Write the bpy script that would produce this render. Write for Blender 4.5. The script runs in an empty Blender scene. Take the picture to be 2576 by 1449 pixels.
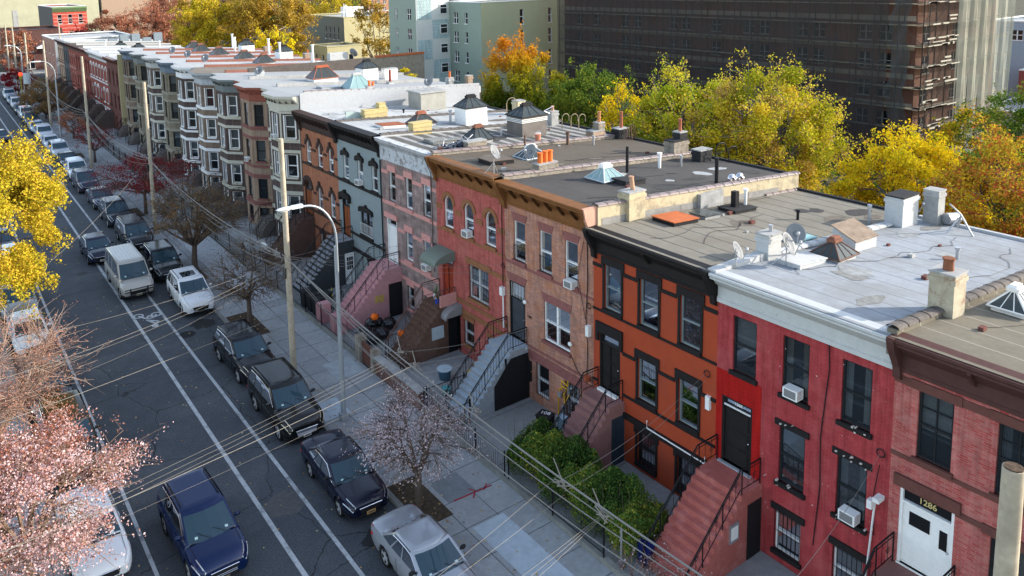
import bpy, math, random
import numpy as np
from math import sin, cos, pi, radians, sqrt, atan2
from mathutils import Matrix, Vector
random.seed(7)
SC = bpy.context.scene; COL = SC.collection
# ---------------------------------------------------------------- camera
CAM = dict(f=1975.383, cx=1170.845, cy=211.511, o=(-8.7082, 0.0, 19.5074))
ya, pb, rc = radians(34.74897), radians(-7.90764), radians(-1.38794)
fw = Vector((sin(ya)*cos(pb), cos(ya)*cos(pb), sin(pb))); r0 = Vector((cos(ya), -sin(ya), 0)); u0 = r0.cross(fw)
rt = cos(rc)*r0 + sin(rc)*u0; up = -sin(rc)*r0 + cos(rc)*u0
cd = bpy.data.cameras.new('camera'); cam = bpy.data.objects.new('camera', cd); COL.objects.link(cam); SC.camera = cam
cd.sensor_width = 36; cd.sensor_fit = 'HORIZONTAL'; cd.lens = CAM['f']/2576*36
cd.shift_x = (1288-CAM['cx'])/2576; cd.shift_y = -(724.5-CAM['cy'])/2576
cd.clip_start = .1; cd.clip_end = 3000
cam.matrix_world = Matrix(((rt.x, up.x, -fw.x, CAM['o'][0]), (rt.y, up.y, -fw.y, CAM['o'][1]), (rt.z, up.z, -fw.z, CAM['o'][2]), (0, 0, 0, 1)))
def ray(px, py): return rt*((px-CAM['cx'])/CAM['f']) - up*((py-CAM['cy'])/CAM['f']) + fw
def at(px, py, ax, val):   # survey point of the photograph on the plane ax = val
    d = ray(px, py); o = Vector(CAM['o']); t = (val-o[ax])/d[ax]; return o+d*t
# ---------------------------------------------------------------- light
EL, AZ = radians(21.5), radians(118)
w = bpy.data.worlds.new('World'); SC.world = w; w.use_nodes = True
nt = w.node_tree; bg = nt.nodes['Background']; sky = nt.nodes.new('ShaderNodeTexSky'); sky.sky_type = 'NISHITA'
sky.sun_disc = False; sky.sun_elevation = EL; sky.sun_rotation = AZ; sky.altitude = 20; sky.air_density = 1.0; sky.dust_density = .8; sky.ozone_density = .7
hs = nt.nodes.new('ShaderNodeHueSaturation'); hs.inputs['Saturation'].default_value = .75; nt.links.new(sky.outputs[0], hs.inputs['Color']); nt.links.new(hs.outputs[0], bg.inputs[0]); bg.inputs[1].default_value = .15
sl = bpy.data.lights.new('sun', 'SUN'); sl.energy = 2.55; sl.angle = radians(.5); sl.color = (1, .92, .81)
so = bpy.data.objects.new('sun', sl); COL.objects.link(so); so.location = (40, -20, 60)
so.rotation_euler = Vector((sin(AZ)*cos(EL), cos(AZ)*cos(EL), sin(EL))).to_track_quat('Z', 'Y').to_euler()
SC.view_settings.view_transform = 'Standard'; SC.view_settings.look = 'None'; SC.view_settings.exposure = 1.62; SC.view_settings.gamma = 1
SC.render.engine = 'CYCLES'; SC.cycles.max_bounces = 6; SC.cycles.transparent_max_bounces = 12
SC.cycles.use_denoising = True; SC.cycles.caustics_reflective = False; SC.cycles.caustics_refractive = False
# ---------------------------------------------------------------- helpers
OFF = {}
def thing(name, label, cat, loc=(0, 0, 0), group=None, rz=None):
    o = bpy.data.objects.new(name, None); COL.objects.link(o); o.location = loc; o.rotation_euler = (0, 0, rz or 0)
    o.empty_display_size = .3; OFF[o.name] = tuple(loc) if rz is None else (0, 0, 0)
    tag(o, label, cat, group); return o
def tag(o, label, cat, group=None, kind=None):
    if label: o['label'] = label
    if cat: o['category'] = cat
    if group: o['group'] = group
    if kind: o['kind'] = kind
    return o
SPLIT = {'stone_band', 'trim_band', 'pink_band', 'end_bracket', 'gas_meter', 'casings', 'door_window', 'splice_box', 'wall_sign', 'stoop_pillar', 'mailbox', 'white_stripe', 'pier', 'blue_tile_panel', 'roof_rail', 'door_handle', 'post', 'toe_board'}
class M:
    def __init__(s): s.v = []; s.f = []; s.ch = []
    def add(s, vs, fs):
        n = len(s.v); s.ch.append((n, len(s.f))); s.v += [tuple(p) for p in vs]; s.f += [tuple(i+n for i in f) for f in fs]; return s
    def box(s, x0, x1, y0, y1, z0, z1):
        return s.add([(x0, y0, z0), (x1, y0, z0), (x1, y1, z0), (x0, y1, z0), (x0, y0, z1), (x1, y0, z1), (x1, y1, z1), (x0, y1, z1)],
                     [(0, 3, 2, 1), (4, 5, 6, 7), (0, 1, 5, 4), (1, 2, 6, 5), (2, 3, 7, 6), (3, 0, 4, 7)])
    def poly(s, *p): return s.add(p, [tuple(range(len(p)))])
    def prism(s, pts, ax, a, b):   # extrude polygon along axis; pts = the other two coords in order
        def P(q, t): q = list(q); q.insert(ax, t); return tuple(q)
        n = len(pts); return s.add([P(q, a) for q in pts]+[P(q, b) for q in pts], [tuple(range(n)), tuple(range(2*n-1, n-1, -1))]+[(i, (i+1) % n+0, (i+1) % n+n, i+n) for i in range(n)])
    def path(s, pts, r, n=5, caps=True):
        pts = [Vector(p) for p in pts]; rings = []; R = r if hasattr(r, '__len__') else [r]*len(pts)
        for i, p in enumerate(pts):
            d = (pts[min(i+1, len(pts)-1)]-pts[max(i-1, 0)]); d = d.normalized() if d.length > 1e-9 else Vector((0, 0, 1))
            a = d.cross(Vector((0, 0, 1)) if abs(d.z) < .9 else Vector((0, 1, 0))).normalized(); b = d.cross(a)
            rings.append([tuple(p+(a*cos(2*pi*k/n)+b*sin(2*pi*k/n))*R[i]) for k in range(n)])
        return s.loft(rings, caps)
    def loft(s, rings, caps=True, closed=True):
        n = len(rings[0]); fs = []; k = n if closed else n-1
        for i in range(len(rings)-1):
            for j in range(k): fs.append((i*n+j, i*n+(j+1) % n, (i+1)*n+(j+1) % n, (i+1)*n+j))
        if caps and closed: fs += [tuple(range(n-1, -1, -1)), tuple(range((len(rings)-1)*n, len(rings)*n))]
        return s.add([p for r in rings for p in r], fs)
    def cyl(s, x, y, z0, z1, r0, r1=None, n=12): return s.path([(x, y, z0), (x, y, z1)], [r0, r0 if r1 is None else r1], n)
    def ell(s, c, r, n=10, m=7, jit=0):
        rings = []
        for i in range(1, m):
            t = pi*i/m; rings.append([(c[0]+r[0]*sin(t)*cos(2*pi*k/n)*(1+random.uniform(-jit, jit)), c[1]+r[1]*sin(t)*sin(2*pi*k/n)*(1+random.uniform(-jit, jit)), c[2]+r[2]*cos(t)*(1+random.uniform(-jit, jit))) for k in range(n)])
        return s.loft(rings)
    def obj(s, name, mat, parent=None, smooth=0, kind=None, label=None, cat=None, group=None):
        if name in SPLIT and parent and len(s.ch) > 1:   # every separate piece becomes a part of its own
            e = s.ch[1:]+[(len(s.v), len(s.f))]; first = None
            for (a, b), (c, d) in zip(s.ch, e):
                q = M(); q.v = s.v[a:c]; q.f = [tuple(i-a for i in f) for f in s.f[b:d]]; o = q.obj(name, mat, parent, smooth); first = first or o
            return first
        off = Vector(OFF.get(parent.name, (0, 0, 0))) if parent else Vector((0, 0, 0))
        me = bpy.data.meshes.new(name); me.from_pydata([(p[0]-off.x, p[1]-off.y, p[2]-off.z) for p in s.v], [], s.f)
        me.materials.append(mat); me.validate()
        if smooth:
            me.polygons.foreach_set('use_smooth', [True]*len(me.polygons)); me.set_sharp_from_angle(angle=radians(smooth))
        o = bpy.data.objects.new(name, me); COL.objects.link(o)
        if parent: o.parent = parent; OFF[o.name] = tuple(off)
        tag(o, label, cat, group, kind); return o
# ---------------------------------------------------------------- materials
MATS = {}
def nodes(m): return m.node_tree.nodes, m.node_tree.links
def mat(name, c, rough=.8, var=.12, sc=3, bump=0, metal=0, coat=0, c2=None, sc2=.6, amt2=.5, spec=None, p0=.5):
    if name in MATS: return MATS[name]
    m = bpy.data.materials.new(name); m.use_nodes = True; N, L = nodes(m); P = N['Principled BSDF']; MATS[name] = m
    P.inputs['Roughness'].default_value = rough; P.inputs['Metallic'].default_value = metal; P.inputs['Coat Weight'].default_value = coat
    P.inputs['Specular IOR Level'].default_value = spec if spec is not None else (.5 if metal or coat or rough < .4 else .12); P.inputs['Coat Roughness'].default_value = .05
    if not var and not c2: P.inputs['Base Color'].default_value = (*c, 1); return m
    tc = N.new('ShaderNodeTexCoord'); nz = N.new('ShaderNodeTexNoise'); nz.inputs['Scale'].default_value = sc; nz.inputs['Detail'].default_value = 6; nz.inputs['Roughness'].default_value = .65
    L.new(tc.outputs['Object'], nz.inputs['Vector']); r = N.new('ShaderNodeValToRGB'); L.new(nz.outputs[0], r.inputs[0])
    r.color_ramp.elements[0].position = .3; r.color_ramp.elements[1].position = .72
    r.color_ramp.elements[0].color = (*[k*(1-var) for k in c], 1); r.color_ramp.elements[1].color = (*[min(1, k*(1+var)) for k in c], 1)
    out = r.outputs[0]
    if c2:
        n2 = N.new('ShaderNodeTexNoise'); n2.inputs['Scale'].default_value = sc2; n2.inputs['Detail'].default_value = 8; n2.inputs['Roughness'].default_value = .7; L.new(tc.outputs['Object'], n2.inputs['Vector'])
        r2 = N.new('ShaderNodeValToRGB'); r2.color_ramp.elements[0].position = p0; r2.color_ramp.elements[1].position = p0+.14; r2.color_ramp.elements[1].color = (amt2,)*3+(1,)
        L.new(n2.outputs[0], r2.inputs[0]); mx = N.new('ShaderNodeMix'); mx.data_type = 'RGBA'; L.new(r2.outputs[0], mx.inputs[0]); L.new(out, mx.inputs[6]); mx.inputs[7].default_value = (*c2, 1); out = mx.outputs[2]
    L.new(out, P.inputs['Base Color'])
    if bump:
        b = N.new('ShaderNodeBump'); b.inputs['Strength'].default_value = bump; b.inputs['Distance'].default_value = .02; L.new(nz.outputs[0], b.inputs['Height']); L.new(b.outputs[0], P.inputs['Normal'])
    return m
def mix(N, L, fac, a, b, typ='MIX'):
    x = N.new('ShaderNodeMix'); x.data_type = 'RGBA'; x.blend_type = typ
    for s, k in ((fac, 0), (a, 6), (b, 7)):
        if isinstance(s, (int, float)): x.inputs[k].default_value = s
        elif isinstance(s, tuple): x.inputs[k].default_value = (*s, 1)
        else: L.new(s, x.inputs[k])
    return x.outputs[2]
def brick(name, c1, c2, mortar, bw=.21, bh=.068, ms=.009, stain=None, amt=.5, mottle=.25, rough=.85, offs=.5, ssc=.5):
    if name in MATS: return MATS[name]
    m = bpy.data.materials.new(name); m.use_nodes = True; N, L = nodes(m); P = N['Principled BSDF']; MATS[name] = m; P.inputs['Roughness'].default_value = rough; P.inputs['Specular IOR Level'].default_value = .1
    tc = N.new('ShaderNodeTexCoord'); sp = N.new('ShaderNodeSeparateXYZ'); L.new(tc.outputs['Object'], sp.inputs[0]); ad = N.new('ShaderNodeMath'); L.new(sp.outputs[0], ad.inputs[0]); L.new(sp.outputs[1], ad.inputs[1])
    cb = N.new('ShaderNodeCombineXYZ'); L.new(ad.outputs[0], cb.inputs[0]); L.new(sp.outputs[2], cb.inputs[1])
    b = N.new('ShaderNodeTexBrick'); L.new(cb.outputs[0], b.inputs['Vector']); b.inputs['Scale'].default_value = 1; b.inputs['Brick Width'].default_value = bw; b.inputs['Row Height'].default_value = bh
    b.inputs['Mortar Size'].default_value = ms; b.inputs['Mortar Smooth'].default_value = .2; b.offset = offs
    b.inputs['Color1'].default_value = (*c1, 1); b.inputs['Color2'].default_value = (*c2, 1); b.inputs['Mortar'].default_value = (*mortar, 1)
    n1 = N.new('ShaderNodeTexNoise'); n1.inputs['Scale'].default_value = 2.2; n1.inputs['Detail'].default_value = 7; n1.inputs['Roughness'].default_value = .7; L.new(tc.outputs['Object'], n1.inputs['Vector'])
    r = N.new('ShaderNodeValToRGB'); r.color_ramp.elements[0].position = .3; r.color_ramp.elements[1].position = .7; r.color_ramp.elements[0].color = (1-mottle,)*3+(1,); r.color_ramp.elements[1].color = (1+mottle*.6,)*3+(1,)
    L.new(n1.outputs[0], r.inputs[0]); out = mix(N, L, 1.0, b.outputs['Color'], r.outputs[0], 'MULTIPLY')
    if stain:
        n2 = N.new('ShaderNodeTexNoise'); n2.inputs['Scale'].default_value = ssc; n2.inputs['Detail'].default_value = 9; n2.inputs['Roughness'].default_value = .72; L.new(tc.outputs['Object'], n2.inputs['Vector'])
        r2 = N.new('ShaderNodeValToRGB'); r2.color_ramp.elements[0].position = .48; r2.color_ramp.elements[1].position = .68; r2.color_ramp.elements[1].color = (amt,)*3+(1,)
        L.new(n2.outputs[0], r2.inputs[0]); out = mix(N, L, r2.outputs[0], out, stain)
    mp = N.new('ShaderNodeMapping'); mp.inputs['Scale'].default_value = (5, 5, .35); L.new(tc.outputs['Object'], mp.inputs[0]); n3 = N.new('ShaderNodeTexNoise'); n3.inputs['Scale'].default_value = 1; n3.inputs['Detail'].default_value = 8; n3.inputs['Roughness'].default_value = .65; L.new(mp.outputs[0], n3.inputs['Vector'])
    r3 = N.new('ShaderNodeValToRGB'); r3.color_ramp.elements[0].position = .36; r3.color_ramp.elements[1].position = .6; r3.color_ramp.elements[0].color = (.74, .72, .72, 1); r3.color_ramp.elements[1].color = (1.06, 1.06, 1.06, 1); L.new(n3.outputs[0], r3.inputs[0]); out = mix(N, L, 1.0, out, r3.outputs[0], 'MULTIPLY')
    L.new(out, P.inputs['Base Color'])
    bp = N.new('ShaderNodeBump'); bp.inputs['Strength'].default_value = .35; bp.inputs['Distance'].default_value = .01; bp.invert = True; L.new(b.outputs['Fac'], bp.inputs['Height']); L.new(bp.outputs[0], P.inputs['Normal'])
    return m
def stripes(name, c, seam, pitch=1.0, wd=.03, axis=0, var=.12, c2=None, amt=.5, rough=.9, wob=.05, sc2=.35):
    "sheet material with seams across one axis"
    if name in MATS: return MATS[name]
    m = bpy.data.materials.new(name); m.use_nodes = True; N, L = nodes(m); P = N['Principled BSDF']; MATS[name] = m; P.inputs['Roughness'].default_value = rough; P.inputs['Specular IOR Level'].default_value = .1
    tc = N.new('ShaderNodeTexCoord'); n0 = N.new('ShaderNodeTexNoise'); n0.inputs['Scale'].default_value = 1.3; n0.inputs['Detail'].default_value = 5; L.new(tc.outputs['Object'], n0.inputs['Vector'])
    sp = N.new('ShaderNodeSeparateXYZ'); L.new(tc.outputs['Object'], sp.inputs[0])
    wb = N.new('ShaderNodeMath'); wb.operation = 'MULTIPLY_ADD'; L.new(n0.outputs[0], wb.inputs[0]); wb.inputs[1].default_value = wob; L.new(sp.outputs[axis], wb.inputs[2])
    dv = N.new('ShaderNodeMath'); dv.operation = 'DIVIDE'; L.new(wb.outputs[0], dv.inputs[0]); dv.inputs[1].default_value = pitch
    fr = N.new('ShaderNodeMath'); fr.operation = 'FRACT'; L.new(dv.outputs[0], fr.inputs[0]); lt = N.new('ShaderNodeMath'); lt.operation = 'LESS_THAN'; L.new(fr.outputs[0], lt.inputs[0]); lt.inputs[1].default_value = wd/pitch
    n1 = N.new('ShaderNodeTexNoise'); n1.inputs['Scale'].default_value = 4; n1.inputs['Detail'].default_value = 9; n1.inputs['Roughness'].default_value = .7; L.new(tc.outputs['Object'], n1.inputs['Vector'])
    r = N.new('ShaderNodeValToRGB'); r.color_ramp.elements[0].position = .3; r.color_ramp.elements[1].position = .7
    r.color_ramp.elements[0].color = (*[k*(1-var) for k in c], 1); r.color_ramp.elements[1].color = (*[min(1, k*(1+var)) for k in c], 1); L.new(n1.outputs[0], r.inputs[0]); out = r.outputs[0]
    if c2:
        n2 = N.new('ShaderNodeTexNoise'); n2.inputs['Scale'].default_value = sc2; n2.inputs['Detail'].default_value = 8; n2.inputs['Roughness'].default_value = .68; L.new(tc.outputs['Object'], n2.inputs['Vector'])
        r2 = N.new('ShaderNodeValToRGB'); r2.color_ramp.elements[0].position = .45; r2.color_ramp.elements[1].position = .62; r2.color_ramp.elements[1].color = (amt,)*3+(1,)
        L.new(n2.outputs[0], r2.inputs[0]); out = mix(N, L, r2.outputs[0], out, c2)
    out = mix(N, L, lt.outputs[0], out, seam); L.new(out, P.inputs['Base Color'])
    b = N.new('ShaderNodeBump'); b.inputs['Strength'].default_value = .3; b.inputs['Distance'].default_value = .02; L.new(n1.outputs[0], b.inputs['Height']); L.new(b.outputs[0], P.inputs['Normal'])
    return m
def slabs(name, c, seam, sx=1.5, sy=1.5, wd=.02, c2=None, var=.1):
    "pavement slabs, each a slightly different grey"
    m = bpy.data.materials.new(name); m.use_nodes = True; N, L = nodes(m); P = N['Principled BSDF']; MATS[name] = m; P.inputs['Roughness'].default_value = .9; P.inputs['Specular IOR Level'].default_value = .1
    tc = N.new('ShaderNodeTexCoord'); b = N.new('ShaderNodeTexBrick'); b.offset = 0; L.new(tc.outputs['Object'], b.inputs['Vector']); b.inputs['Scale'].default_value = 1
    b.inputs['Brick Width'].default_value = sx; b.inputs['Row Height'].default_value = sy; b.inputs['Mortar Size'].default_value = wd; b.inputs['Mortar Smooth'].default_value = .3
    b.inputs['Color1'].default_value = (*[k*.86 for k in c], 1); b.inputs['Color2'].default_value = (*[k*1.12 for k in c], 1); b.inputs['Mortar'].default_value = (*seam, 1)
    n1 = N.new('ShaderNodeTexNoise'); n1.inputs['Scale'].default_value = 5; n1.inputs['Detail'].default_value = 10; n1.inputs['Roughness'].default_value = .7; L.new(tc.outputs['Object'], n1.inputs['Vector'])
    r = N.new('ShaderNodeValToRGB'); r.color_ramp.elements[0].position = .3; r.color_ramp.elements[1].position = .7; r.color_ramp.elements[0].color = (1-var*2,)*3+(1,); r.color_ramp.elements[1].color = (1+var,)*3+(1,); L.new(n1.outputs[0], r.inputs[0])
    out = mix(N, L, 1.0, b.outputs['Color'], r.outputs[0], 'MULTIPLY')
    n2 = N.new('ShaderNodeTexNoise'); n2.inputs['Scale'].default_value = .5; n2.inputs['Detail'].default_value = 8; L.new(tc.outputs['Object'], n2.inputs['Vector'])
    r2 = N.new('ShaderNodeValToRGB'); r2.color_ramp.elements[0].position = .5; r2.color_ramp.elements[1].position = .7; r2.color_ramp.elements[1].color = (.5,)*3+(1,); L.new(n2.outputs[0], r2.inputs[0])
    out = mix(N, L, r2.outputs[0], out, c2 or tuple(k*.7 for k in c)); L.new(out, P.inputs['Base Color']); return m
def glass(name, tint=(.02, .025, .03), alpha=.35, rough=.03, ior=1.4):
    m = bpy.data.materials.new(name); m.use_nodes = True; N, L = nodes(m); N.remove(N['Principled BSDF']); o = N['Material Output']; MATS[name] = m
    g = N.new('ShaderNodeBsdfGlossy'); g.inputs['Roughness'].default_value = rough; g.inputs['Color'].default_value = (.9, .95, 1, 1)
    d = N.new('ShaderNodeBsdfDiffuse'); d.inputs['Color'].default_value = (*tint, 1); t = N.new('ShaderNodeBsdfTransparent'); t.inputs[0].default_value = (.75, .8, .82, 1)
    a = N.new('ShaderNodeMixShader'); a.inputs[0].default_value = alpha; L.new(d.outputs[0], a.inputs[1]); L.new(t.outputs[0], a.inputs[2])
    fr = N.new('ShaderNodeFresnel'); fr.inputs[0].default_value = ior; b = N.new('ShaderNodeMixShader'); L.new(fr.outputs[0], b.inputs[0]); L.new(a.outputs[0], b.inputs[1]); L.new(g.outputs[0], b.inputs[2]); L.new(b.outputs[0], o.inputs[0]); return m
def leafmat(name, cols, trans=.22, hue=None):
    "foliage: colour of each leaf from the mesh attribute 'tint'"
    m = bpy.data.materials.new(name); m.use_nodes = True; N, L = nodes(m); N.remove(N['Principled BSDF']); o = N['Material Output']
    at_ = N.new('ShaderNodeAttribute'); at_.attribute_name = 'tint'; r = N.new('ShaderNodeValToRGB'); L.new(at_.outputs['Fac'], r.inputs[0]); e = r.color_ramp.elements
    while len(e) < len(cols): e.new(.5)
    for i, c in enumerate(cols): e[i].position = i/(len(cols)-1); e[i].color = (*c, 1)
    d = N.new('ShaderNodeBsdfDiffuse'); t = N.new('ShaderNodeBsdfTranslucent'); L.new(r.outputs[0], d.inputs[0]); L.new(r.outputs[0], t.inputs[0])
    x = N.new('ShaderNodeMixShader'); x.inputs[0].default_value = trans; L.new(d.outputs[0], x.inputs[1]); L.new(t.outputs[0], x.inputs[2]); L.new(x.outputs[0], o.inputs[0]); return m
def netmat(name, c, alpha, tr=.0):
    m = bpy.data.materials.new(name); m.use_nodes = True; N, L = nodes(m); N.remove(N['Principled BSDF']); o = N['Material Output']
    d = N.new('ShaderNodeBsdfDiffuse'); d.inputs[0].default_value = (*c, 1); t = N.new('ShaderNodeBsdfTransparent'); x = N.new('ShaderNodeMixShader')
    tc = N.new('ShaderNodeTexCoord'); n = N.new('ShaderNodeTexNoise'); n.inputs['Scale'].default_value = .35; n.inputs['Detail'].default_value = 6; L.new(tc.outputs['Object'], n.inputs['Vector'])
    mr = N.new('ShaderNodeMapRange'); L.new(n.outputs[0], mr.inputs[0]); mr.inputs[1].default_value = .3; mr.inputs[2].default_value = .7; mr.inputs[3].default_value = alpha-.15; mr.inputs[4].default_value = alpha+.12
    L.new(mr.outputs[0], x.inputs[0]); L.new(t.outputs[0], x.inputs[1]); L.new(d.outputs[0], x.inputs[2]); L.new(x.outputs[0], o.inputs[0]); return m
GL = glass('window_glass'); GD = glass('car_glass', (.008, .011, .014), .0, .02, 1.5); GWS = glass('windscreen_glass', (.022, .05, .068), .0, .03, 1.5)
GB = glass('skylight_glass', (.045, .055, .055), .1, .1); GT = glass('pale_skylight_glass', (.22, .33, .33), .05, .12)
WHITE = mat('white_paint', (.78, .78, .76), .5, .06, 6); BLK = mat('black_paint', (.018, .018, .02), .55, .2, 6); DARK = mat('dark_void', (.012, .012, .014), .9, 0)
IRON = mat('black_iron', (.012, .012, .014), .45, 0); CONC = mat('concrete', (.34, .34, .33), .9, .2, 3, .2, c2=(.2, .2, .19)); RUB = mat('rubber', (.015, .015, .015), .8, 0)
GREYM = mat('galvanised', (.42, .43, .45), .4, .08, 8, metal=.6); CURT = mat('curtain', (.72, .72, .7), .9, .15, 12); CHR = mat('chrome', (.6, .6, .62), .15, 0, metal=1)
CLAY = mat('clay_pot', (.5, .14, .05), .8, .2, 5); TARM = mat('black_tar', (.03, .03, .032), .8, .25, 5, .2)
# ---------------------------------------------------------------- facades
class Fr:   # a wall plane: s along the wall, z up, d outward
    def __init__(s, o, u, n): s.o = Vector(o); s.u = Vector(u).normalized(); s.n = Vector(n).normalized()
    def p(s, a, z, d=0): q = s.o+s.u*a+s.n*d; return (q.x, q.y, q.z+z)
    def box(s, m, a0, a1, z0, z1, d0, d1):
        v = [s.p(a, z, d) for z in (z0, z1) for d, a in ((d0, a0), (d1, a0), (d1, a1), (d0, a1))]
        return m.add(v, [(0, 1, 2, 3), (7, 6, 5, 4), (0, 4, 5, 1), (1, 5, 6, 2), (2, 6, 7, 3), (3, 7, 4, 0)])
    def ext(s, m, pts, d0, d1):   # extrude polygon of (a, z)
        n = len(pts); return m.add([s.p(a, z, d0) for a, z in pts]+[s.p(a, z, d1) for a, z in pts], [tuple(range(n)), tuple(range(2*n-1, n-1, -1))]+[(i, i+n, (i+1) % n+n, (i+1) % n) for i in range(n)])
def wall_holes(m, fr, L, z0, z1, holes, depth=.16):
    "front skin with real openings and reveals; holes = (a0,a1,z0,z1,arch)"
    A = sorted({0, L, *[h[0] for h in holes], *[h[1] for h in holes]}); Z = sorted({z0, z1, *[h[2] for h in holes], *[h[3] for h in holes]})
    for i in range(len(A)-1):
        for j in range(len(Z)-1):
            a, z = (A[i]+A[i+1])/2, (Z[j]+Z[j+1])/2
            if any(h[0] < a < h[1] and h[2] < z < h[3] for h in holes): continue
            m.poly(fr.p(A[i], Z[j]), fr.p(A[i+1], Z[j]), fr.p(A[i+1], Z[j+1]), fr.p(A[i], Z[j+1]))
    for h in holes:
        a0, a1, b0, b1 = h[:4]
        for p, q in (((a0, b0), (a0, b1)), ((a0, b1), (a1, b1)), ((a1, b1), (a1, b0)), ((a1, b0), (a0, b0))):
            m.poly(fr.p(*p), fr.p(*q), fr.p(*q, -depth), fr.p(*p, -depth))
        if len(h) > 4 and h[4]:
            r = (a1-a0)/2; k = 6
            for sgn in (-1, 1):
                cx = (a0+a1)/2; arc = [(cx+sgn*r*cos(t*pi/2/k), b1-r+r*sin(t*pi/2/k)) for t in range(k+1)]
                fr.ext(m, arc+[(cx+sgn*r, b1)], -depth, 0)
def ring(a0, a1, b1, t, r_out=None, k=10):   # arch band polygon strip as list of quads
    cx, r = (a0+a1)/2, (a1-a0)/2; zc = b1-r; q = []
    for i in range(k):
        t0, t1 = pi*i/k, pi*(i+1)/k; q.append([(cx+rr*cos(t), zc+rr*sin(t)) for rr, t in ((r, t0), (r+t, t0), (r+t, t1), (r, t1))])
    return q
def window(house, fr, a0, a1, z0, z1, fm=WHITE, lint=None, sill=None, arch=False, double=False, curtain=None, bars=None, muntin=False, name='window', low=0, casing=None, hood=None, lz=.22, lx=.08, gd=-.1):
    f = M(); t = .06; d0, d1 = -.14, -.07; w = a1-a0
    if arch:
        r = w/2
        fr.box(f, a0, a0+t, z0, z1-r, d0, d1); fr.box(f, a1-t, a1, z0, z1-r, d0, d1)
        for q in ring(a0+t, a1-t, z1-t, t): fr.ext(f, q, d0, d1)
    else:
        fr.box(f, a0, a0+t, z0, z1, d0, d1); fr.box(f, a1-t, a1, z0, z1, d0, d1); fr.box(f, a0+t, a1-t, z1-t, z1, d0, d1)
    fr.box(f, a0+t, a1-t, z0, z0+t, d0, d1); zm = (z0+z1)/2; fr.box(f, a0+t, a1-t, zm-.03, zm+.03, d0+.01, d1+.02)
    if double: c = (a0+a1)/2; fr.box(f, c-.06, c+.06, z0+t, z1-t, d0, d1+.015)
    if muntin: c = (a0+a1)/2; fr.box(f, c-.015, c+.015, z0+t, z1-t, d0, d1-.01); fr.box(f, a0+t, a1-t, zm+(z1-zm)/2-.012, zm+(z1-zm)/2+.012, d0, d1-.01)
    W = f.obj(name, fm, house)
    g = M(); pts = [(a0+.02, z0+.02), (a1-.02, z0+.02), (a1-.02, z1-.02), (a0+.02, z1-.02)]
    if arch: r = w/2; pts = [(a0+.02, z0), (a1-.02, z0)]+[((a0+a1)/2+(r-.03)*cos(pi*i/10), z1-r+(r-.03)*sin(pi*i/10)) for i in range(11)]
    g.poly(*[fr.p(a, z, gd-.01) for a, z in pts]); g.obj('pane', GL, W)
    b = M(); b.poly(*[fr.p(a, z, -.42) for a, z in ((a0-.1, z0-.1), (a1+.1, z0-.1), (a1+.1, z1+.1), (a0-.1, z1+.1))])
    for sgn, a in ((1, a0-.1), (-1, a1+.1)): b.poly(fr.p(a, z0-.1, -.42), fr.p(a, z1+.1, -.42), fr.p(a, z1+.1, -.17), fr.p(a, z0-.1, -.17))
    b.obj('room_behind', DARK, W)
    if curtain:
        kind, cm = curtain; c = M()
        if kind == 'half': fr.box(c, a0+.03, a1-.03, zm+random.uniform(-.3, .1), z1-.03, -.2, -.19)
        elif kind == 'side':
            for s0, s1 in ((a0+.03, a0+w*.34), (a0+w*.72, a1-.03)):
                n = 8; c.loft([[fr.p(s0+(s1-s0)*i/n, zz, -.2-.02*(i % 2)) for i in range(n+1)] for zz in (z0+.1, z1-.03)], False, False)
        elif kind == 'full':
            n = 14; c.loft([[fr.p(a0+.03+(w-.06)*i/n, zz, -.2-.025*(i % 2)) for i in range(n+1)] for zz in (z0+.03, z1-.03)], False, False)
        elif kind == 'blind':
            zz = z1-.04; lim = z0+(z1-z0)*random.uniform(.1, .5)
            while zz > lim: fr.box(c, a0+.03, a1-.03, zz-.035, zz, -.2, -.185); zz -= .05
        c.obj('curtain' if kind != 'blind' else 'blind', cm, W)
    if lint:
        l = M()
        if arch:
            for q in ring(a0, a1, z1, .22): fr.ext(l, q, 0, .05)
            if hood: fr.ext(l, [(a0+w/2-.09, z1+.1), (a0+w/2+.09, z1+.1), (a0+w/2+.12, z1+.42), (a0+w/2-.12, z1+.42)], .052, .12)
        elif hood == 'ped':
            fr.ext(l, [(a0-.14, z1-.08), (a0-.14, z1+.16), (a0-.02, z1+.24), ((a0+a1)/2-.1, z1+.34), ((a0+a1)/2-.08, z1+.46), ((a0+a1)/2+.08, z1+.46), ((a0+a1)/2+.1, z1+.34), (a1+.02, z1+.24), (a1+.14, z1+.16), (a1+.14, z1-.08), (a1, z1-.08), (a1, z1+.02), (a0, z1+.02), (a0, z1-.08)], 0, .13)
        elif hood == 'flare': fr.ext(l, [(a0-.02, z1), (a1+.02, z1), (a1+.14, z1+.36), (a0-.14, z1+.36)], 0, .025)
        else: fr.box(l, a0-lx, a1+lx, z1, z1+lz, 0, .06)
        if hood == 'ear': fr.box(l, a0-lx, a0, z1-.14, z1, 0, .06); fr.box(l, a1, a1+lx, z1-.14, z1, 0, .06)
        l.obj('lintel', lint, W)
    if casing:
        [fr.box(M0, p, q, z0, z1, 0, .045).__class__ and M0.obj('casing', casing, W) for p, q, M0 in ((a0-.1, a0, M()), (a1, a1+.1, M()))]
    if sill: l = M(); fr.box(l, a0-.08, a1+.08, z0-.14, z0, -.06, .11); l.obj('sill', sill, W)
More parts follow.
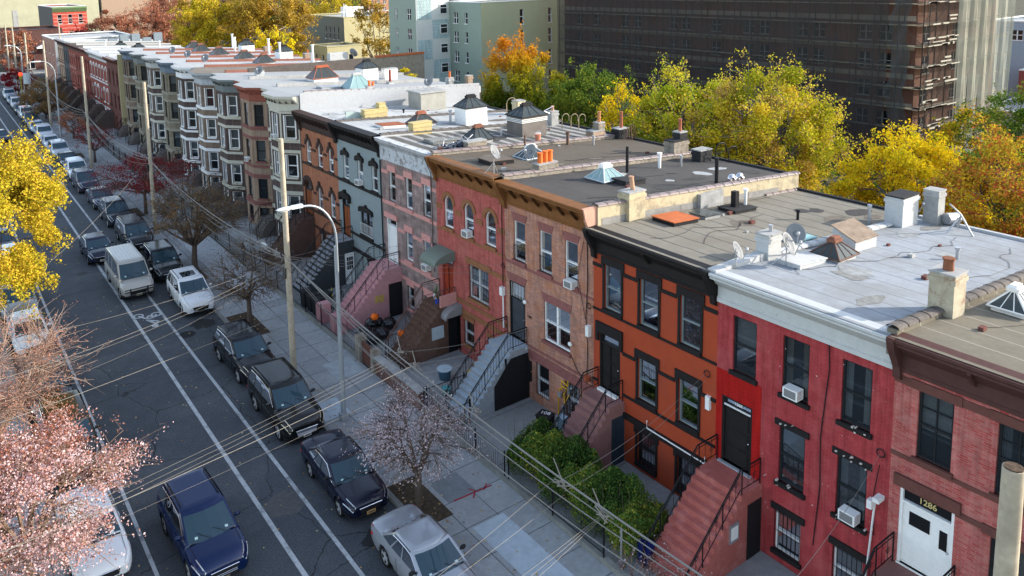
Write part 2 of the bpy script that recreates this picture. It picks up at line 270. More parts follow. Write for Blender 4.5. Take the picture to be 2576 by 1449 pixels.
    if bars:
        l = M(); zt = z1 if bars == 'full' else z0+.75; n = max(5, int(w/.13)); o = .03 if bars != 'box' else .12
        for i in range(n+1): a = a0+w*i/n; l.path([fr.p(a, z0+.02, o), fr.p(a, zt, o)], .011, 4)
        for z in ((z0+.05, zt-.05) if bars != 'full' else (z0+.05, (z0+z1)/2, zt-.05)): l.path([fr.p(a0, z, o), fr.p(a1, z, o)], .011, 4)
        l.obj('window_bars', IRON if bars != 'white' else WHITE, W)
    return W
def aircon(fr, ac, z, label):
    t = thing('air_conditioner', label, 'air conditioner', fr.p(ac, z, 0)); m = M(); fr.box(m, ac-.25, ac+.25, z, z+.33, -.05, .3); m.obj('casing', WHITE, t)
    g = M(); fr.box(g, ac-.2, ac+.2, z+.04, z+.29, .3, .306); g.obj('grille', mat('ac_grille', (.2, .2, .2), .7, 0), t)
    v = M()
    for k in range(5): fr.box(v, ac-.253, ac-.25, z+.06+k*.055, z+.08+k*.055, .05, .26)
    v.obj('vent_slots', mat('ac_slot', (.3, .3, .3), .7, 0), t); return t
def door(house, fr, a0, a1, z0, z1, fm, dm, transom=.55, kind='panel', lint=None, arch=False, double=False, hood=None, num=None, numc=None, lz=.3):
    f = M(); t = .08; fr.box(f, a0, a0+t, z0, z1, -.16, -.02); fr.box(f, a1-t, a1, z0, z1, -.16, -.02); fr.box(f, a0+t, a1-t, z1-t, z1, -.16, -.02); fr.box(f, a0+t, a1-t, z1-transom-.06, z1-transom, -.16, -.02)
    fr.box(f, a0, a1, z0-.04, z0, -.16, .03); D = f.obj('door', fm, house)
    l = M(); fr.box(l, a0+t, a1-t, z0, z1-transom-.06, -.14, -.09); w = a1-a0-2*t
    cols = 2 if (double or kind == 'panel') else 1
    if kind in ('panel', 'iron'):
        for c in range(cols):
            for (p, q) in ((.06, .3), (.36, .62), (.68, .94)):
                h = z1-transom-.06-z0; x0 = a0+t+w*(c+.12)/cols; x1 = a0+t+w*(c+.88)/cols; fr.box(l, x0, x1, z0+h*p, z0+h*q, -.09, -.07)
    l.obj('door_leaf', dm, D)
    if double: g = M(); fr.box(g, (a0+a1)/2-.01, (a0+a1)/2+.01, z0+.03, z1-transom-.07, -.089, -.062); g.obj('door_gap', DARK, D)
    h = M(); h.ell(fr.p(a0+t+.08, z0+1.0, -.05), (.035,)*3, 8, 6); h.obj('handle', CHR, D, 60)
    g = M(); g.poly(*[fr.p(a, z, -.12) for a, z in ((a0+t, z1-transom), (a1-t, z1-transom), (a1-t, z1-t), (a0+t, z1-t))]); g.obj('transom_pane', GD, D)
    if lint:
        l = M()
        if arch:
            for q in ring(a0, a1, z1+.0, .3): fr.ext(l, q, 0, .07)
        elif hood == 'ped': fr.ext(l, [(a0-.2, z1-.2), (a0-.2, z1+.2), (a0-.05, z1+.32), ((a0+a1)/2-.1, z1+.4), ((a0+a1)/2-.08, z1+.55), ((a0+a1)/2+.08, z1+.55), ((a0+a1)/2+.1, z1+.4), (a1+.05, z1+.32), (a1+.2, z1+.2), (a1+.2, z1-.2), (a1, z1-.2), (a1, z1+.02), (a0, z1+.02), (a0, z1-.2)], 0, .2)
        elif hood == 'flare': fr.ext(l, [(a0-.02, z1), (a1+.02, z1), (a1+.14, z1+.36), (a0-.14, z1+.36)], 0, .03)
        else: fr.box(l, a0-.15, a1+.15, z1, z1+lz, 0, .1); 
        if hood == 'ear': fr.box(l, a0-.15, a0, z1-.4, z1, 0, .1); fr.box(l, a1, a1+.15, z1-.4, z1, 0, .1)
        l.obj('lintel', lint, D)
    if num: text(num, fr, (a0+a1)/2, z1-transom*.74, .24 if numc else .16, D, numc or WHITE, .0, mirror=True)
    return D
def text(s, fr, a, z, size, parent, m, d=.0, mirror=True, name='house_number', sp=1.0):
    c = bpy.data.curves.new(name, 'FONT'); c.body = s; c.size = size; c.align_x = 'CENTER'; c.extrude = .004; c.space_character = sp; c.offset = size*.015
    o = bpy.data.objects.new(name, c); COL.objects.link(o); X = fr.n.cross(Vector((0, 0, 1)))*-1; Z = fr.n
    q = Vector(fr.p(a, z, d-.08 if d == 0 else d))-Vector(OFF[parent.name]); Y = Vector((0, 0, 1)); X = Y.cross(Z)
    o.matrix_world = Matrix(((X.x, Y.x, Z.x, q.x), (X.y, Y.y, Z.y, q.y), (X.z, Y.z, Z.z, q.z), (0, 0, 0, 1))); dg = bpy.context.evaluated_depsgraph_get(); me = bpy.data.meshes.new_from_object(o.evaluated_get(dg))
    n = bpy.data.objects.new(name, me); COL.objects.link(n); n.matrix_world = o.matrix_world.copy(); me.materials.clear(); me.materials.append(m); bpy.data.objects.remove(o); n.parent = parent; return n
def cornice(house, x, y0, y1, zt, zb, m, out=.58, br=None, brk=None, step=.9, ends=True):
    c = M(); h = zt-zb; P = [(x, zb-.04), (x-.06, zb-.04), (x-.08, zb+.08), (x-.05, zb+.1), (x-.05, zb+h*.42), (x-.12, zb+h*.5), (x-.2, zb+h*.55), (x-.34, zb+h*.74), (x-out+.06, zb+h*.8), (x-out+.06, zb+h*.86), (x-out, zb+h*.92), (x-out, zt), (x, zt+.03)]
    c.prism(P, 1, y0, y1); o = c.obj('cornice', m, house, 30)
    if brk:
        b = M(); n = max(2, int((y1-y0)/step))
        for i in range(n+1):
            y = y0+.1+(y1-y0-.2)*i/n; b.prism([(x-.04, zb+h*.3), (x-.14, zb+h*.34), (x-out+.1, zb+h*.72), (x-out+.1, zb+h*.8), (x-.04, zb+h*.8)], 1, y-.045, y+.045)
        b.obj('bracket', brk, o); 
    if ends:
        b = M(); m2 = br or m
        for y in (y0+.1, y1-.1): b.prism([(x-.03, zb-.3), (x-.16, zb-.22), (x-.2, zb+.1), (x-out+.02, zb+h*.7), (x-out-.05, zb+h*.9), (x-out-.05, zt+.02), (x-.03, zt+.02)], 1, y-.1, y+.1)
        b.obj('end_bracket', m2, o)
    return o
def stoop(house, y0, y1, zl, xl, xe, xf, sm, rm=IRON, land=1.1, cheek=None, wall=.0, nst=12, rails=('l', 'r'), rise0=.12, scroll=False, gap=.12, side=None, tread=None):
    "steps from the pavement up to the door; xf = facade, xe = foot"
    m = M(); P = [(xf, rise0), (xf, zl), (xf-land, zl)]; run = (xf-land-xe)/nst; ri = (zl-rise0)/(nst+1); x, z = xf-land, zl
    for i in range(nst): z -= ri; P += [(x, z), (x-run, z)]; x -= run
    P += [(x, rise0)]; m.prism(P, 1, y0+(.14 if cheek else 0), y1-(.14 if cheek else 0)); S = m.obj('stoop', sm, house)
    if tread:
        t = M(); x, z = xf-land, zl; t.box(xf-land-.03, xf, y0+.02, y1-.02, zl+.002, zl+.03)
        for i in range(nst): z -= ri; t.box(x-run-.03, x, y0+.02, y1-.02, z+.002, z+.03); x -= run
        t.obj('tread', tread, S)
    if cheek:
        c = M()
        for y in (y0, y1-.14): c.prism([(xf, rise0), (xf, zl+.12), (xf-land, zl+.12), (xe-.1, rise0+ri+.12), (xe-.1, rise0)], 1, y, y+.14)
        c.obj('cheek_wall', cheek, S)
    for sd in rails:
        y = (y0+.07 if sd == 'r' else y1-.07); r = M(); h = .9
        top = [(xf-.05, y, zl+h), (xf-land, y, zl+h), (xe, y, rise0+ri+h*.95), (xe-.15, y, rise0+h*.9)]
        r.path(top, .028, 6); r.path([(p[0], p[1], p[2]-.72) for p in top[:3]], .016, 5); r.path([(p[0], p[1], p[2]-.12) for p in top[:3]], .014, 5)
        n = int((xf-xe)/gap)
        for i in range(n+1):
            xx = xf-.05-(xf-.05-xe)*i/n; zt = zl+h if xx > xf-land else zl+h+(rise0+ri+h*.95-zl-h)*(xf-land-xx)/(xf-land-xe); big = i % max(1, int(.95/gap)) == 0
            r.path([(xx, y, zt), (xx, y, zt-(h if big else .72))], .022 if big else .009, 5)
            if scroll and big and i < n:
                q = xx-.3; zz = zt-.45; r.path([(q+.11*cos(k*.5)*(1-k*.04), y, zz+.11*sin(k*.5)*(1-k*.04)) for k in range(16)], .01, 4)
        r.path([(xe-.15, y, rise0), (xe-.15, y, rise0+h*.95)], .035, 6); r.obj('railing', rm, S)
    return S
def chimney(house, x, y, wx, wy, z0, h, m, pots=(), pm=CLAY, cap=None, name='chimney', lean=0, pr=.1):
    c = M().box(x-wx/2, x+wx/2, y-wy/2, y+wy/2, z0-.4, z0+h)
    c.box(x-wx/2-.04, x+wx/2+.04, y-wy/2-.04, y+wy/2+.04, z0+h-.24, z0+h-.1); o = c.obj(name, m, house)
    k = M().box(x-wx/2-.03, x+wx/2+.03, y-wy/2-.03, y+wy/2+.03, z0+h, z0+h+.06); k.obj('chimney_cap', cap or CONC, o)
    for dx, ph in pots:
        p = M(); p.path([(x+dx, y, z0+h), (x+dx+lean, y, z0+h+ph)], [pr, pr*.92], 10); p.path([(x+dx+lean, y, z0+h+ph), (x+dx+lean, y, z0+h+ph+.05)], [pr*1.15, pr*1.15], 10); p.obj('chimney_pot', pm, o)
    return o
def pyramid(house, x, y, wx, wy, z, base, h, bm=WHITE, rm=WHITE, cap=None, gm=None, top=.3):
    b = M().box(x-wx/2, x+wx/2, y-wy/2, y+wy/2, z-.35, z+base); o = b.obj('skylight', bm, house); e = .08
    A = [(x-wx/2-e, y-wy/2-e), (x+wx/2+e, y-wy/2-e), (x+wx/2+e, y+wy/2+e), (x-wx/2-e, y+wy/2+e)]; B = [(x-wx*top/2, y-wy*.06), (x+wx*top/2, y-wy*.06), (x+wx*top/2, y+wy*.06), (x-wx*top/2, y+wy*.06)]
    z0, z1 = z+base+.03, z+base+h; g = M()
    for i in range(4): j = (i+1) % 4; g.poly((*A[i], z0), (*A[j], z0), (*B[j], z1), (*B[i], z1))
    g.poly(*[(*q, z1) for q in B]); g.obj('skylight_pane', gm or GB, o); r = M()
    r.path([(*q, z0) for q in A+A[:1]], .035, 5)
    for i in range(4):
        j = (i+1) % 4; r.path([(*A[i], z0), (*B[i], z1)], .03, 5)
        for t in (.33, .67): r.path([(A[i][0]*(1-t)+A[j][0]*t, A[i][1]*(1-t)+A[j][1]*t, z0+.01), (B[i][0]*(1-t)+B[j][0]*t, B[i][1]*(1-t)+B[j][1]*t, z1+.01)], .016, 4)
    r.obj('skylight_frame', rm, o); c = M().box(x-wx*top/2-.1, x+wx*top/2+.1, y-.17, y+.17, z1-.03, z1+.09); c.box(x-wx*top/2-.04, x+wx*top/2+.04, y-.1, y+.1, z1+.09, z1+.17); c.obj('skylight_cap', cap or rm, o); return o
def hatch(house, x, y, wx, wy, z, h, m, tilt=0, name='roof_hatch', sm=None, s=.07):
    c = M(); c.add([(x+i*wx/2, y+j*wy/2, z-s*i*wx/2+k*h+(tilt*i if k else -.1)) for i, j, k in ((-1, -1, 0), (1, -1, 0), (1, 1, 0), (-1, 1, 0), (-1, -1, 1), (1, -1, 1), (1, 1, 1), (-1, 1, 1))], [(0, 3, 2, 1), (4, 5, 6, 7), (0, 1, 5, 4), (1, 2, 6, 5), (2, 3, 7, 6), (3, 0, 4, 7)])
    o = c.obj(name, sm or m, house); t = M(); t.add([(x+i*(wx/2+.04), y+j*(wy/2+.04), z-s*i*wx/2+h+.003+k*.04+tilt*i) for k in (0, 1) for i, j in ((-1, -1), (1, -1), (1, 1), (-1, 1))], [(0, 3, 2, 1), (4, 5, 6, 7), (0, 1, 5, 4), (1, 2, 6, 5), (2, 3, 7, 6), (3, 0, 4, 7)])
    t.obj('hatch_lid', m, o); return o
def vent(house, x, y, z, h, r, m, cap=True, name='vent_pipe'):
    v = M().cyl(x, y, z-.1, z+h, r, n=10)
    if cap: v.cyl(x, y, z+h, z+h+.09, r*1.6, r*1.6, 10)
    return v.obj(name, m, house, 40)
def goose(house, x, y, z, h, r, m=IRON, name='bent_pipe', w=.35):
    v = M(); v.path([(x, y, z-.05), (x, y, z+h*.7)]+[(x+w/2-w/2*cos(t*pi/6), y, z+h*.7+.3*h*sin(t*pi/6)) for t in range(1, 7)]+[(x+w, y, z+h*.45)], r, 6); return v.obj(name, m, house, 60)
def dish(x, y, z, h, R, aim, label, group=None):
    t = thing('satellite_dish', label, 'satellite dish', (x, y, z), group); GRY = mat('dish_grey', (.2, .21, .22), .5, .1, 5)
    a = Vector((sin(radians(aim))*.87, cos(radians(aim))*.87, .5)).normalized(); c = Vector((x, y, z+h)); u = a.cross(Vector((0, 0, 1))).normalized(); v = u.cross(a); rings = []
    for k in range(1, 6): q = k/5*R; rings.append([tuple(c+u*q*cos(i*pi/9)*.9+v*q*sin(i*pi/9)+a*(q*q/R*.28)) for i in range(18)])
    m = M().loft(rings, False); m.poly(*rings[0]); m.v += [tuple(Vector(p)-a*.012) for p in rings[-1]]; o = m.obj('dish_bowl', GRY, t, 60); sm = o.modifiers.new('s', 'SOLIDIFY'); sm.thickness = .015
    p = M(); p.path([(x, y, z), (x, y, z+h*.7), tuple(c-a*.05)], .025, 6); p.path([(x+.4, y+.25, z), (x, y, z+h*.55)], .015, 5); p.path([(x-.3, y+.35, z), (x, y, z+h*.55)], .015, 5); p.obj('mast', GREYM, t)
    f = M(); e = c-v*R*.2+a*R*1.15; f.path([tuple(c-v*R*.95+a*.1), tuple(e)], .018, 5); f.ell(tuple(e), (.06, .06, .08), 8, 6); f.obj('feed_arm', GREYM, t); return t
def rowhouse(y0, y1, xf, xb, zb, zw, zr, wallm, roofm, label, holes, cat='row house', sm=None, slope=.07, side=None, coping=None, cop_side=(), para=.0, group=None, name='row_house', backm=None):
    H = thing(name, label, cat, (xf, y0, 0), group); fr = Fr((xf, y0, 0), (0, 1, 0), (-1, 0, 0)); m = M(); wall_holes(m, fr, y1-y0, zb, zw, holes); m.obj('front_wall', wallm, H)
    zk = zr-slope*(xb-xf); s = M(); s.poly((xf, y0, zb), (xb, y0, zb), (xb, y0, zk), (xf, y0, zr)); s.poly((xf, y1, zb), (xf, y1, zr), (xb, y1, zk), (xb, y1, zb)); s.poly((xb, y0, zb), (xb, y1, zb), (xb, y1, zk), (xb, y0, zk)); s.poly((xf, y0, zw), (xf, y1, zw), (xf, y1, zr), (xf, y0, zr)); s.obj('side_wall', side or wallm, H)
    r = M(); n = 14; r.loft([[(xf-.5+(xb+.5-xf)*i/n, y, zr+.03+.5*slope*0-slope*(xf-.5+(xb+.5-xf)*i/n-xf)) for i in range(n+1)] for y in (y0, y1)], False, False); r.obj('roof', roofm, H)
    c = M().box(xb-.12, xb+.05, y0, y1, zk-.1, zk+.14); c.obj('roof_edge', coping or TARM, H); return H, fr
def party(house, y, x0, x1, z0, h0, slope=.07, m=None, cm=None, th=.28, low=.6):
    "low party wall between two roofs with coping"
    w = M(); w.add([(x, yy, z0-slope*(x-12.78)+k) for yy in (y-th/2, y+th/2) for x, k in ((x0, -low), (x1, -low), (x1, h0), (x0, h0))], [(0, 1, 2, 3), (7, 6, 5, 4), (0, 4, 5, 1), (1, 5, 6, 2), (2, 6, 7, 3), (3, 7, 4, 0)]); o = w.obj('parapet', m or CONC, house)
    c = M(); x = x0; L = .62
    while x < x1-.1:
        e = min(x+L-.03, x1); z = lambda q: z0-slope*(q-12.78)+h0+random.uniform(0, .012); za, zb_ = z(x), z(e)
        c.loft([[(q, y+(th/2+.05)*cos(pi*k/6), zz+(.0 if k in (0, 6) else .02)+.085*sin(pi*k/6)) for k in range(7)] for q, zz in ((x, za), (e, zb_))], True, False)
        c.loft([[(q, y+(th/2+.07)*cos(pi*k/6), zz+.02+.11*sin(pi*k/6)) for k in range(7)] for q, zz in ((e-.06, zb_), (e+.03, zb_))], True, False); x += L
    c.obj('coping', cm or mat('coping_tile', (.2, .16, .155), .4, .3, 3), o); return o
# ---------------------------------------------------------------- the near houses
XF, XB = 12.78, 26.7
def rz(zr, x): return zr+.03-.07*(x-XF)
ZG = .12
PINK_B = brick('pink_red_brick', (.4, .058, .055), (.46, .15, .13), (.38, .17, .15), stain=(.46, .22, .19), amt=.38, ms=.01, ssc=1.3)
BROWN = mat('brownstone', (.13, .055, .045), .85, .15, 4); BROWN2 = mat('brownstone_cornice', (.085, .04, .035), .7, .15, 4)
REDP = brick('red_painted_brick', (.37, .052, .056), (.41, .062, .066), (.29, .04, .044), mottle=.2, stain=(.44, .12, .115), amt=.5, ssc=.8)
BRED = brick('bright_red_painted_brick', (.4, .014, .012), (.43, .018, .014), (.3, .01, .01), mottle=.1)
ORG = mat('orange_red_stucco', (.36, .062, .026), .8, .07, 2, c2=(.3, .062, .034), sc2=.7, amt2=.7)
PEACH = brick('peach_brick', (.52, .25, .155), (.34, .16, .125), (.44, .29, .24), stain=(.5, .17, .06), amt=.6, mottle=.3, ssc=1.4)
MAUVE = mat('mauve_stone', (.25, .1, .09), .85, .15, 4)
REDB = brick('red_brick', (.4, .075, .06), (.47, .11, .09), (.42, .17, .15), stain=(.4, .17, .14), amt=.35)
TANST = mat('tan_stone', (.26, .115, .055), .85, .18, 4)
STONE = brick('mottled_stone', (.33, .245, .23), (.2, .155, .145), (.3, .2, .19), bw=.55, bh=.36, ms=.012, mottle=.35, stain=(.38, .27, .25), amt=.6, ssc=1.2)
PINKT = mat('pink_trim', (.58, .28, .25), .8, .08, 5); PINKS = mat('pink_stoop_paint', (.5, .26, .27), .8, .12, 3)
GRAYP = mat('grey_blue_paint', (.23, .275, .285), .75, .05, 2, c2=(.2, .24, .25)); BLKT = mat('black_trim', (.02, .018, .018), .6, .2, 6)
ORB = brick('orange_brown_brick', (.42, .17, .09), (.36, .135, .075), (.3, .15, .1), mottle=.2)
CHOC = mat('chocolate_trim', (.055, .035, .03), .7, .15, 5); OCHRE = mat('ochre_brown_cornice', (.2, .085, .03), .6, .15, 3)
WHC = mat('peeling_white_paint', (.5, .51, .5), .6, .06, 4, c2=(.16, .15, .14), sc2=3.2, amt2=.85, p0=.62); FRZ = mat('flaking_white_frieze', (.5, .52, .55), .7, .15, 5, c2=(.16, .14, .13), sc2=3.2, amt2=.9)
R_TAN = stripes('tan_roll_roofing', (.2, .186, .155), (.085, .08, .075), 1.0, .08, 0, .12, (.155, .14, .115), .6, wob=.16); R_WHT = stripes('silver_white_roofing', (.27, .292, .318), (.16, .165, .17), .95, .05, 0, .13, (.2, .2, .195), .6)
R_BGE = stripes('beige_grey_roofing', (.165, .148, .115), (.3, .28, .24), 1.0, .04, 0, .12, (.12, .108, .085)); R_GRY = stripes('dark_grey_roofing', (.066, .063, .061), (.05, .05, .05), 1.4, .04, 0, .12, (.088, .083, .077))
R_BRN = stripes('worn_brown_roofing', (.1, .085, .068), (.11, .1, .085), 1.3, .04, 0, .16, (.125, .105, .085)); R_STR = stripes('silver_streaked_roofing', (.11, .105, .098), (.3, .3, .29), .95, .38, 0, .15, (.085, .08, .072), .6, wob=.25)
R_BRT = stripes('bright_white_roofing', (.42, .43, .43), (.34, .34, .34), 1.1, .04, 0, .05, (.4, .41, .41), .5); R_BR2 = stripes('white_grey_roofing', (.38, .39, .39), (.24, .25, .26), 1.6, .1, 0, .08, (.3, .31, .31), .6)
WHG = mat('white_painted_masonry', (.45, .46, .46), .8, .08, 6, c2=(.25, .22, .2), sc2=3, amt2=.6, p0=.56); CREAMP = mat('beige_parapet_stucco', (.46, .39, .26), .85, .15, 3, c2=(.2, .17, .13), sc2=1.4, amt2=.7)
GRYB = brick('old_grey_brick', (.3, .25, .19), (.22, .19, .15), (.36, .34, .3), mottle=.3, stain=(.15, .14, .13)); YEL = mat('yellow_cream_stucco', (.5, .4, .19), .85, .12, 4, c2=(.3, .25, .17), sc2=2)
STB = mat('blue_grey_stone', (.3, .33, .36), .8, .15, 4); BSTN = mat('brown_stone_steps', (.12, .07, .05), .85, .2, 4, c2=(.2, .13, .1)); MAUV2 = mat('mauve_step_paint', (.27, .14, .13), .8, .12, 4, c2=(.36, .19, .17)); REDST = mat('red_step_paint', (.4, .12, .1), .75, .12, 3, c2=(.5, .22, .2), sc2=1.5)
BLKF = mat('black_window_frame', (.02, .022, .024), .5, 0); GRF = mat('grey_window_sash', (.2, .24, .25), .5, .1)
WOODD = mat('brown_wood_door', (.25, .075, .03), .5, .2, 4); REDW = mat('red_door_wood', (.3, .045, .02), .5, .2)
GC = (CURT, mat('grey_curtain', (.4, .42, .44), .9, .2, 10), mat('beige_curtain', (.5, .42, .3), .9, .2, 10), mat('red_curtain', (.45, .02, .03), .9, .1), mat('blue_white_blind', (.45, .52, .62), .7, .05))
def bas(a, z, b=.85): return (a, a+b, z, z+1.35)
# --- H0 pink-red brick
A0 = 4.25
T = [(4.4, 5.3, 6.0, 7.97), (2.42, 3.36, 6.0, 7.97), (.5, 1.4, 6.0, 7.97)]; Mi = [(2.45, 3.36, 3.05, 4.8), (.5, 1.4, 3.05, 4.8)]; B = [(2.45, 3.3, .5, 1.85), (.5, 1.35, .5, 1.85)]; D = (4.22, 5.65, 2.6, 4.95)
H0, f0 = rowhouse(A0, 10.2, XF, XB, ZG, 8.36, 9.38, PINK_B, R_BGE, 'pink-red brick row house with brown cornice and white front door, nearest on the right', [x+(0,) for x in T+Mi+B+[D]], coping=BROWN)
for i, (a, b, c, d) in enumerate(T): window(H0, f0, a, b, c, d, BLKF, BROWN, BROWN, curtain=('side', GC[1]) if i else ('half', GC[0]), muntin=True, lx=.2, lz=.26)
for a, b, c, d in Mi: window(H0, f0, a, b, c, d, BLKF, BROWN, BROWN, lx=.2, lz=.26, curtain=('half', GC[2]))
for a, b, c, d in B: window(H0, f0, a, b, c, d, BLKF, BROWN, BROWN, bars='full')
door(H0, f0, *D, WHITE, WHITE, .42, 'plain', BROWN, num='1286', numc=mat('gold_numbers', (.55, .45, .2), .4, 0), lz=.34)
m = M(); f0.box(m, 4.85, 5.4, 3.85, 4.25, -.085, -.075); f0.box(m, 4.4, 4.6, 3.6, 4.15, -.085, -.075); f0.box(m, 4.32, 5.58, 4.56, 4.86, -.11, -.1); 
m.obj('door_window', DARK, H0); m = M(); 
[f0.box(m, 0, 4.2, z-.16, z, 0, .035) for z in (5.02, 3.0)]; f0.box(m, 0, 5.95, 5.78, 5.9, 0, .035); [f0.box(m, a, b, 7.97, 8.2, 0, .03) for a, b in ((1.6, 2.2), (3.56, 4.2), (5.5, 5.95))]; m.obj('stone_band', BROWN, H0)
cornice(H0, XF, A0, 10.2, 9.42, 8.36, BROWN2, brk=BROWN2, step=1.9)
stoop(H0, 8.3, 10.05, 2.55, 0, 9.3, XF, mat('brown_step_paint', (.2, .1, .09), .8, .12), scroll=True, gap=.3)
party(H0, 10.2, XF-.3, XB, 9.38, .18, m=R_BGE, cm=mat('tar_coping', (.12, .105, .095), .8, .3, 5))
pyramid(H0, 17.5, 9.1, .95, .9, rz(9.38, 17), .12, .55, WHITE, WHITE)
chimney(H0, 15.5, 10.15, .75, .7, 9.25, 1.25, mat('white_chipped_brick_chimney', (.4, .36, .27), .85, .15, 4, .3, c2=(.25, .15, .1), sc2=3.5, amt2=.9), ((0, .38),), mat('brown_pot', (.22, .09, .05), .8, .2), pr=.15)
# --- H1 red painted
A = 10.2
T = [(4.42, 5.32, 6.05, 8.0), (2.56, 3.47, 6.05, 8.0), (.62, 1.52, 6.05, 8.0)]; Mi = [(2.6, 3.5, 3.0, 4.93), (.64, 1.56, 3.0, 4.93)]; B = [(2.65, 3.55, .55, 1.95), (.65, 1.55, .55, 1.95)]; D = (4.5, 5.7, 2.62, 5.0)
H1, f1 = rowhouse(A, 16.15, XF, XB, ZG, 8.36, 9.38, REDP, R_WHT, 'bright red painted row house with peeling white cornice, silver roof and black windows', [x+(0,) for x in T+Mi+B+[D]], coping=WHG)
for i, (a, b, c, d) in enumerate(T): window(H1, f1, a, b, c, d, BLKF, None, BLKT, curtain=[('half', GC[0]), ('side', GC[2]), ('side', GC[0])][i])
for i, (a, b, c, d) in enumerate(Mi): window(H1, f1, a, b, c, d, BLKF, BLKT, BLKT, lx=.14, lz=.2, curtain=('side', GC[1]) if i else ('half', GC[1]))
for a, b, c, d in B: window(H1, f1, a, b, c, d, WHITE, BLKT, BLKT, bars='full', lx=.14, curtain=('half', GC[0]))
m = M()
for s in range(26): 
    a, z = random.choice([(2.6, 2.95), (.64, 2.95), (.64, 5.0), (2.6, 5.08), (.62, 5.98), (3.2, 2.95)]); a += random.uniform(-.1, 1.0); z += random.uniform(-.1, .1); r = random.uniform(.01, .04); f1.box(m, a, a+r*1.6, z, z+r, 0, .112)
for s in range(24): a, z = random.uniform(.1, 4.3), random.uniform(.6, 8); r = random.uniform(.01, .035); f1.box(m, a, a+r, z, z+r, 0, .004)
m.obj('paint_chip', mat('chipped_white', (.6, .55, .5), .9, .1), H1)
D1 = door(H1, f1, *D, BLKT, BLKT, .3, 'iron', None, num='1288'); m = M(); f1.box(m, 4.58, 5.62, 4.66, 4.71, -.05, -.01); m.obj('number_bar', CURT, D1); m = M(); f1.box(m, 4.45, 5.75, 2.5, 2.6, -.1, .14); m.obj('door_sill', STB, D1)
p = M(); 
for a, b, c, d in ((4.18, 4.5, 2.6, 5.9), (5.7, 5.94, 2.6, 5.9), (4.5, 5.7, 5.0, 5.9)): f1.box(p, a, b, c, d, 0, .012)
p.obj('door_surround', BRED, H1)
cornice(H1, XF, 10.22, 16.13, 9.42, 8.4, WHC, br=WHC, ends=False); b = M(); f1.box(b, 0.02, 5.93, 8.3, 8.44, 0, .1); b.obj('cornice_moulding', WHC, H1)
S1 = stoop(H1, 14.25, 16.1, 2.55, 0, 9.2, XF, REDST, scroll=True, gap=.31, nst=11); m = M().box(12.0, 12.72, 14.225, 14.25, .14, 2.1); m.obj('under_stoop_door', BLK, S1)
party(H1, 16.15, 15.6, 24.2, 9.38, .08, m=WHG, cm=WHG, th=.3); m = M().box(XF-.4, 15.4, 15.95, 16.3, 9.2, 9.5); m.obj('parapet_end', WHG, H1)
c1 = chimney(H1, 15.5, 16.1, .75, .5, 9.1, 1.0, WHG, ((.1, .25),), GREYM, pr=.07)
pyramid(H1, 17.7, 14.9, 1.15, 1.0, rz(9.38, 17.7), .12, .5, WHG, mat('rusty_frame', (.14, .08, .06), .8, .3), mat('rust_cap', (.2, .09, .06), .8, .3), top=.25)
hatch(H1, 16.0, 15.1, 1.6, .85, rz(9.38, 16), .14, WHG, name='roof_hatch')
m = M(); x, y, z = 19.7, 15.25, rz(9.38, 19.7); m.add([(x-.75, y-.45, z-.1), (x+.75, y-.45, z-.1), (x+.75, y+.45, z-.1), (x-.75, y+.45, z-.1), (x-.75, y-.45, z+.42), (x+.75, y-.45, z+.36), (x+.75, y+.45, z+.75), (x-.75, y+.45, z+.8)], [(0, 3, 2, 1), (4, 5, 6, 7), (0, 1, 5, 4), (1, 2, 6, 5), (2, 3, 7, 6), (3, 0, 4, 7)]); sb = m.obj('sloped_skylight', WHG, H1)
m = M().add([(x-.8, y-.5, z+.43), (x+.8, y-.5, z+.37), (x+.8, y+.5, z+.8), (x-.8, y+.5, z+.85), (x-.8, y-.5, z+.47), (x+.8, y-.5, z+.41), (x+.8, y+.5, z+.84), (x-.8, y+.5, z+.89)], [(0, 3, 2, 1), (4, 5, 6, 7), (0, 1, 5, 4), (1, 2, 6, 5), (2, 3, 7, 6), (3, 0, 4, 7)]); m.obj('skylight_lid', mat('weathered_board', (.22, .17, .13), .9, .3), sb)
chimney(H1, 24.75, 16.0, 1.3, .75, 8.5, 1.35, WHG, (), cap=TARM); chimney(H1, 26.3, 15.4, .6, .6, 8.4, 1.5, CONC); m = M(); m.path([(26.3, 14.9, rz(9.38, 26.3)+.3), (26.9, 14.7, rz(9.38, 26.9)+.3)], .24, 14); m.obj('fallen_vent_drum', GREYM, H1)
m = M(); x, y, z = 25.5, 14.0, rz(9.38, 25.5); m.path([(x, y-.5, z), (x, y, z+.8)], .04); m.path([(x-.5, y+.3, z), (x, y, z+.8)], .035); m.path([(x+.5, y+.3, z+.05), (x, y, z+.8), (x-.55, y+.2, z+1.3)], .04); m.path([(x-.6, y+.1, z+.7), (x+.1, y, z+.75)], .025); m.obj('antenna_frame', GREYM, H1)
dish(15.95, 15.35, rz(9.38, 16)+.3, .7, .36, 225, 'dark satellite dish mounted in front of the white chimney on the silver roof'); dish(15.2, 15.2, rz(9.38, 15), .75, .42, 165, 'satellite dish seen edge-on standing left of the white chimney on the silver roof'); dish(13.35, 15.9, rz(9.38, 13.2), .6, .33, 160, 'satellite dish at the front edge of the silver roof by the white parapet end'); dish(25.5, 15.9, rz(9.38, 25.5), .75, .36, 165, 'satellite dish between the tall white chimney and the grey chimney')
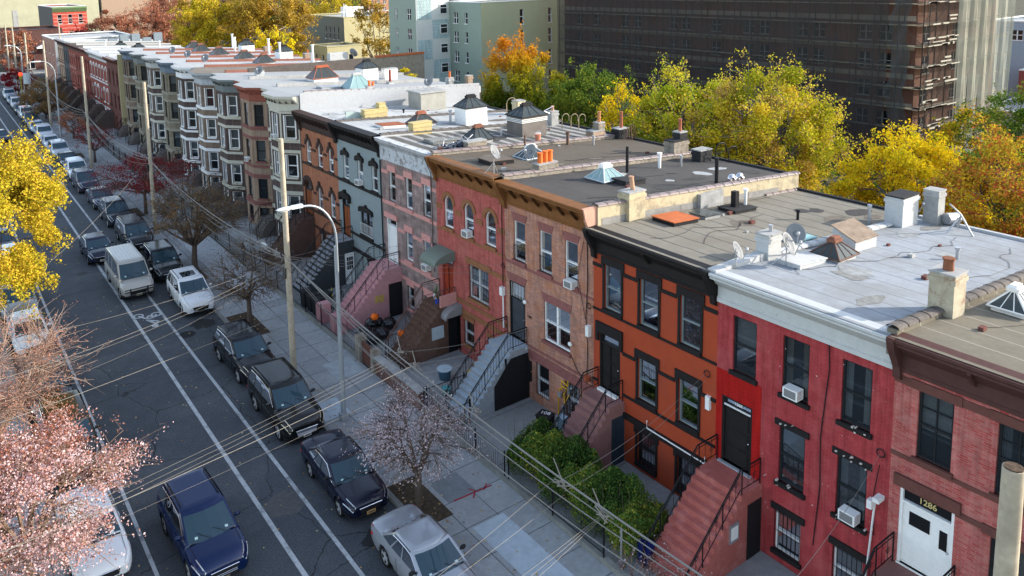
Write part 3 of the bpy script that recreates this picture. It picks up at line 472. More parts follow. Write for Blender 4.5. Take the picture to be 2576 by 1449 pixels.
# --- H2 orange
A = 16.15
T = [(4.5, 5.4, 6.15, 8.0), (2.62, 3.53, 6.15, 8.0), (.7, 1.6, 6.15, 8.0)]; Mi = [(2.7, 3.6, 3.1, 4.8), (.75, 1.63, 3.1, 4.8)]; B = [(2.7, 3.61, .45, 1.8), (.7, 1.65, .45, 1.8)]; D = (4.55, 5.7, 2.72, 5.07)
H2, f2 = rowhouse(A, 22.19, XF, XB, ZG, 8.36, 9.38, ORG, R_TAN, 'orange-red row house with thick black trim, black cornice and tan seamed roof', [x+(0,) for x in T+Mi+B+[D]])
for i, (a, b, c, d) in enumerate(T): window(H2, f2, a, b, c, d, GRF, BLKT, BLKT, lx=.16, lz=.3, casing=BLKT, hood='ear', curtain=('half', GC[1]) if i == 1 else None)
for i, (a, b, c, d) in enumerate(Mi): window(H2, f2, a, b, c, d, GRF, BLKT, BLKT, lx=.16, lz=.3, casing=BLKT, hood='ear', curtain=('full', GC[1]))
for a, b, c, d in B: window(H2, f2, a, b, c, d, BLKT, BLKT, BLKT, lx=.16, lz=.22, casing=BLKT, hood='ear', bars='full')
door(H2, f2, *D, BLKT, BLKT, .4, 'panel', BLKT, double=True, hood='ear', lz=.42)
m = M()
for z0, z1, segs in ((7.78, 7.92, ((0, .54), (1.76, 2.46), (3.69, 4.34), (5.56, 6.04))), (5.93, 6.02, ((0, 6.04),)), (4.55, 4.68, ((0, .6), (1.79, 2.54), (3.76, 4.4))), (2.85, 2.95, ((0, 4.4), (5.75, 6.04))), (1.98, 2.2, ((0, 4.4),))):
    for a, b in segs: f2.box(m, a, b, z0, z1, 0, .05 if z0 > 2 else .12)
m.obj('trim_band', BLKT, H2); m = M(); f2.box(m, 4.6, 5.65, 2.62, 2.71, .02, .2); m.obj('door_sill', WHITE, H2)
cornice(H2, XF, 16.17, 22.17, 9.42, 8.38, BLKT, brk=BLKT, step=6)
S2 = stoop(H2, 20.45, 21.95, 2.62, 0, 9.6, XF, MAUV2, scroll=True, gap=.31, nst=11, land=.85); m = M().box(12.05, 12.72, 20.42, 20.45, .14, 2.1); m.obj('under_stoop_gate', mat('dark_blue_gate', (.03, .045, .06), .5, .2), S2); party(H2, 22.1, 24.0, XB, 9.38, .02)
m = M(); m.path([f2.p(.3, 2.42, .16), f2.p(.3, 2.15, .16), f2.p(3.0, 2.2, .16), f2.p(3.0, 2.5, .16)], .025); m.obj('white_pipe', WHITE, H2)
hatch(H2, 16.3, 21.0, 1.5, 1.15, rz(9.38, 16.3), .16, mat('orange_hatch_lid', (.42, .12, .045), .7, .2, 3), sm=BLK); hatch(H2, 18.1, 20.9, 1.0, .8, rz(9.38, 18.1), .12, GB, name='skylight', sm=GREYM); hatch(H2, 18.5, 16.75, 1.0, .75, rz(9.38, 18.5), .14, mat('teal_skylight', (.2, .42, .42), .2, .05), name='skylight', sm=CHR)
hatch(H2, 20.3, 20.9, 1.5, .9, rz(9.38, 20), .1, TARM, name='tar_patch'); m = M().box(20.1, 20.35, 20.85, 21.1, 8.7, 9.75); m.obj('flue_box', BLK, H2); vent(H2, 20.95, 20.95, 8.85, .8, .07, WHITE); vent(H2, 23.5, 16.7, 8.65, .75, .06, GREYM); m = M().box(19.0, 20.6, 21.85, 22.1, 8.7, 9.6); m.obj('parapet_pier', CONC, H2)
m = M(); 
for i in range(int(13.2/2.4)): x = 13.1+i*2.4; m.add([(xx, 22.025, rz(9.38, xx)+k) for xx, k in ((x, -.2), (x+2.37, -.2), (x+2.37, .3), (x, .3))], [(0, 1, 2, 3)]); 
m.obj('flashing', mat('grey_flashing', (.24, .23, .215), .8, .2, 3), H2)
# --- H3 peach
A = 22.19
T = [(4.36, 5.19, 6.5, 8.37), (2.56, 3.37, 6.5, 8.37), (.92, 1.72, 6.5, 8.37)]; BG = (1.42, 3.12, 3.37, 5.2); B = [(2.82, 3.66, .55, 2.1), (.86, 1.7, .55, 2.05)]; D = (4.43, 5.58, 2.7, 5.4)
H3, f3 = rowhouse(A, 28.04, XF, XB, ZG, 9.07, 10.08, PEACH, R_GRY, 'peach brick row house with mauve lintels, ochre cornice and dark grey roof', [x+(0,) for x in T+[BG]+B+[D]])
for i, (a, b, c, d) in enumerate(T): window(H3, f3, a, b, c, d, WHITE, MAUVE, MAUVE, hood='flare', bars='short' if i != 2 else None, curtain=[('half', GC[0]), None, ('blind', GC[0])][i])
window(H3, f3, *BG, WHITE, MAUVE, MAUVE, hood='flare', double=True, curtain=('half', GC[4]))
for a, b, c, d in B: window(H3, f3, a, b, c, d, WHITE, MAUVE, None, hood='flare', bars='full', curtain=('half', GC[0]))
D3 = door(H3, f3, *D, BLKT, mat('dark_metal_door', (.05, .055, .065), .35, .2, 4), .75, 'iron', MAUVE, hood='flare'); m = M()
for i in range(9): a = 4.55+i*.11; m.path([f3.p(a, 4.66, -.03), f3.p(a, 5.32, -.03)], .012, 4)
m.obj('transom_bars', WHITE, D3); text('1292', f3, 4.1, 4.0, .18, H3, BLKT, .012)
m = M(); f3.box(m, 0, 4.4, 2.62, 2.72, 0, .04); f3.box(m, 0, 4.4, 2.1, 2.5, 0, .05); f3.box(m, 0, 5.85, 6.22, 6.34, 0, .03) ; m.obj('stone_band', MAUVE, H3)
cornice(H3, XF, A, 28.04, 10.15, 9.07, OCHRE, brk=mat('dark_ochre', (.08, .035, .015), .7, 0), step=.78); m = M().prism([(XF+.4, 9.1), (XF-.2, 9.1), (XF-.5, 9.7), (XF-.62, 10.2), (XF+.4, 10.2)], 1, 22.1, 22.24); m.obj('cornice_end_cap', mat('salmon_flashing', (.55, .3, .22), .7, .15), H3)
stoop(H3, 26.4, 28.0, 2.62, 0, 9.35, XF, STB, gap=.16, nst=11, tread=mat('blue_stone_tread', (.34, .4, .46), .7, .1)); s = M(); s.box(11.4, 11.5, 26.4, 26.44, .15, 2.4); s.add([(x, 26.37, z) for x, z in ((12.76, .15), (10.75, .15), (10.75, 1.3), (11.7, 2.35), (12.76, 2.35))], [(0, 1, 2, 3, 4)]); s.obj('under_stoop_gate', BLK, H3)
party(H3, 22.19, XF+.1, XB+.1, 10.08, .12, m=CREAMP, th=.3, low=1.6); chimney(H3, 14.95, 22.15, .95, .6, 9.7, .75, CREAMP, ((.05, .6),), mat('pale_clay_pot', (.45, .27, .18), .8, .25), lean=-.1)
pyramid(H3, 17.05, 25.8, 1.25, 1.1, rz(10.08, 17), .1, .55, GREYM, mat('pale_blue_frame', (.5, .56, .6), .5, .05), WHITE, gm=GT); hatch(H3, 17.6, 24.85, 1.3, .9, rz(10.08, 17.6), .2, TARM, name='tar_hatch'); m = M().box(18.3, 18.55, 25.9, 26.1, 9.6, 9.87); m.obj('loose_block', CONC, H3)
vent(H3, 19.35, 26.6, 9.6, 1.35, .075, BLK, False); vent(H3, 21.7, 26.6, 9.45, .75, .08, WHITE); vent(H3, 21.05, 22.6, 9.5, 1.35, .09, BLK, False)
for x in (21.9, 22.5): goose(H3, x, 22.5, rz(10.08, x), .35, .12, CHR, w=.3)
chimney(H3, 25.4, 26.9, .9, .6, 9.1, .75, TARM); goose(H3, 25.8, 26.3, 9.1, 1.1, .035, w=.9); goose(H3, 26.4, 25.9, 9.1, .9, .03, w=.7)
aircon(f3, 1.25, 6.42, 'white window air conditioner under the right top window of the peach brick house')
m = M(); f3.box(m, 4.0, 4.4, 1.5, 1.95, 0, .12); f3.box(m, 4.0, 4.4, 1.0, 1.4, 0, .12); m.obj('mailbox', BLK, H3)
g = M(); YP = mat('yellow_pipe', (.65, .38, .03), .5, .05); g.path([f3.p(2.05, ZG, .12), f3.p(2.05, 1.15, .12), f3.p(1.95, 1.6, .12), f3.p(1.85, 1.6, .12), f3.p(1.85, 2.0, .12), f3.p(1.45, 1.9, .12), f3.p(1.45, 2.15, .12)], .035, 6); g.path([f3.p(1.85, 1.75, .12), f3.p(1.5, 1.75, .12), f3.p(1.7, 1.45, .12), f3.p(1.65, 1.05, .12)], .035, 6); g.path([f3.p(1.6, 1.0, .12), f3.p(1.45, 1.4, .12), f3.p(1.35, 1.55, .12)], .03, 6); gm = g.obj('gas_pipe', YP, H3); g = M()
for a, z in ((1.9, 1.35), (1.65, .85), (1.65, .62), (1.62, .4)): f3.box(g, a-.1, a+.1, z-.1, z+.1, .12, .24)
g.obj('gas_meter', GREYM, gm)
for a, z in ((4.28, 4.75), (.42+.85, 3.9), (4.3, 2.55)): m = M(); m.ell(f3.p(a, z, .15), (.07, .12, .1), 8, 6); m.obj('wall_lamp', WHITE, H3, 60)
# --- H4 red brick arched
A = 28.04
T = [(4.32, 5.14, 6.6, 8.3), (2.52, 3.34, 6.6, 8.3), (.72, 1.54, 6.6, 8.3)]; BG = (1.38, 2.99, 3.45, 5.2); B = [(2.7, 3.56, .8, 2.1), (1.0, 1.5, .8, 1.9)]; D = (4.45, 5.5, 2.72, 4.95); G = (3.9, 4.75, .14, 2.15)
H4, f4 = rowhouse(A, 33.91, XF, XB, ZG, 9.15, 10.2, REDB, R_BRN, 'red brick row house with three brown-arched white windows, ochre cornice and green door awning', [x+(1,) for x in T]+[x+(0,) for x in [BG]+B+[D, G]])
for i, (a, b, c, d) in enumerate(T): window(H4, f4, a, b, c, d, WHITE, TANST, TANST, arch=True, curtain=[None, ('blind', GC[2]), ('side', GC[2])][i])
window(H4, f4, *BG, WHITE, TANST, TANST, double=True, bars='full', lx=.25, lz=.3, curtain=('half', GC[1])); [window(H4, f4, *x, WHITE, TANST, TANST, bars='full', curtain=('half', GC[0])) for x in B]
door(H4, f4, *D, mat('red_door_frame', (.3, .06, .05), .6, .1), REDW, .4, 'panel', TANST, double=True)
m = M(); [f4.box(m, a, b, 7.45, 7.72, 0, .035) for a, b in ((0, .5), (1.76, 2.3), (3.56, 4.1), (5.36, 5.87))]; f4.box(m, 0, 5.87, 6.35, 6.45, 0, .04); f4.box(m, 0, 4.3, 2.9, 3.1, 0, .045); f4.box(m, 0, 4.3, 2.35, 2.6, 0, .045); f4.box(m, 0, 1.3, 5.2, 5.42, 0, .04); m.obj('stone_band', TANST, H4)
cornice(H4, XF, A, 33.91, 10.25, 9.15, OCHRE, brk=mat('dark_ochre', (.08, .035, .015), .7, 0), step=.78)
def awning(H, fr, a0, a1, z, out, m, name='awning'):
    c = M(); n = 6; c.loft([[fr.p(a, z-.45+.5*cos(pi/2*i/n)-.05, out*sin(pi/2*i/n)) for i in range(n+1)] for a in (a0, a1)], False, False); [c.poly(*[fr.p(a, z-.45+.5*cos(pi/2*i/n)-.05, out*sin(pi/2*i/n)) for i in range(n+1)], fr.p(a, z-.5, 0)) for a in (a0, a1)]; fr.box(c, a0, a1, z-.62, z-.5, out-.02, out); return c.obj(name, m, H, 40)
AWG = mat('grey_green_awning', (.16, .19, .16), .5, .08); awning(H4, f4, 4.25, 5.7, 5.45, 1.25, AWG); aw2 = awning(H4, f4, 3.7, 4.95, 2.75, 1.0, mat('grey_awning', (.24, .24, .24), .4, .1))
m = M(); [m.path([f4.p(3.93+.09*i, .16, -.05), f4.p(3.93+.09*i, 2.14, -.05)], .012, 4) for i in range(10)]; [m.path([f4.p(3.9, z, -.05), f4.p(4.75, z, -.05)], .014, 4) for z in (.3, 1.1, 2.0)]; m.obj('barred_gate', IRON, H4); m = M(); m.poly(*[f4.p(a, z, -.4) for a, z in ((3.8, .14), (4.85, .14), (4.85, 2.3), (3.8, 2.3))]); m.obj('doorway_recess', DARK, H4)
S4 = stoop(H4, 32.25, 33.85, 2.65, 0, 9.5, XF, BSTN, rm=mat('rusty_brown_rail', (.12, .06, .05), .7, .2), gap=.9, nst=11); m = M(); m.add([(x, 32.22, z) for x, z in ((12.76, .14), (12.2, .14), (12.2, 2.3), (12.76, 2.3))], [(0, 1, 2, 3)]); m.obj('dark_doorway', DARK, S4)
m = M().box(11.2, 11.9, 32.18, 32.24, 1.1, 1.75); m.obj('panel_board', mat('pale_panel', (.42, .5, .55), .6, .1), S4); m = M().box(11.75, 12.75, 32.2, 32.3, 2.7, 3.3); m.obj('landing_panel', PINKT, S4)
party(H4, 28.04, XF-.1, XB, 10.2, .1, m=GRYB); chimney(H4, 15.4, 28.2, 1.15, .5, 9.85, .6, GRYB, ((-.3, .5), (.02, .55), (.32, .55)), mat('orange_flue_tile', (.7, .17, .04), .7, .08), pr=.13); chimney(H4, 25.0, 28.3, 1.2, .7, 9.3, .9, GRYB, (), cap=TARM); chimney(H4, 25.35, 28.35, .55, .5, 10.1, .5, TARM, ((0, .7),), mat('rust_pot', (.35, .12, .07), .8, .2))
hatch(H4, 14.5, 30.9, 1.5, 1.0, rz(10.2, 14.5), .2, mat('tar_brown_lid', (.12, .1, .085), .9, .2), sm=BLK); pyramid(H4, 17.0, 31.2, 1.3, 1.0, rz(10.2, 17), .05, .5, GREYM, mat('pale_blue_frame', (.5, .56, .6), .5, .05), WHITE)
dish(12.7, 28.7, rz(10.2, 12.7), 1.05, .36, 155, 'satellite dish on a tall grey mast at the ochre cornice corner'); dish(14.75, 28.45, rz(10.2, 14.75)+.5, .45, .38, 260, 'dark satellite dish beside the row of orange flue tiles')
vent(H4, 18.4, 33.4, 9.8, .8, .05, mat('brown_pipe', (.12, .07, .05), .7, 0), False); vent(H4, 21.5, 33.3, 9.6, .7, .08, mat('brown_pipe', (.12, .07, .05), .7, 0)); m = M(); [m.path([(26.0+.15*i, 33.0-.1*i, 9.2), (26.1+.15*i, 33.0, 10.1), (26.4+.15*i, 33.0, 10.2), (26.6+.15*i, 33.0, 9.2)], .03) for i in range(3)]; m.obj('bent_pipe', mat('brown_pipe', (.12, .07, .05), .7, 0), H4)
aircon(f4, 2.95, 6.62, 'white air conditioner in the middle arched window of the red brick house')
# --- H5 stone
A = 33.91
T = [(4.34, 5.06, 6.65, 8.43), (2.49, 3.2, 6.65, 8.43), (.59, 1.31, 6.65, 8.43)]; Mi = [(2.64, 3.34, 3.6, 5.27), (.74, 1.45, 3.6, 5.27)]; B = [(2.64, 3.3, .75, 2.1), (.74, 1.4, .75, 2.1)]; D = (4.35, 5.5, 3.0, 5.6)
H5, f5 = rowhouse(A, 39.82, XF, XB, ZG, 9.04, 10.25, STONE, R_STR, 'mottled brown stone row house with pink trim, flaking white frieze and white front door', [x+(0,) for x in T+Mi+B+[D]])
for a, b, c, d in T+Mi: window(H5, f5, a, b, c, d, WHITE, PINKT, PINKT, lx=.1, lz=.36, curtain=('half', GC[1]) if a > 4 else None, bars='short' if c > 6 and a > 4 or (c > 6 and a < 1) else None)
for x in B: window(H5, f5, *x, WHITE, PINKT, PINKT, bars='full')
door(H5, f5, *D, WHITE, WHITE, .45, 'plain', PINKT, lz=.3); m = M(); [f5.box(m, a, b, z, z+.2, 0, .03) for z, a, b in ((8.2, 0, .49), (8.2, 1.41, 2.39), (8.2, 3.3, 4.24), (8.2, 5.16, 5.91), (5.05, 0, .64), (5.05, 1.55, 2.54), (5.05, 3.44, 4.2), (6.38, 0, 5.91), (2.3, 0, 4.2), (3.2, 0, 4.2))]; m.obj('pink_band', PINKT, H5)
m = M().prism([(XF, 9.02), (XF-.09, 9.02), (XF-.09, 9.8), (XF-.2, 9.95), (XF-.4, 10.15), (XF-.45, 10.32), (XF, 10.32)], 1, A, 39.82); m.obj('frieze', FRZ, H5)
stoop(H5, 37.9, 39.75, 2.95, 0, 9.0, XF, PINKS, gap=.35, scroll=True, nst=12); m = M(); [m.box(8.3, 9.0, y, y+.5, ZG, 1.25) for y in (37.6, 39.5)]; m.obj('stoop_pillar', PINKS, H5); m = M().box(11.9, 12.75, 37.86, 37.9, .14, 2.1); m.obj('barred_gate', BLK, H5); m = M().box(11.3, 11.55, 37.85, 37.9, 1.2, 1.6); m.box(11.0, 11.25, 37.87, 37.9, 1.2, 1.6); m.obj('wall_sign', mat('yellow_sign', (.5, .35, .1), .6, .2), H5)
party(H5, 33.91, XF-.2, XB, 10.25, .12, m=GRYB); chimney(H5, 15.6, 34.3, 1.2, .5, 9.9, .62, GRYB, ()); pyramid(H5, 17.2, 36.2, 1.3, 1.1, rz(10.25, 17.2), .15, .7, CONC, BLK, mat('rust_cap', (.2, .09, .06), .8, .3))
t = pyramid(H5, 21.4, 36.9, 1.9, 1.5, rz(10.25, 21.4), 1.25, .6, mat('tower_brown', (.16, .14, .125), .85, .2, 2), BLK); m = M(); [m.box(20.4, 22.4, 36.1, 37.7, 10.6+k*.09, 10.64+k*.09) for k in range(3)]; m.obj('ledge', CURT, t); chimney(H5, 24.6, 34.2, .95, .6, 9.3, .6, brick('tan_brick', (.4, .27, .17), (.3, .2, .14), (.4, .36, .3)), ()); chimney(H5, 24.9, 34.2, .5, .45, 9.8, .55, GRYB, ((0, .65),), mat('orange_brown_pot', (.45, .2, .09), .8, .1)); chimney(H5, 26.2, 33.7, .8, .6, 9.2, .7, TARM, ((.1, 1.0),), mat('rust_pot', (.35, .12, .07), .8, .2)); chimney(H5, 23.4, 38.6, .9, .6, 9.5, .8, CONC, ())
chimney(H5, 25.6, 39.3, .6, .5, 9.3, 1.0, CONC, ((0, .35),), mat('pale_clay_pot', (.45, .27, .18), .8, .25)); m = M(); m.path([(22.6, 39.0, 11.2), (25.0, 38.9, 10.3)], .04); m.path([(23.4, 38.9, 10.2), (25.3, 38.9, 10.75)], .03); m.obj('fallen_antenna', GREYM, H5)
dish(22.9, 37.3, rz(10.25, 22.9), .5, .42, 200, 'grey satellite dish beside the tall dark roof tower with glass cap')
for i, (x, y) in enumerate(((25.2, 37.9), (25.7, 37.6), (26.1, 37.3))): goose(H5, x, y, rz(10.25, x), .95, .03, mat('tan_hose', (.3, .24, .15), .7, 0), w=.6)
hatch(H5, 15.0, 36.8, 1.6, 1.0, rz(10.25, 15), .16, mat('grey_lid', (.2, .2, .19), .9, .2)); JK = mat('rag_pile', (.05, .06, .09), .8, .6, 9)
j = thing('junk_pile', 'heap of scrap, rags and twisted metal on the brown roof beside the tan brick chimney', 'junk pile', (14.6, 34.9, rz(10.25, 14.6))); m = M()
for i in range(16): m.ell((14.6+random.uniform(-.7, .7), 34.9+random.uniform(-.45, .45), rz(10.25, 14.6)+random.uniform(.02, .3)), (random.uniform(.08, .22), random.uniform(.08, .2), random.uniform(.05, .18)), 7, 5, .2)
m.obj('rags', JK, j); m = M()
for i in range(16): p = Vector((14.6+random.uniform(-.9, .9), 34.9+random.uniform(-.6, .6), rz(10.25, 14.6)+random.uniform(.05, .5))); m.path([p, p+Vector((random.uniform(-.7, .7), random.uniform(-.5, .5), random.uniform(-.2, .3)))], .02)
m.obj('scrap_metal', GREYM, j)
for x, y, c in ((20.6, 34.9, (.5, .2, .12)), (20.95, 35.3, (.6, .6, .6))): b = thing('paint_bucket', 'rust-red bucket on the streaked roof before the tower' if c[0] < .55 else 'white bucket on the streaked roof before the tower', 'bucket', (x, y, rz(10.25, x))); m = M().cyl(x, y, rz(10.25, x), rz(10.25, x)+.38, .15, .18); m.obj('body', mat('bucket%d' % int(c[0]*10), c, .5, .1), b); m = M(); m.path([(x+.18*cos(k*pi/8), y, rz(10.25, x)+.38+.12*sin(k*pi/8)) for k in range(9)], .008, 4); m.obj('handle', GREYM, b)
# --- H6 grey
A = 39.82
T = [(4.36, 5.12, 6.8, 8.38), (2.38, 3.14, 6.8, 8.38), (.56, 1.3, 6.8, 8.38)]; BG = (1.41, 2.92, 3.68, 5.2); B = [(1.3, 2.2, .6, 2.1)]; D = (4.42, 5.5, 3.0, 5.5)
H6, f6 = rowhouse(A, 45.75, XF, XB, ZG, 9.3, 10.3, GRAYP, R_BR2, 'grey-blue painted row house with black pedimented windows and black cornice', [x+(0,) for x in T+[BG]+B+[D]])
for i, (a, b, c, d) in enumerate(T): window(H6, f6, a, b, c, d, WHITE, BLKT, BLKT, hood='ped', curtain=('side', GC[0]) if i == 0 else None, casing=None)
window(H6, f6, *BG, BLKT, BLKT, BLKT, hood='ped', double=True, bars='white', curtain=None); window(H6, f6, *B[0], BLKT, BLKT, BLKT, bars='full'); door(H6, f6, *D, BLKT, WOODD, .5, 'panel', BLKT, hood='ped')
m = M(); f6.box(m, 0, 5.93, 6.55, 6.72, 0, .07); f6.box(m, 0, 4.4, 3.35, 3.5, 0, .07); f6.box(m, 0, 4.4, 2.3, 2.5, 0, .1); m.path([f6.p(.05, 8.9, .06), f6.p(.05, .3, .06)], .04); m.obj('trim_band', BLKT, H6)
cornice(H6, XF, A, 45.75, 10.38, 9.3, BLKT, brk=BLKT, step=.5); S6 = stoop(H6, 43.9, 45.6, 2.95, 0, 9.2, XF, mat('dark_stoop_base', (.05, .055, .06), .8, .2), gap=.32, nst=12, tread=mat('grey_step', (.3, .31, .33), .7, .1))
m = M().box(12.1, 12.72, 43.84, 43.9, .14, 2.15); d6 = m.obj('white_glazed_door', WHITE, S6); m = M(); [m.box(12.2+.15*i, 12.32+.15*i, 43.825, 43.84, 1.1+.28*j, 1.34+.28*j) for i in range(3) for j in range(3)]; m.obj('pane', GD, d6)
party(H6, 39.82, XF, XB, 10.3, .1, m=WHG, cm=mat('tar_coping', (.12, .105, .095), .8, .3, 5)); chimney(H6, 15.6, 39.95, 1.3, .55, 9.9, .85, YEL, (), cap=YEL); pyramid(H6, 17.3, 42.6, 1.5, 1.1, rz(10.3, 17.3), .1, .65, WHITE, mat('rusty_frame', (.14, .08, .06), .8, .3), mat('rust_cap2', (.3, .11, .07), .8, .3)); hatch(H6, 15.1, 42.7, 1.6, 1.0, rz(10.3, 15), .14, mat('rust_brown_lid', (.26, .09, .045), .8, .2), sm=WHITE)
pyramid(H6, 20.6, 41.7, 1.7, 1.3, rz(10.3, 20.6), 1.15, .65, WHITE, BLK, BLK); chimney(H6, 26.4, 43.9, .7, .7, 9.3, 1.1, mat('cream_chimney', (.5, .43, .28), .85, .2), ()); goose(H6, 24.9, 43.4, 9.5, 1.3, .03, mat('tan_hose', (.3, .24, .15), .7, 0), w=.9); vent(H6, 19.3, 42.2, 9.9, .8, .08, GREYM)
aircon(f6, 2.76, 6.85, 'white air conditioner in the middle top window of the grey-blue house')
# --- H7 brown-orange arched
A = 45.75
T = [(4.25, 5.0, 6.8, 8.4), (2.35, 3.1, 6.8, 8.4), (.65, 1.38, 6.8, 8.4)]; Mi = [(2.65, 3.37, 3.65, 5.35), (.7, 1.42, 3.65, 5.35)]; B = [(2.4, 3.3, .7, 2.1)]; D = (4.4, 5.6, 3.0, 5.5)
H7, f7 = rowhouse(A, 51.6, XF, XB, ZG, 9.2, 10.3, ORB, R_BRT, 'orange-brown brick row house with chocolate arches over white windows', [x+(1,) for x in T+Mi]+[B[0]+(0,), D+(1,)])
for a, b, c, d in T+Mi: window(H7, f7, a, b, c, d, WHITE, CHOC, CHOC, arch=True, hood='key')
window(H7, f7, *B[0], WHITE, CHOC, CHOC, bars='full'); door(H7, f7, *D, CHOC, WOODD, .7, 'panel', CHOC, arch=True); m = M(); [f7.box(m, 0, 5.85, z, z+.14, 0, .06) for z in (6.58, 3.4, 2.3)]; [f7.box(m, a, b, z, z+.16, 0, .05) for z, a, b in ((7.75, 0, .4), (7.75, 1.62, 2.1), (7.75, 3.35, 4.0), (7.75, 5.25, 5.85), (4.7, 0, .45), (4.7, 1.67, 2.4), (4.7, 3.62, 4.05))]; m.obj('stone_band', CHOC, H7)
cornice(H7, XF, A, 51.55, 10.38, 9.2, CHOC, brk=CHOC, step=.55); stoop(H7, 49.9, 51.5, 2.95, 0, 9.4, XF, mat('dark_brown_steps', (.1, .06, .05), .8, .2), gap=.32)
party(H7, 45.75, XF, XB, 10.3, .06, m=WHG, cm=mat('tar_coping', (.12, .105, .095), .8, .3, 5)); chimney(H7, 15.8, 46.1, 1.7, .5, 9.9, .85, YEL, (), cap=YEL); chimney(H7, 16.3, 46.1, .45, .45, 10.6, .5, YEL, (), cap=YEL)
m = M().box(21.0, 23.2, 48.6, 50.4, 9.3, 10.95); ph = m.obj('roof_bulkhead', mat('grey_tan_bulkhead', (.33, .32, .28), .85, .15, 2), H7); m = M().box(20.9, 23.3, 48.5, 50.5, 10.95, 11.05); m.obj('bulkhead_roof', CONC, ph); dish(22.0, 49.0, 11.05, .7, .4, 240, 'satellite dish on top of the grey-tan roof bulkhead')
m = M(); m.prism([(13.9, 10.2), (15.1, 10.15), (15.1, 10.3), (14.9, 10.6), (14.4, 10.72), (13.9, 10.72)], 1, 46.5, 46.6); m.obj('curved_screen', mat('pale_green_screen', (.35, .42, .4), .5, .05), H7)
def roofmess(H, y0, y1, zr, dark, light, seed):
    R = random.Random(seed)
    for k in range(7):
        x, y, a, b = R.uniform(13.5, 25.5), R.uniform(y0+.8, y1-.8), R.uniform(.25, .9), R.uniform(.2, .6); m = M()
        m.poly(*[(x+a*cos(t*pi/6)*R.uniform(.7, 1.2), y+b*sin(t*pi/6)*R.uniform(.7, 1.2), 0) for t in range(12)]); m.v = [(p[0], p[1], rz(zr, p[0])+.006+.001*k) for p in m.v]; m.obj('roof_patch', dark if k % 3 else light, H)
    for k in range(3):
        x, y = R.uniform(13.3, 20), R.uniform(y0+.6, y1-.6); p = [(x, y)]
        for j in range(9): x += R.uniform(.3, .9); y = min(y1-.3, max(y0+.3, y+R.uniform(-.45, .45))); p.append((min(x, 26), y))
        m = M(); m.path([(q[0], q[1], rz(zr, q[0])+.02) for q in p], .008, 4); m.obj('roof_cable', BLK, H)
    for k in range(5):
        x, y = R.uniform(13.5, 25.5), R.uniform(y0+.5, y1-.5); s = R.uniform(.05, .14); m = M().box(x-s, x+s, y-s*.6, y+s*.6, rz(zr, x), rz(zr, x)+s); m.obj('loose_brick', CONC if k % 2 else BROWN, H)
    vent(H, R.uniform(19, 24), R.uniform(y0+1, y1-1), rz(zr, 22), .4, .06, R.choice((BLK, GREYM)))
TD = mat('tar_patch_dark', (.055, .052, .05), .8, .25, 6); TG = mat('silver_patch', (.3, .31, .31), .6, .2, 5); TB = mat('brown_patch', (.14, .12, .1), .9, .2, 5)
for i, (H, a, b, z_, d, l) in enumerate(((H0, 4.3, 10.1, 9.38, TB, TB), (H1, 10.4, 16, 9.38, mat('silver_stain', (.26, .27, .27), .8, .3, 4), mat('silver_stain_dark', (.2, .2, .19), .8, .3, 4)), (H2, 16.3, 22, 9.38, TD, TB), (H3, 22.4, 27.9, 10.08, TD, TG), (H4, 28.2, 33.7, 10.2, TD, TB), (H5, 34.1, 39.7, 10.25, TD, TG), (H6, 40, 45.6, 10.3, TB, TG), (H7, 46, 51.4, 10.3, TG, TG))): roofmess(H, a, b, z_, d, l, 90+i)
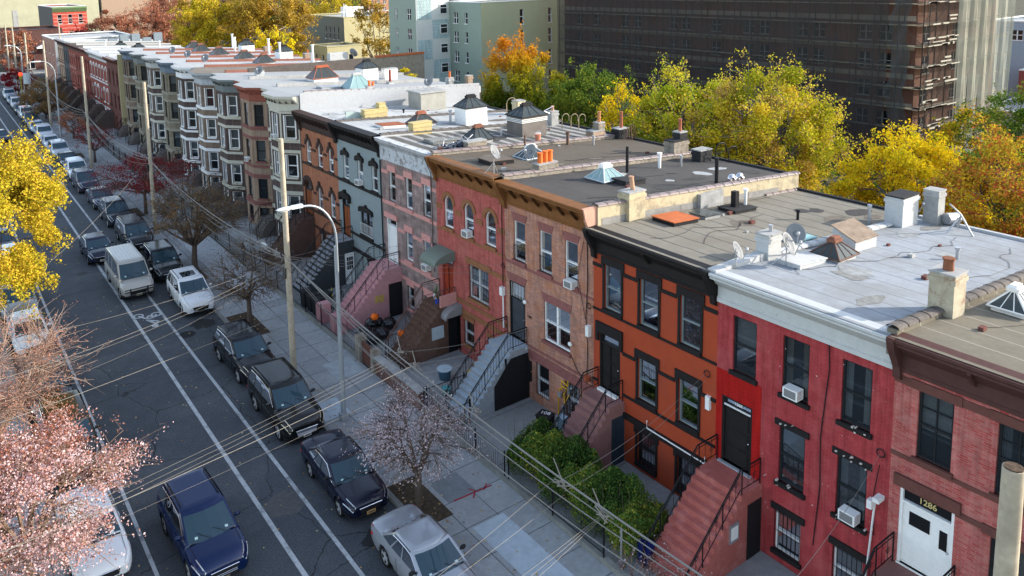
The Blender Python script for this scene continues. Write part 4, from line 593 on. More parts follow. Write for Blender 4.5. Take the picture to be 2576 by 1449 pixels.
# ---------------------------------------------------------------- three-storey bay houses
def bayhouse(i, y0, W, wallm, band, bandA, corn, fm, label, frm=None, cm=None, roofm=None, sill=None):
    H = thing('bay_house', label, 'row house', (XF, y0, 0), 'row of bay-fronted houses'); zr, zw = 11.35, 10.3
    P = [(XF, .1), (XF-.95, 1.25), (XF-.95, 3.25), (XF, 4.4), (XF, W)]; wins = [(8.25, 9.95), (5.45, 7.1), (2.45, 4.05), (.6, 1.7)]; m = M(); bd = M(); bd2 = M(); frames = []
    if P[0][1] > 0: m.poly((XF, y0, ZG), (XF, y0+.1, ZG), (XF, y0+.1, zw), (XF, y0, zw))
    for k in range(4):
        (xa, ya_), (xb_, yb) = P[k], P[k+1]; u = Vector((xb_-xa, yb-ya_, 0)); L = u.length; n = Vector((-u.y, u.x, 0)); fr = Fr((xa, y0+ya_, 0), u, n)
        if n.x > 0: fr.n = -fr.n
        ww = .78 if k in (1,) else .8; c = L/2; hs = [(c-ww/2, c+ww/2, a, b, 0) for a, b in wins] if k < 3 else [(.5, 1.4, 1.4, 3.9, 0)]+[(.55, 1.3, a, b, 0) for a, b in wins[:2]]
        wall_holes(m, fr, L, ZG, zw, hs); frames.append((k, fr, L, hs))
        for z0, z1 in ((4.95, 5.15), (7.2, 7.42), (7.95, 8.2), (4.12, 4.4), (1.9, 2.2)): fr.box(bd, -.02, L+.02, z0, z1, 0, .06)
        fr.box(bd2, 0, L, 10.05, 10.3, 0, .04); 
        for a, b in ((0, .09), (L-.09, L)): 
            if k < 3: fr.box(bd2, a, b, 5.15, 7.2, 0, .03); fr.box(bd2, a, b, 8.2, 10.05, 0, .03)
    m.obj('bay_wall', wallm, H); bd.obj('stone_band', band, H); bd2.obj('pilaster', bandA, H)
    for k, fr, L, hs in frames:
        if k == 2: continue
        for j, hh in enumerate(hs):
            if k == 3 and j == 0: door(H, fr, *hh[:4], fm, BLKT, .4); continue
            window(H, fr, *hh[:4], fm, None, sill or band, casing=frm, curtain=random.choice([None, ('full', GC[1]), ('full', GC[0]), ('half', GC[0]), ('half', GC[0])]) if not (i == 3 and j == 0 and k == 0) else ('full', GC[3]), bars='full' if j == 3 else None)
    # cornice that follows the bay
    c = M(); e = [(XF+.02, 0), (XF-.12, .02), (XF-.5, .25)]
    def off(o): return [(XF, 0.0), (XF-o, 0.0), (XF-.95-o, 1.2-o*.45), (XF-.95-o, 3.3+o*.45), (XF-o, 4.5), (XF-o, W), (XF, W)]
    for (o, z), (o2, z2) in zip(((.0, 10.2), (.06, 10.25), (.06, 10.75), (.16, 10.85), (.34, 11.1), (.45, 11.15)), ((.06, 10.25), (.06, 10.75), (.16, 10.85), (.34, 11.1), (.45, 11.15), (.45, 11.33))):
        A, B = off(o), off(o2); [c.poly((A[q][0], y0+A[q][1], z), (A[q+1][0], y0+A[q+1][1], z), (B[q+1][0], y0+B[q+1][1], z2), (B[q][0], y0+B[q][1], z2)) for q in range(len(A)-1)]
    co = c.obj('cornice', corn, H); A = off(.46); r = M(); r.poly(*[(x, y0+y, 11.34) for x, y in A]); 
    r.poly((XF, y0, 11.34), (XF, y0+W, 11.34), (28.6, y0+W, 10.25), (28.6, y0, 10.25)); r.obj('roof', roofm, H)
    b = M(); q = off(.1)
    for (xa, ya_), (xb_, yb) in zip(q[1:5], q[2:6]):
        n = max(2, int(sqrt((xb_-xa)**2+(yb-ya_)**2)/.45))
        for t in range(n): x, y = xa+(xb_-xa)*(t+.5)/n, y0+ya_+(yb-ya_)*(t+.5)/n; b.box(x-.2, x+.02, y-.05, y+.05, 10.82, 11.08)
    b.obj('bracket', corn if i % 2 else mat('bracket_dark', (.07, .065, .06), .8, 0), co)
    s = M(); s.poly((XF, y0, ZG), (28.6, y0, ZG), (28.6, y0, 10.2), (XF, y0, 11.3)); s.poly((XF, y0+W, ZG), (28.6, y0+W, ZG), (28.6, y0+W, 10.2), (XF, y0+W, 11.3)); s.poly((28.6, y0, ZG), (28.6, y0+W, ZG), (28.6, y0+W, 10.2), (28.6, y0, 10.2)); s.obj('side_wall', wallm, H)
    stoop(H, y0+W-1.75, y0+W-.1, 1.35, 0, 10.9, XF, mat('grey_brown_stoop', (.14, .12, .11), .85, .2), gap=.5, nst=6)
    return H
DBR = brick('dark_brown_brick', (.075, .05, .045), (.11, .075, .065), (.14, .12, .11), mottle=.2); TBR = brick('tan_brown_brick', (.26, .18, .13), (.19, .135, .1), (.22, .19, .16)); OBR = brick('olive_tan_brick', (.25, .21, .15), (.2, .17, .12), (.2, .19, .16)); TAN2 = brick('tan_pier_brick', (.34, .24, .17), (.3, .21, .15), (.3, .24, .19), mottle=.2)
CRM = mat('cream_stone', (.5, .48, .4), .8, .08); CRD = mat('dark_mauve_stone', (.2, .085, .075), .8, .1); WHS = mat('white_stone', (.72, .72, .72), .7, .05); OLV = mat('olive_stone', (.26, .24, .19), .8, .1); GCN = mat('grey_green_cornice', (.16, .18, .18), .7, .1); TCN = mat('terracotta_cornice', (.25, .08, .055), .7, .12); BLC = mat('blue_grey_cornice', (.14, .18, .22), .7, .1); GRC = mat('pale_grey_cornice', (.42, .42, .4), .7, .1); LGY = mat('light_grey_paint', (.4, .42, .44), .7, .1, c2=(.2, .2, .2), sc2=2)
RF1 = stripes('light_grey_bay_roofing', (.3, .31, .315), (.26, .27, .28), 1.5, .05, 0, .1, (.3, .31, .31)); RF2 = stripes('brown_bay_roofing', (.2, .17, .14), (.17, .15, .13), 1.5, .05, 0, .1, (.15, .13, .11)); RF3 = stripes('white_bay_roofing', (.37, .38, .38), (.36, .36, .36), 2.0, .06, 0, .08, (.34, .345, .35), .6)
BW = 6.2; Y = 51.62
spec = [(DBR, CRM, CRM, CRM, WHITE, 'cream-corniced bay house of dark brick with white windows, nearest of the bay row', RF1, WHITE),
 (TAN2, CRD, TAN2, TCN, BLKF, 'terracotta-corniced bay house with tan piers and dark windows', RF1, None),
 (DBR, CRM, DBR, GCN, WHITE, 'grey-corniced bay house of near-black brick with cream bands, left of the terracotta one', RF1, WHITE),
 (TBR, WHS, TBR, LGY, WHITE, 'bay house with pale painted cornice and a red curtain in its top window', RF2, WHITE),
 (DBR, WHS, DBR, WHS, WHITE, 'bay house with bright white cornice, bands and bay windows', RF3, WHITE),
 (OBR, OLV, OBR, BLC, BLKF, 'olive-tan stone bay house with blue-grey cornice', RF3, None),
 (DBR, CRM, TBR, GRC, WHITE, 'brown brick bay house with pale grey cornice, left of the blue-grey corniced one', RF3, WHITE),
 (OBR, OLV, OBR, GCN, BLKF, 'tan stone bay house with dark cornice, second from the far end of the bay row', RF3, None),
 (TBR, OLV, DBR, BLC, BLKF, 'brown bay house at the far end of the bay row beside the yellow side wall', RF3, None)]
BH = []
for i, (wm, bd, ba, co, fm, lb, rf, frm) in enumerate(spec):
    H = bayhouse(i, Y+i*BW, BW, wm, bd, ba, co, fm, lb, frm, roofm=rf); BH.append(H)
    m = M(); zf = lambda x: 11.34-.069*(x-XF); y = Y+i*BW; mm = WHG if i == 0 else (CONC if i < 3 else mat('red_coping_tile', (.23, .1, .075), .6, .2, 4))
    m.add([(x, yy, zf(x)+k) for yy in (y-.02, y+.26) for x, k in ((XF+.9, -.3), (28.6, -.3), (28.6, .24), (XF+.9, .24))], [(0, 1, 2, 3), (7, 6, 5, 4), (0, 4, 5, 1), (1, 5, 6, 2), (2, 6, 7, 3), (3, 7, 4, 0)]); m.obj('parapet', mm, H)
H = BH[0]; m = M(); m.add([(x, y, z) for y in (51.5, 51.61) for x, z in ((XF+.05, 9.9), (28.4, 8.9), (28.4, 10.75), (XF+.5, 11.62), (XF+.05, 11.5))], [(0, 1, 2, 3, 4), (9, 8, 7, 6, 5)]+[(k, k+5, (k+1) % 5+5, (k+1) % 5) for k in range(5)]); m.obj('stucco_wall', mat('white_stucco_wall', (.36, .37, .385), .9, .08, 6, .3, c2=(.36, .37, .38), sc2=1), H)
party(BH[0], 51.6, XF+.4, 28.4, 11.6, .02, m=WHG, th=.1); zf = lambda x: 11.36-.069*(x-XF)
pyramid(BH[0], 18.9, 54.6, 1.9, 1.5, zf(18.9), .1, 1.0, GREYM, mat('teal_frame', (.3, .42, .45), .5, .05), GREYM, gm=GT); hatch(BH[0], 17.0, 55.6, 1.7, 1.0, zf(17), .12, GREYM); chimney(BH[0], 18.6, 52.0, .5, .4, 10.9, .5, WHG, ((0, .4), (.3, .3)), mat('orange_flue_tile', (.7, .17, .04), .7, .08)); chimney(BH[0], 23.3, 57.2, .45, .45, 10.5, .25, WHG, ((0, 1.0),), mat('dark_red_pot', (.25, .05, .04), .7, .1)); chimney(BH[0], 26.5, 53.0, .5, .5, 10.3, .9, mat('black_white_stain', (.3, .3, .3), .8, .5, 4), ((0, .5),)); chimney(BH[0], 28.0, 52.4, .45, .45, 10.2, 1.1, brick('tan_brick', (.4, .27, .17), (.3, .2, .14), (.4, .36, .3)))
pyramid(BH[1], 19.0, 61.2, 2.2, 1.5, zf(19), .25, .9, WHITE, mat('rust_red_frame', (.35, .1, .05), .7, .2), mat('rust_red_frame', (.35, .1, .05), .7, .2), top=.45); pyramid(BH[1], 23.4, 61.5, 1.5, 1.4, zf(23.4), 1.0, .6, WHITE, BLK); chimney(BH[1], 25.4, 61.0, 1.3, .6, 10.3, 1.1, mat('white_painted_brick', (.72, .7, .68), .8, .2, 6), ()); vent(BH[1], 22.2, 60.5, 10.7, .7, .08, GREYM)
chimney(BH[2], 15.5, 66.6, .7, .5, 10.9, .7, WHG, ((0, .3),), mat('rust_cap', (.2, .09, .06), .8, .3)); dish(15.0, 65.2, zf(15), .6, .4, 230, 'satellite dish on tripod on the grey roof behind the white chimney')
m = M().box(24.6, 26.6, 71.5, 72.2, 10.4, 12.1); m.obj('white_chimney_stack', WHG, BH[3]); dish(27.0, 71.2, zf(27), 1.6, .5, 60, 'satellite dish right of the broad white chimney stack'); m = M().box(XF+3, 28.4, 70.15, 70.4, 10.2, 11.5); m.obj('dark_parapet', mat('brown_black_parapet', (.1, .085, .075), .9, .2), BH[3]); chimney(BH[3], 21.0, 70.8, .3, .3, 10.7, .3, WHG, ((0, .4),), mat('orange_flue_tile', (.7, .17, .04), .7, .08)); vent(BH[3], 23.0, 70.8, 10.6, .8, .1, WHITE)
for i in range(4, 9):
    y = Y+i*BW; x = 19.5+random.uniform(-1, 1.5); pyramid(BH[i], x, y+3.0, 1.8, 1.4, zf(x), .12, .8, WHITE, mat('brown_skylight_frame', (.12, .075, .06), .8, .2), mat('rust_cap', (.2, .09, .06), .8, .3)); vent(BH[i], 22.5+random.uniform(-.5, 3), y+1.2, zf(24), 1.9, .12, WHITE); vent(BH[i], 26.5, y+4, zf(26.5), .9, .08, GREYM)
    if i in (5, 7): pyramid(BH[i], 25.2, y+2.4, 1.6, 1.4, zf(25), .9, .6, WHITE, BLK)
    chimney(BH[i], 27.3, y+.6, .9, .6, 10.2, .9, brick('tan_brick', (.4, .27, .17), (.3, .2, .14), (.4, .36, .3)), ((0, .4),))
    if i < 7: dish(14.8, y+3.4, zf(14.8), .6, .42, 220, ['satellite dish on the white roof behind the bright white cornice', 'satellite dish on the roof behind the blue-grey cornice', 'satellite dish on the roof behind the pale grey cornice'][i-4])
for k, ac, z, b, lb in ((0, 1.0, 8.1, 0, 'white air conditioner on the side bay window of the cream-corniced house'), (1, .95, 5.3, 1, 'white air conditioner low on the terracotta-corniced bay house'), (0, 1.55, 8.3, 7, 'air conditioner in a top bay window second from the far end of the bay row'), (1, .9, 8.25, 4, 'air conditioner in the top bay window of the bright white bay house')):
    y = Y+b*BW; fr = Fr((XF-.95, y+1.25, 0), (0, 1, 0), (-1, 0, 0)); aircon(fr, ac, z, lb)
# yellow side wall at the end of the bay row
YE = Y+9*BW; m = M(); m.add([(x, y, z) for y in (YE+.02, YE+.2) for x, z in ((11.8, ZG), (XF+14, ZG), (XF+14, 9.6), (11.8, 10.5))], [(0, 1, 2, 3), (7, 6, 5, 4), (0, 4, 5, 1), (1, 5, 6, 2), (2, 6, 7, 3), (3, 7, 4, 0)]); m.obj('yellow_end_wall', mat('yellow_beige_stucco', (.48, .42, .24), .85, .06, 3), BH[8])
# ---------------------------------------------------------------- two-storey brownstones farther up
def brownstone(y0, y1, wm, tm, cm, rf, label, n=3, arch=True, z=9.75, fm=BLKF):
    XF = 11.85; W = y1-y0; H = thing('brownstone_house', label, 'row house', (XF, y0, 0), 'row of two-storey houses beyond the bay row'); fr = Fr((XF, y0, 0), (0, 1, 0), (-1, 0, 0)); p = W/n; hs = []
    for k in range(n): c = p*(k+.5); hs += [(c-.42, c+.42, 6.3, 8.1, arch), (c-.42, c+.42, 3.2, 5.1, arch), (c-.42, c+.42, .7, 2.0, 0)]
    m = M(); wall_holes(m, fr, W, ZG, z-.9, hs); m.obj('front_wall', wm, H); s = M(); xb = 27; s.poly((XF, y0, ZG), (xb, y0, ZG), (xb, y0, z-1), (XF, y0, z)); s.poly((XF, y1, ZG), (xb, y1, ZG), (xb, y1, z-1), (XF, y1, z)); s.poly((xb, y0, ZG), (xb, y1, ZG), (xb, y1, z-1), (xb, y0, z-1)); s.obj('side_wall', wm, H)
    r = M(); r.poly((XF-.4, y0, z+.03), (XF-.4, y1, z+.03), (xb, y1, z-.95), (xb, y0, z-.95)); r.obj('roof', rf, H); cornice(H, XF, y0, y1, z, z-.9, cm, ends=False, brk=cm, step=.7)
    for k, hh in enumerate(hs): 
        if k % 3 == 1 and k//3 == n-1: door(H, fr, hh[0], hh[1], 2.6, hh[3], tm, BLKT); continue
        f = M(); g = M(); a, b, c, d = hh[:4]; fr.box(f, a, b, (c+d)/2-.03, (c+d)/2+.03, -.12, -.06); fr.box(f, a, a+.06, c, d, -.12, -.07); fr.box(f, b-.06, b, c, d, -.12, -.07); fr.box(f, a-.08, b+.08, c-.14, c, -.05, .1)
        if arch and c > 2: [fr.ext(f, q, 0, .06) for q in ring(a, b, d, .2, k=6)]
        else: fr.box(f, a-.08, b+.08, d, d+.2, 0, .06)
        w_ = f.obj('window', fm if fm is WHITE else tm, H); fr.box(g, a, b, c, d, -.14, -.13); g.obj('pane', GD, w_)
    m = M(); fr.box(m, 0, W, 5.75, 5.95, 0, .08); fr.box(m, 0, W, 2.35, 2.55, 0, .08); m.obj('stone_band', tm, H); stoop(H, y1-1.9, y1-.3, 2.5, 0, 8.6, XF, mat('far_stoop_stone', (.1, .075, .065), .85, .2), gap=.7, nst=10)
    if random.random() < .8: vent(H, 18+random.uniform(-3, 5), (y0+y1)/2, z-.5, .9, .1, WHITE); pyramid(H, 19+random.uniform(-2, 3), (y0+y1)/2, 1.6, 1.2, z-.45, .1, .6, WHITE, BLK)
    m = M(); m.add([(x, yy, z-.068*(x-XF)+k) for yy in (y0-.12, y0+.12) for x, k in ((XF+.3, -.4), (xb, -.4), (xb, .3), (XF+.3, .3))], [(0, 1, 2, 3), (7, 6, 5, 4), (0, 4, 5, 1), (1, 5, 6, 2), (2, 6, 7, 3), (3, 7, 4, 0)]); m.obj('parapet', WHG, H); return H
RDB = brick('far_red_brick', (.3, .07, .05), (.26, .06, .045), (.25, .1, .08)); DRB = brick('far_dark_red_brick', (.16, .06, .05), (.13, .05, .045), (.14, .07, .06)); WHP = mat('far_white_stone', (.5, .5, .5), .8, .1, 3); TNP = mat('far_tan_stone', (.4, .28, .2), .8, .12, 3); DGP = mat('far_dark_grey', (.08, .08, .085), .8, .12, 3); SAL = mat('salmon_stone', (.4, .2, .16), .8, .12, 3)
bs = [(DRB, BROWN, BROWN, RF3, 'dark red brick house with arched windows just beyond the yellow side wall', 3, True, BLKF), (RDB, WHP, WHP, RF3, 'two-storey house with white arched window surrounds and white frieze, nearer of the pair', 3, True, WHITE), (RDB, WHP, WHP, RF3, 'two-storey house with white arched window surrounds and white frieze, farther of the pair', 3, True, WHITE),
 (RDB, BROWN, BROWN, RF3, 'red brick house with brown trim beyond the white-trimmed pair', 3, True, BLKF), (RDB, BROWN, BROWN2, R_BRN, 'middle red brick house in the far two-storey row', 3, True, BLKF), (RDB, SAL, BROWN2, R_BRN, 'red brick house with salmon ground floor before the dark grey house', 3, True, BLKF), (DGP, DGP, BLKT, RF3, 'dark grey two-storey house between the red brick and the tan houses', 3, False, BLKF), (TNP, BROWN, BROWN2, RF3, 'tan two-storey house at the far end of the row before the gap', 3, False, BLKF)]
y = YE+.25
for i, (wm, tm, cm, rf, lb, n, ar, fm) in enumerate(bs): wd = [7.2, 6.6, 6.6, 6.4, 6.4, 6.4, 6.2, 6.4][i]; brownstone(y, y+wd, wm, tm, cm, rf, lb, n, ar, fm=fm); y += wd
YG = y
def block(name, label, cat, x0, x1, y0, y1, z, fx, fy, roof, wx=(), wy=(), wm=None, group=None, trim=None, z0=0, lip=.3, fr_m=None):
    "plain building; fx = street-side (-x) wall, fy = near (-y) wall; windows as (pos, z, w, h)"
    H = thing(name, label, cat, (x0, y0, z0), group); F = Fr((x0, y0, 0), (0, 1, 0), (-1, 0, 0)); G = Fr((x0, y0, 0), (1, 0, 0), (0, -1, 0))
    m = M(); wall_holes(m, F, y1-y0, z0, z, [(p-w/2, p+w/2, q, q+h, 0) for p, q, w, h in wx], .2); m.obj('side_wall', fx, H); m = M(); wall_holes(m, G, x1-x0, z0, z, [(p-w/2, p+w/2, q, q+h, 0) for p, q, w, h in wy], .2); m.obj('front_wall', fy, H)
    m = M(); m.poly((x1, y0, z0), (x1, y1, z0), (x1, y1, z), (x1, y0, z)); m.poly((x0, y1, z0), (x1, y1, z0), (x1, y1, z), (x0, y1, z)); m.obj('rear_wall', fy, H)
    m = M(); m.poly((x0, y0, z-lip), (x1, y0, z-lip), (x1, y1, z-lip), (x0, y1, z-lip)); m.obj('roof', roof, H); m = M(); t = .25
    m.box(x0-.08, x0+t, y0-.08, y1, z, z+.18); m.box(x0+t, x1, y0-.08, y0+t, z, z+.18); m.box(x1-t, x1, y0+t, y1, z, z+.18); m.box(x0+t, x1-t, y1-t, y1, z, z+.18); m.obj('parapet', trim or WHITE, H)
    for fr, ws in ((F, wx), (G, wy)):
        for p, q, w, h in ws:
            f = M(); a, b = p-w/2, p+w/2; fr.box(f, a, a+.07, q, q+h, -.18, -.1); fr.box(f, b-.07, b, q, q+h, -.18, -.1); fr.box(f, a+.07, b-.07, q+h/2-.04, q+h/2+.04, -.18, -.1); fr.box(f, a-.06, b+.06, q-.12, q, -.05, .1)
            if w > 1.1: fr.box(f, p-.06, p+.06, q, q+h, -.18, -.09)
            W_ = f.obj('window', fr_m or WHITE, H); g = M(); fr.box(g, a, b, q, q+h, -.2, -.19); g.obj('pane', GD, W_)
    return H
block('corner_house', 'pink-tan corner house at the far end of the block', 'house', XF-.2, 27, YG+9, YG+27, 9.0, brick('pink_tan_brick', (.42, .22, .17), (.38, .2, .15), (.4, .25, .2)), mat('grey_far_siding', (.28, .3, .31), .8, .1), RF3, wx=[(3, 3, 1, 1.6), (8, 3, 1, 1.6), (13, 3, 1, 1.6), (3, 6, 1, 1.6), (8, 6, 1, 1.6), (13, 6, 1, 1.6)], wy=[(4, 2.4, 1.2, 1.6), (4, 5.6, 1.2, 1.6)], trim=WHITE)
m = M(); hv = thing('roof_machinery', 'row of grey rooftop machines and screens on the far white roofs', 'machinery', (20, YG-10, 9)); [m.box(16.5+i*1.9, 17.9+i*1.9, YG-12, YG-11.4+random.random(), 8.9, 10.2+random.uniform(-.4, .5)) for i in range(6)]; m.obj('casings', mat('blue_grey_casing', (.2, .24, .27), .6, .15), hv)
# ---------------------------------------------------------------- far buildings
BRB = brick('far_brown_brick', (.13, .06, .05), (.11, .05, .045), (.12, .08, .07)); b = block('brick_garage_building', 'dark brown brick building with white garage doors and gabled porch beyond the cross street', 'building', 7.5, 19, 205, 222, 9.3, BRB, BRB, TARM, wx=[], wy=[(1.5, 4.4, 2.0, 2.6), (4.2, 4.4, 2.0, 2.6), (1.5, .5, 2.0, 3.0), (4.2, .5, 2.0, 3.0)], trim=BRB)
m = M(); m.prism([(13.2, 5.4), (15.2, 6.4), (17.2, 5.4), (17.2, 5.1), (13.2, 5.1)], 1, 203.4, 205); m.obj('gabled_porch', WHITE, b)
RD = brick('vivid_red_brick', (.55, .06, .03), (.5, .05, .03), (.5, .2, .16)); b = block('red_corner_building', 'vivid red three-storey building with white lintels and green cornice in the far left', 'building', 20.4, 28.6, 230, 258, 13.7, mat('grey_brown_render', (.12, .11, .105), .9, .1), RD, RF3, wy=[(a, z, 1.0, 2.3) for z in (9.4, 5.2) for a in (1.6, 4.1, 6.6)], trim=WHITE, fr_m=WHS)
m = M().prism([(229.9, 12.4), (229.2, 13.4), (229.2, 13.8), (230, 13.8)], 0, 20.4, 28.6); m.obj('cornice', mat('green_cornice', (.16, .24, .12), .7, .1), b); m = M(); [m.box(20.5, 28.5, 229.93, 230, 7.2+k*.9, 7.32+k*.9) for k in range(6)]; m.obj('white_stripe', mat('pale_pink_band', (.6, .35, .3), .8, 0), b)
PLY = mat('pale_yellow_green_render', (.4, .39, .27), .9, .08, .5, c2=(.33, .32, .23), sc2=.2)
b = block('warehouse', 'huge pale yellow-green warehouse wall behind the red building', 'warehouse', 5, 44, 300, 340, 22, PLY, PLY, RF3, trim=PLY); m = M().box(17.5, 19, 299.9, 300, 2, 11.5); m.obj('grey_pilaster', CONC, b)
block('low_white_building', 'low white building with clutter on its roof behind the red leafed trees', 'building', 45, 62, 300, 330, 16, WHP, mat('far_brown_render', (.35, .25, .18), .9, .1), RF3)
ORBK = brick('far_orange_brick', (.42, .2, .12), (.38, .18, .11), (.4, .3, .22), mottle=.1)
for i, (x, yy, wd, z, mt, lb) in enumerate(((74, 330, 20, 19, ORBK, 'orange brick apartment block behind the yellow trees, top left'), (120, 330, 22, 22, ORBK, 'orange-brown apartment block in the far distance left of the green building'), (98, 360, 16, 20, BRB, 'dark apartment block far behind the yellow trees'), (150, 300, 26, 24, ORBK, 'brick apartment block in the distance just left of the green building'))):
    block('apartment_block', lb, 'apartment building', x, x+wd, yy, yy+16, z, BRB, mt, CONC, wy=[(1.8+3*k, 2+3*j, 1.3, 1.6) for k in range(int(wd/3)) for j in range(6)], group='apartment blocks in the distance')
CRM2 = mat('olive_cream_render', (.42, .38, .22), .9, .08, .6)
b = block('olive_building', 'olive-cream building with shade-darkened street face and cluttered flat roof', 'building', 64.7, 78, 150, 170, 11.2, mat('olive_render_shaded', (.19, .2, .17), .9, .08), CRM2, RF3, wx=[(3+2*k, 6.5, .9, 2.6) for k in range(4)], trim=CRM2); m = M(); m.box(68, 72, 155, 158, 11.1, 13.2); m.obj('bulkhead', WHITE, b); m = M(); [m.path([(65.2+i*.8, 151, 11.1), (65.6+i*.3, 151.5, 14.1-i*.2)], .08) for i in range(4)]; [m.path([(66, 151+q, 12.2), (77, 151+q, 12.2)], .06) for q in (0, 4)]; m.obj('roof_mast', WHITE, b)  # street wall has its shade put into the colour
b = block('cream_rear_extension', 'small cream house with rear bay windows among bare bushes', 'house', 52.3, 59.3, 132, 139, 7.0, CRM2, CRM2, RF1, wx=[(2, 3.4, 1, 2), (5, 3.4, 1, 2), (8, 3.4, 1, 2)], wy=[(1.5, 3.4, 1, 2), (4.8, 3.4, 1, 2)], trim=CRM2)
GRN_D = mat('sage_green_shaded', (.27, .33, .275), .85, .04, .8); GRN_L = mat('sage_green_sunlit', (.36, .37, .24), .85, .04, .8)  # one render in two tones: shaded street face, near face yellowed as sunlit
YT = at(1131, 100, 0, 58.5).y; XT = at(1048, 100, 1, YT).x; YW = at(981, 100, 0, XT).y; WT = 58.5-XT
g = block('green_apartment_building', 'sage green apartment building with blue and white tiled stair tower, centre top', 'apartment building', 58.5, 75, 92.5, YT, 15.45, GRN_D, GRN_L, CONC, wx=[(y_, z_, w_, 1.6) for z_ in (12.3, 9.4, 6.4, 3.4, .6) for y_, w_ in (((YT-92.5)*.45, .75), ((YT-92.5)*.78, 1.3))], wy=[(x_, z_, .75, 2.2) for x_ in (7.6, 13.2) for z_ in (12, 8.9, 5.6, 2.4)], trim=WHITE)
G2 = Fr((XT, YT, 0), (1, 0, 0), (0, -1, 0)); m = M(); G2.box(m, 0, WT, 0, 16.1, 0, .1); t = m.obj('stair_tower_tile', mat('white_tile', (.56, .58, .54), .35, .03, 2), g); BT = brick('blue_tile', (.38, .5, .5), (.46, .57, .57), (.26, .36, .38), bw=.35, bh=.45, ms=.02, mottle=.05)
m = M(); [G2.box(m, a*WT, b_*WT, z0_, z1_, .1, .13) for a, b_, z0_, z1_ in ((.03, .45, 13.0, 16.0), (.03, .45, 6.9, 9.9), (.48, .98, 10.0, 12.9), (.48, .98, 3.9, 6.8), (.03, .45, .6, 3.8), (.48, .98, .3, 3.8))]; m.obj('blue_tile_panel', BT, t)
for z_ in (13.7, 10.7, 7.7, 4.7, 1.7):
    m = M(); G2.box(m, WT*.7, WT*.93, z_, z_+1.5, .14, .2); w_ = m.obj('window', CURT, g); m = M(); G2.box(m, WT*.72, WT*.91, z_+.1, z_+.9, .2, .21); G2.box(m, WT*.72, WT*.91, z_+1.0, z_+1.4, .2, .21); m.obj('pane', GD, w_)
F2 = Fr((XT, YT, 0), (0, 1, 0), (-1, 0, 0)); WL = YW-YT; W2 = ((WL*.25, 1.3), (WL*.72, .8)); m = M(); wall_holes(m, F2, WL, 0, 16.1, [(y_-w_/2, y_+w_/2, z_, z_+1.6, 0) for z_ in (13, 10, 7, 4, 1.2) for y_, w_ in W2]); m.poly((XT, YW, 0), (75, YW, 0), (75, YW, 16.1), (XT, YW, 16.1)); m.poly((XT, YT, 16), (75, YT, 16), (75, YW, 16), (XT, YW, 16)); m.obj('rear_wing_wall', GRN_D, g)
for z_ in (13, 10, 7, 4, 1.2):
    for y_, w_ in W2: m = M(); F2.box(m, y_-w_/2, y_-w_/2+.08, z_, z_+1.6, -.15, -.08); F2.box(m, y_+w_/2-.08, y_+w_/2, z_, z_+1.6, -.15, -.08); F2.box(m, y_-w_/2+.08, y_+w_/2-.08, z_+.76, z_+.84, -.15, -.08); F2.box(m, y_-.04, y_+.04, z_, z_+1.6, -.15, -.07); w1 = m.obj('window', WHITE, g); m = M(); F2.box(m, y_-w_/2, y_+w_/2, z_, z_+1.6, -.17, -.16); m.obj('pane', GD, w1)
# rail on roof
m = M(); [m.path([(59+i*1.2, 92.8, 15.5), (59+i*1.2, 92.8, 16.6)], .04) for i in range(14)]; m.obj('roof_fence', GREYM, g)
m = M(); m.box(40, 52, 98, 98.4, 0, 8.2); m.obj('garden_wall', mat('ivy_stained_wall', (.3, .26, .2), .9, .3, 2), None, label='weathered rear wall with rust-red coping left of the green building', cat='wall')
m = M(); m.box(44, 52, 97.9, 98.5, 8.2, 8.5); m.obj('coping', mat('rust_coping', (.45, .14, .06), .8, .2), bpy.data.objects['garden_wall'])
# scaffolded building
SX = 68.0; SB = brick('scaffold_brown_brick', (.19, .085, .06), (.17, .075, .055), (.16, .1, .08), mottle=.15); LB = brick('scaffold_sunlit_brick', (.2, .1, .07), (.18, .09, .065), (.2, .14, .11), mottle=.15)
Y0s, Y1s = at(2322, 100, 0, SX).y, 86.5; XR = at(2540, 100, 1, Y0s).x; WN = XR-SX
wl = [(y_-Y0s, z_, 1.3, 1.5) for z_ in (12.2, 9.4, 6.6, 3.6) for y_ in (38.5, 40.5, 45.5, 47.4, 52.0, 54.0, 58.5, 63, 65, 71, 73.2, 78.5, 82) if y_ > Y0s+1]
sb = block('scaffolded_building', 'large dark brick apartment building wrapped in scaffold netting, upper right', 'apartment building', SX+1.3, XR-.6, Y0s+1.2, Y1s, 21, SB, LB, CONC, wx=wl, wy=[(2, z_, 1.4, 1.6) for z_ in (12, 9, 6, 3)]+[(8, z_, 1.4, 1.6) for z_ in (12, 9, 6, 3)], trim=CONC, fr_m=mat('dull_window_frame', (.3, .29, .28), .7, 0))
m = M(); [m.box(SX+1.2, SX+1.3, Y0s+1.3, Y1s, z, z+.5) for z in (14.1, 11.3, 8.5, 5.6)]; m.obj('stone_band', mat('grey_band', (.3, .25, .2), .9, .1), sb)
sc = thing('scaffolding', 'dark tube scaffold with plank decks and torn debris netting round the big building', 'scaffolding', (SX, Y0s, 0)); P = M(); PL = M(); Q = M()
y = Y0s
while y < Y1s: P.path([(SX, y, 0), (SX, y, 19)], .05, 5); P.path([(SX+1.1, y, 0), (SX+1.1, y, 19)], .045, 5); y += 2.3
for z in (2, 4.0, 6, 8, 10, 12, 14, 16): P.path([(SX, Y0s, z), (SX, Y1s, z)], .04, 5); PL.box(SX+.1, SX+.9, Y0s, Y1s, z-.25, z-.18)
for x in np.arange(SX, XR+.5, 2.4): P.path([(x, Y0s, 0), (x, Y0s, 19)], .05, 5)
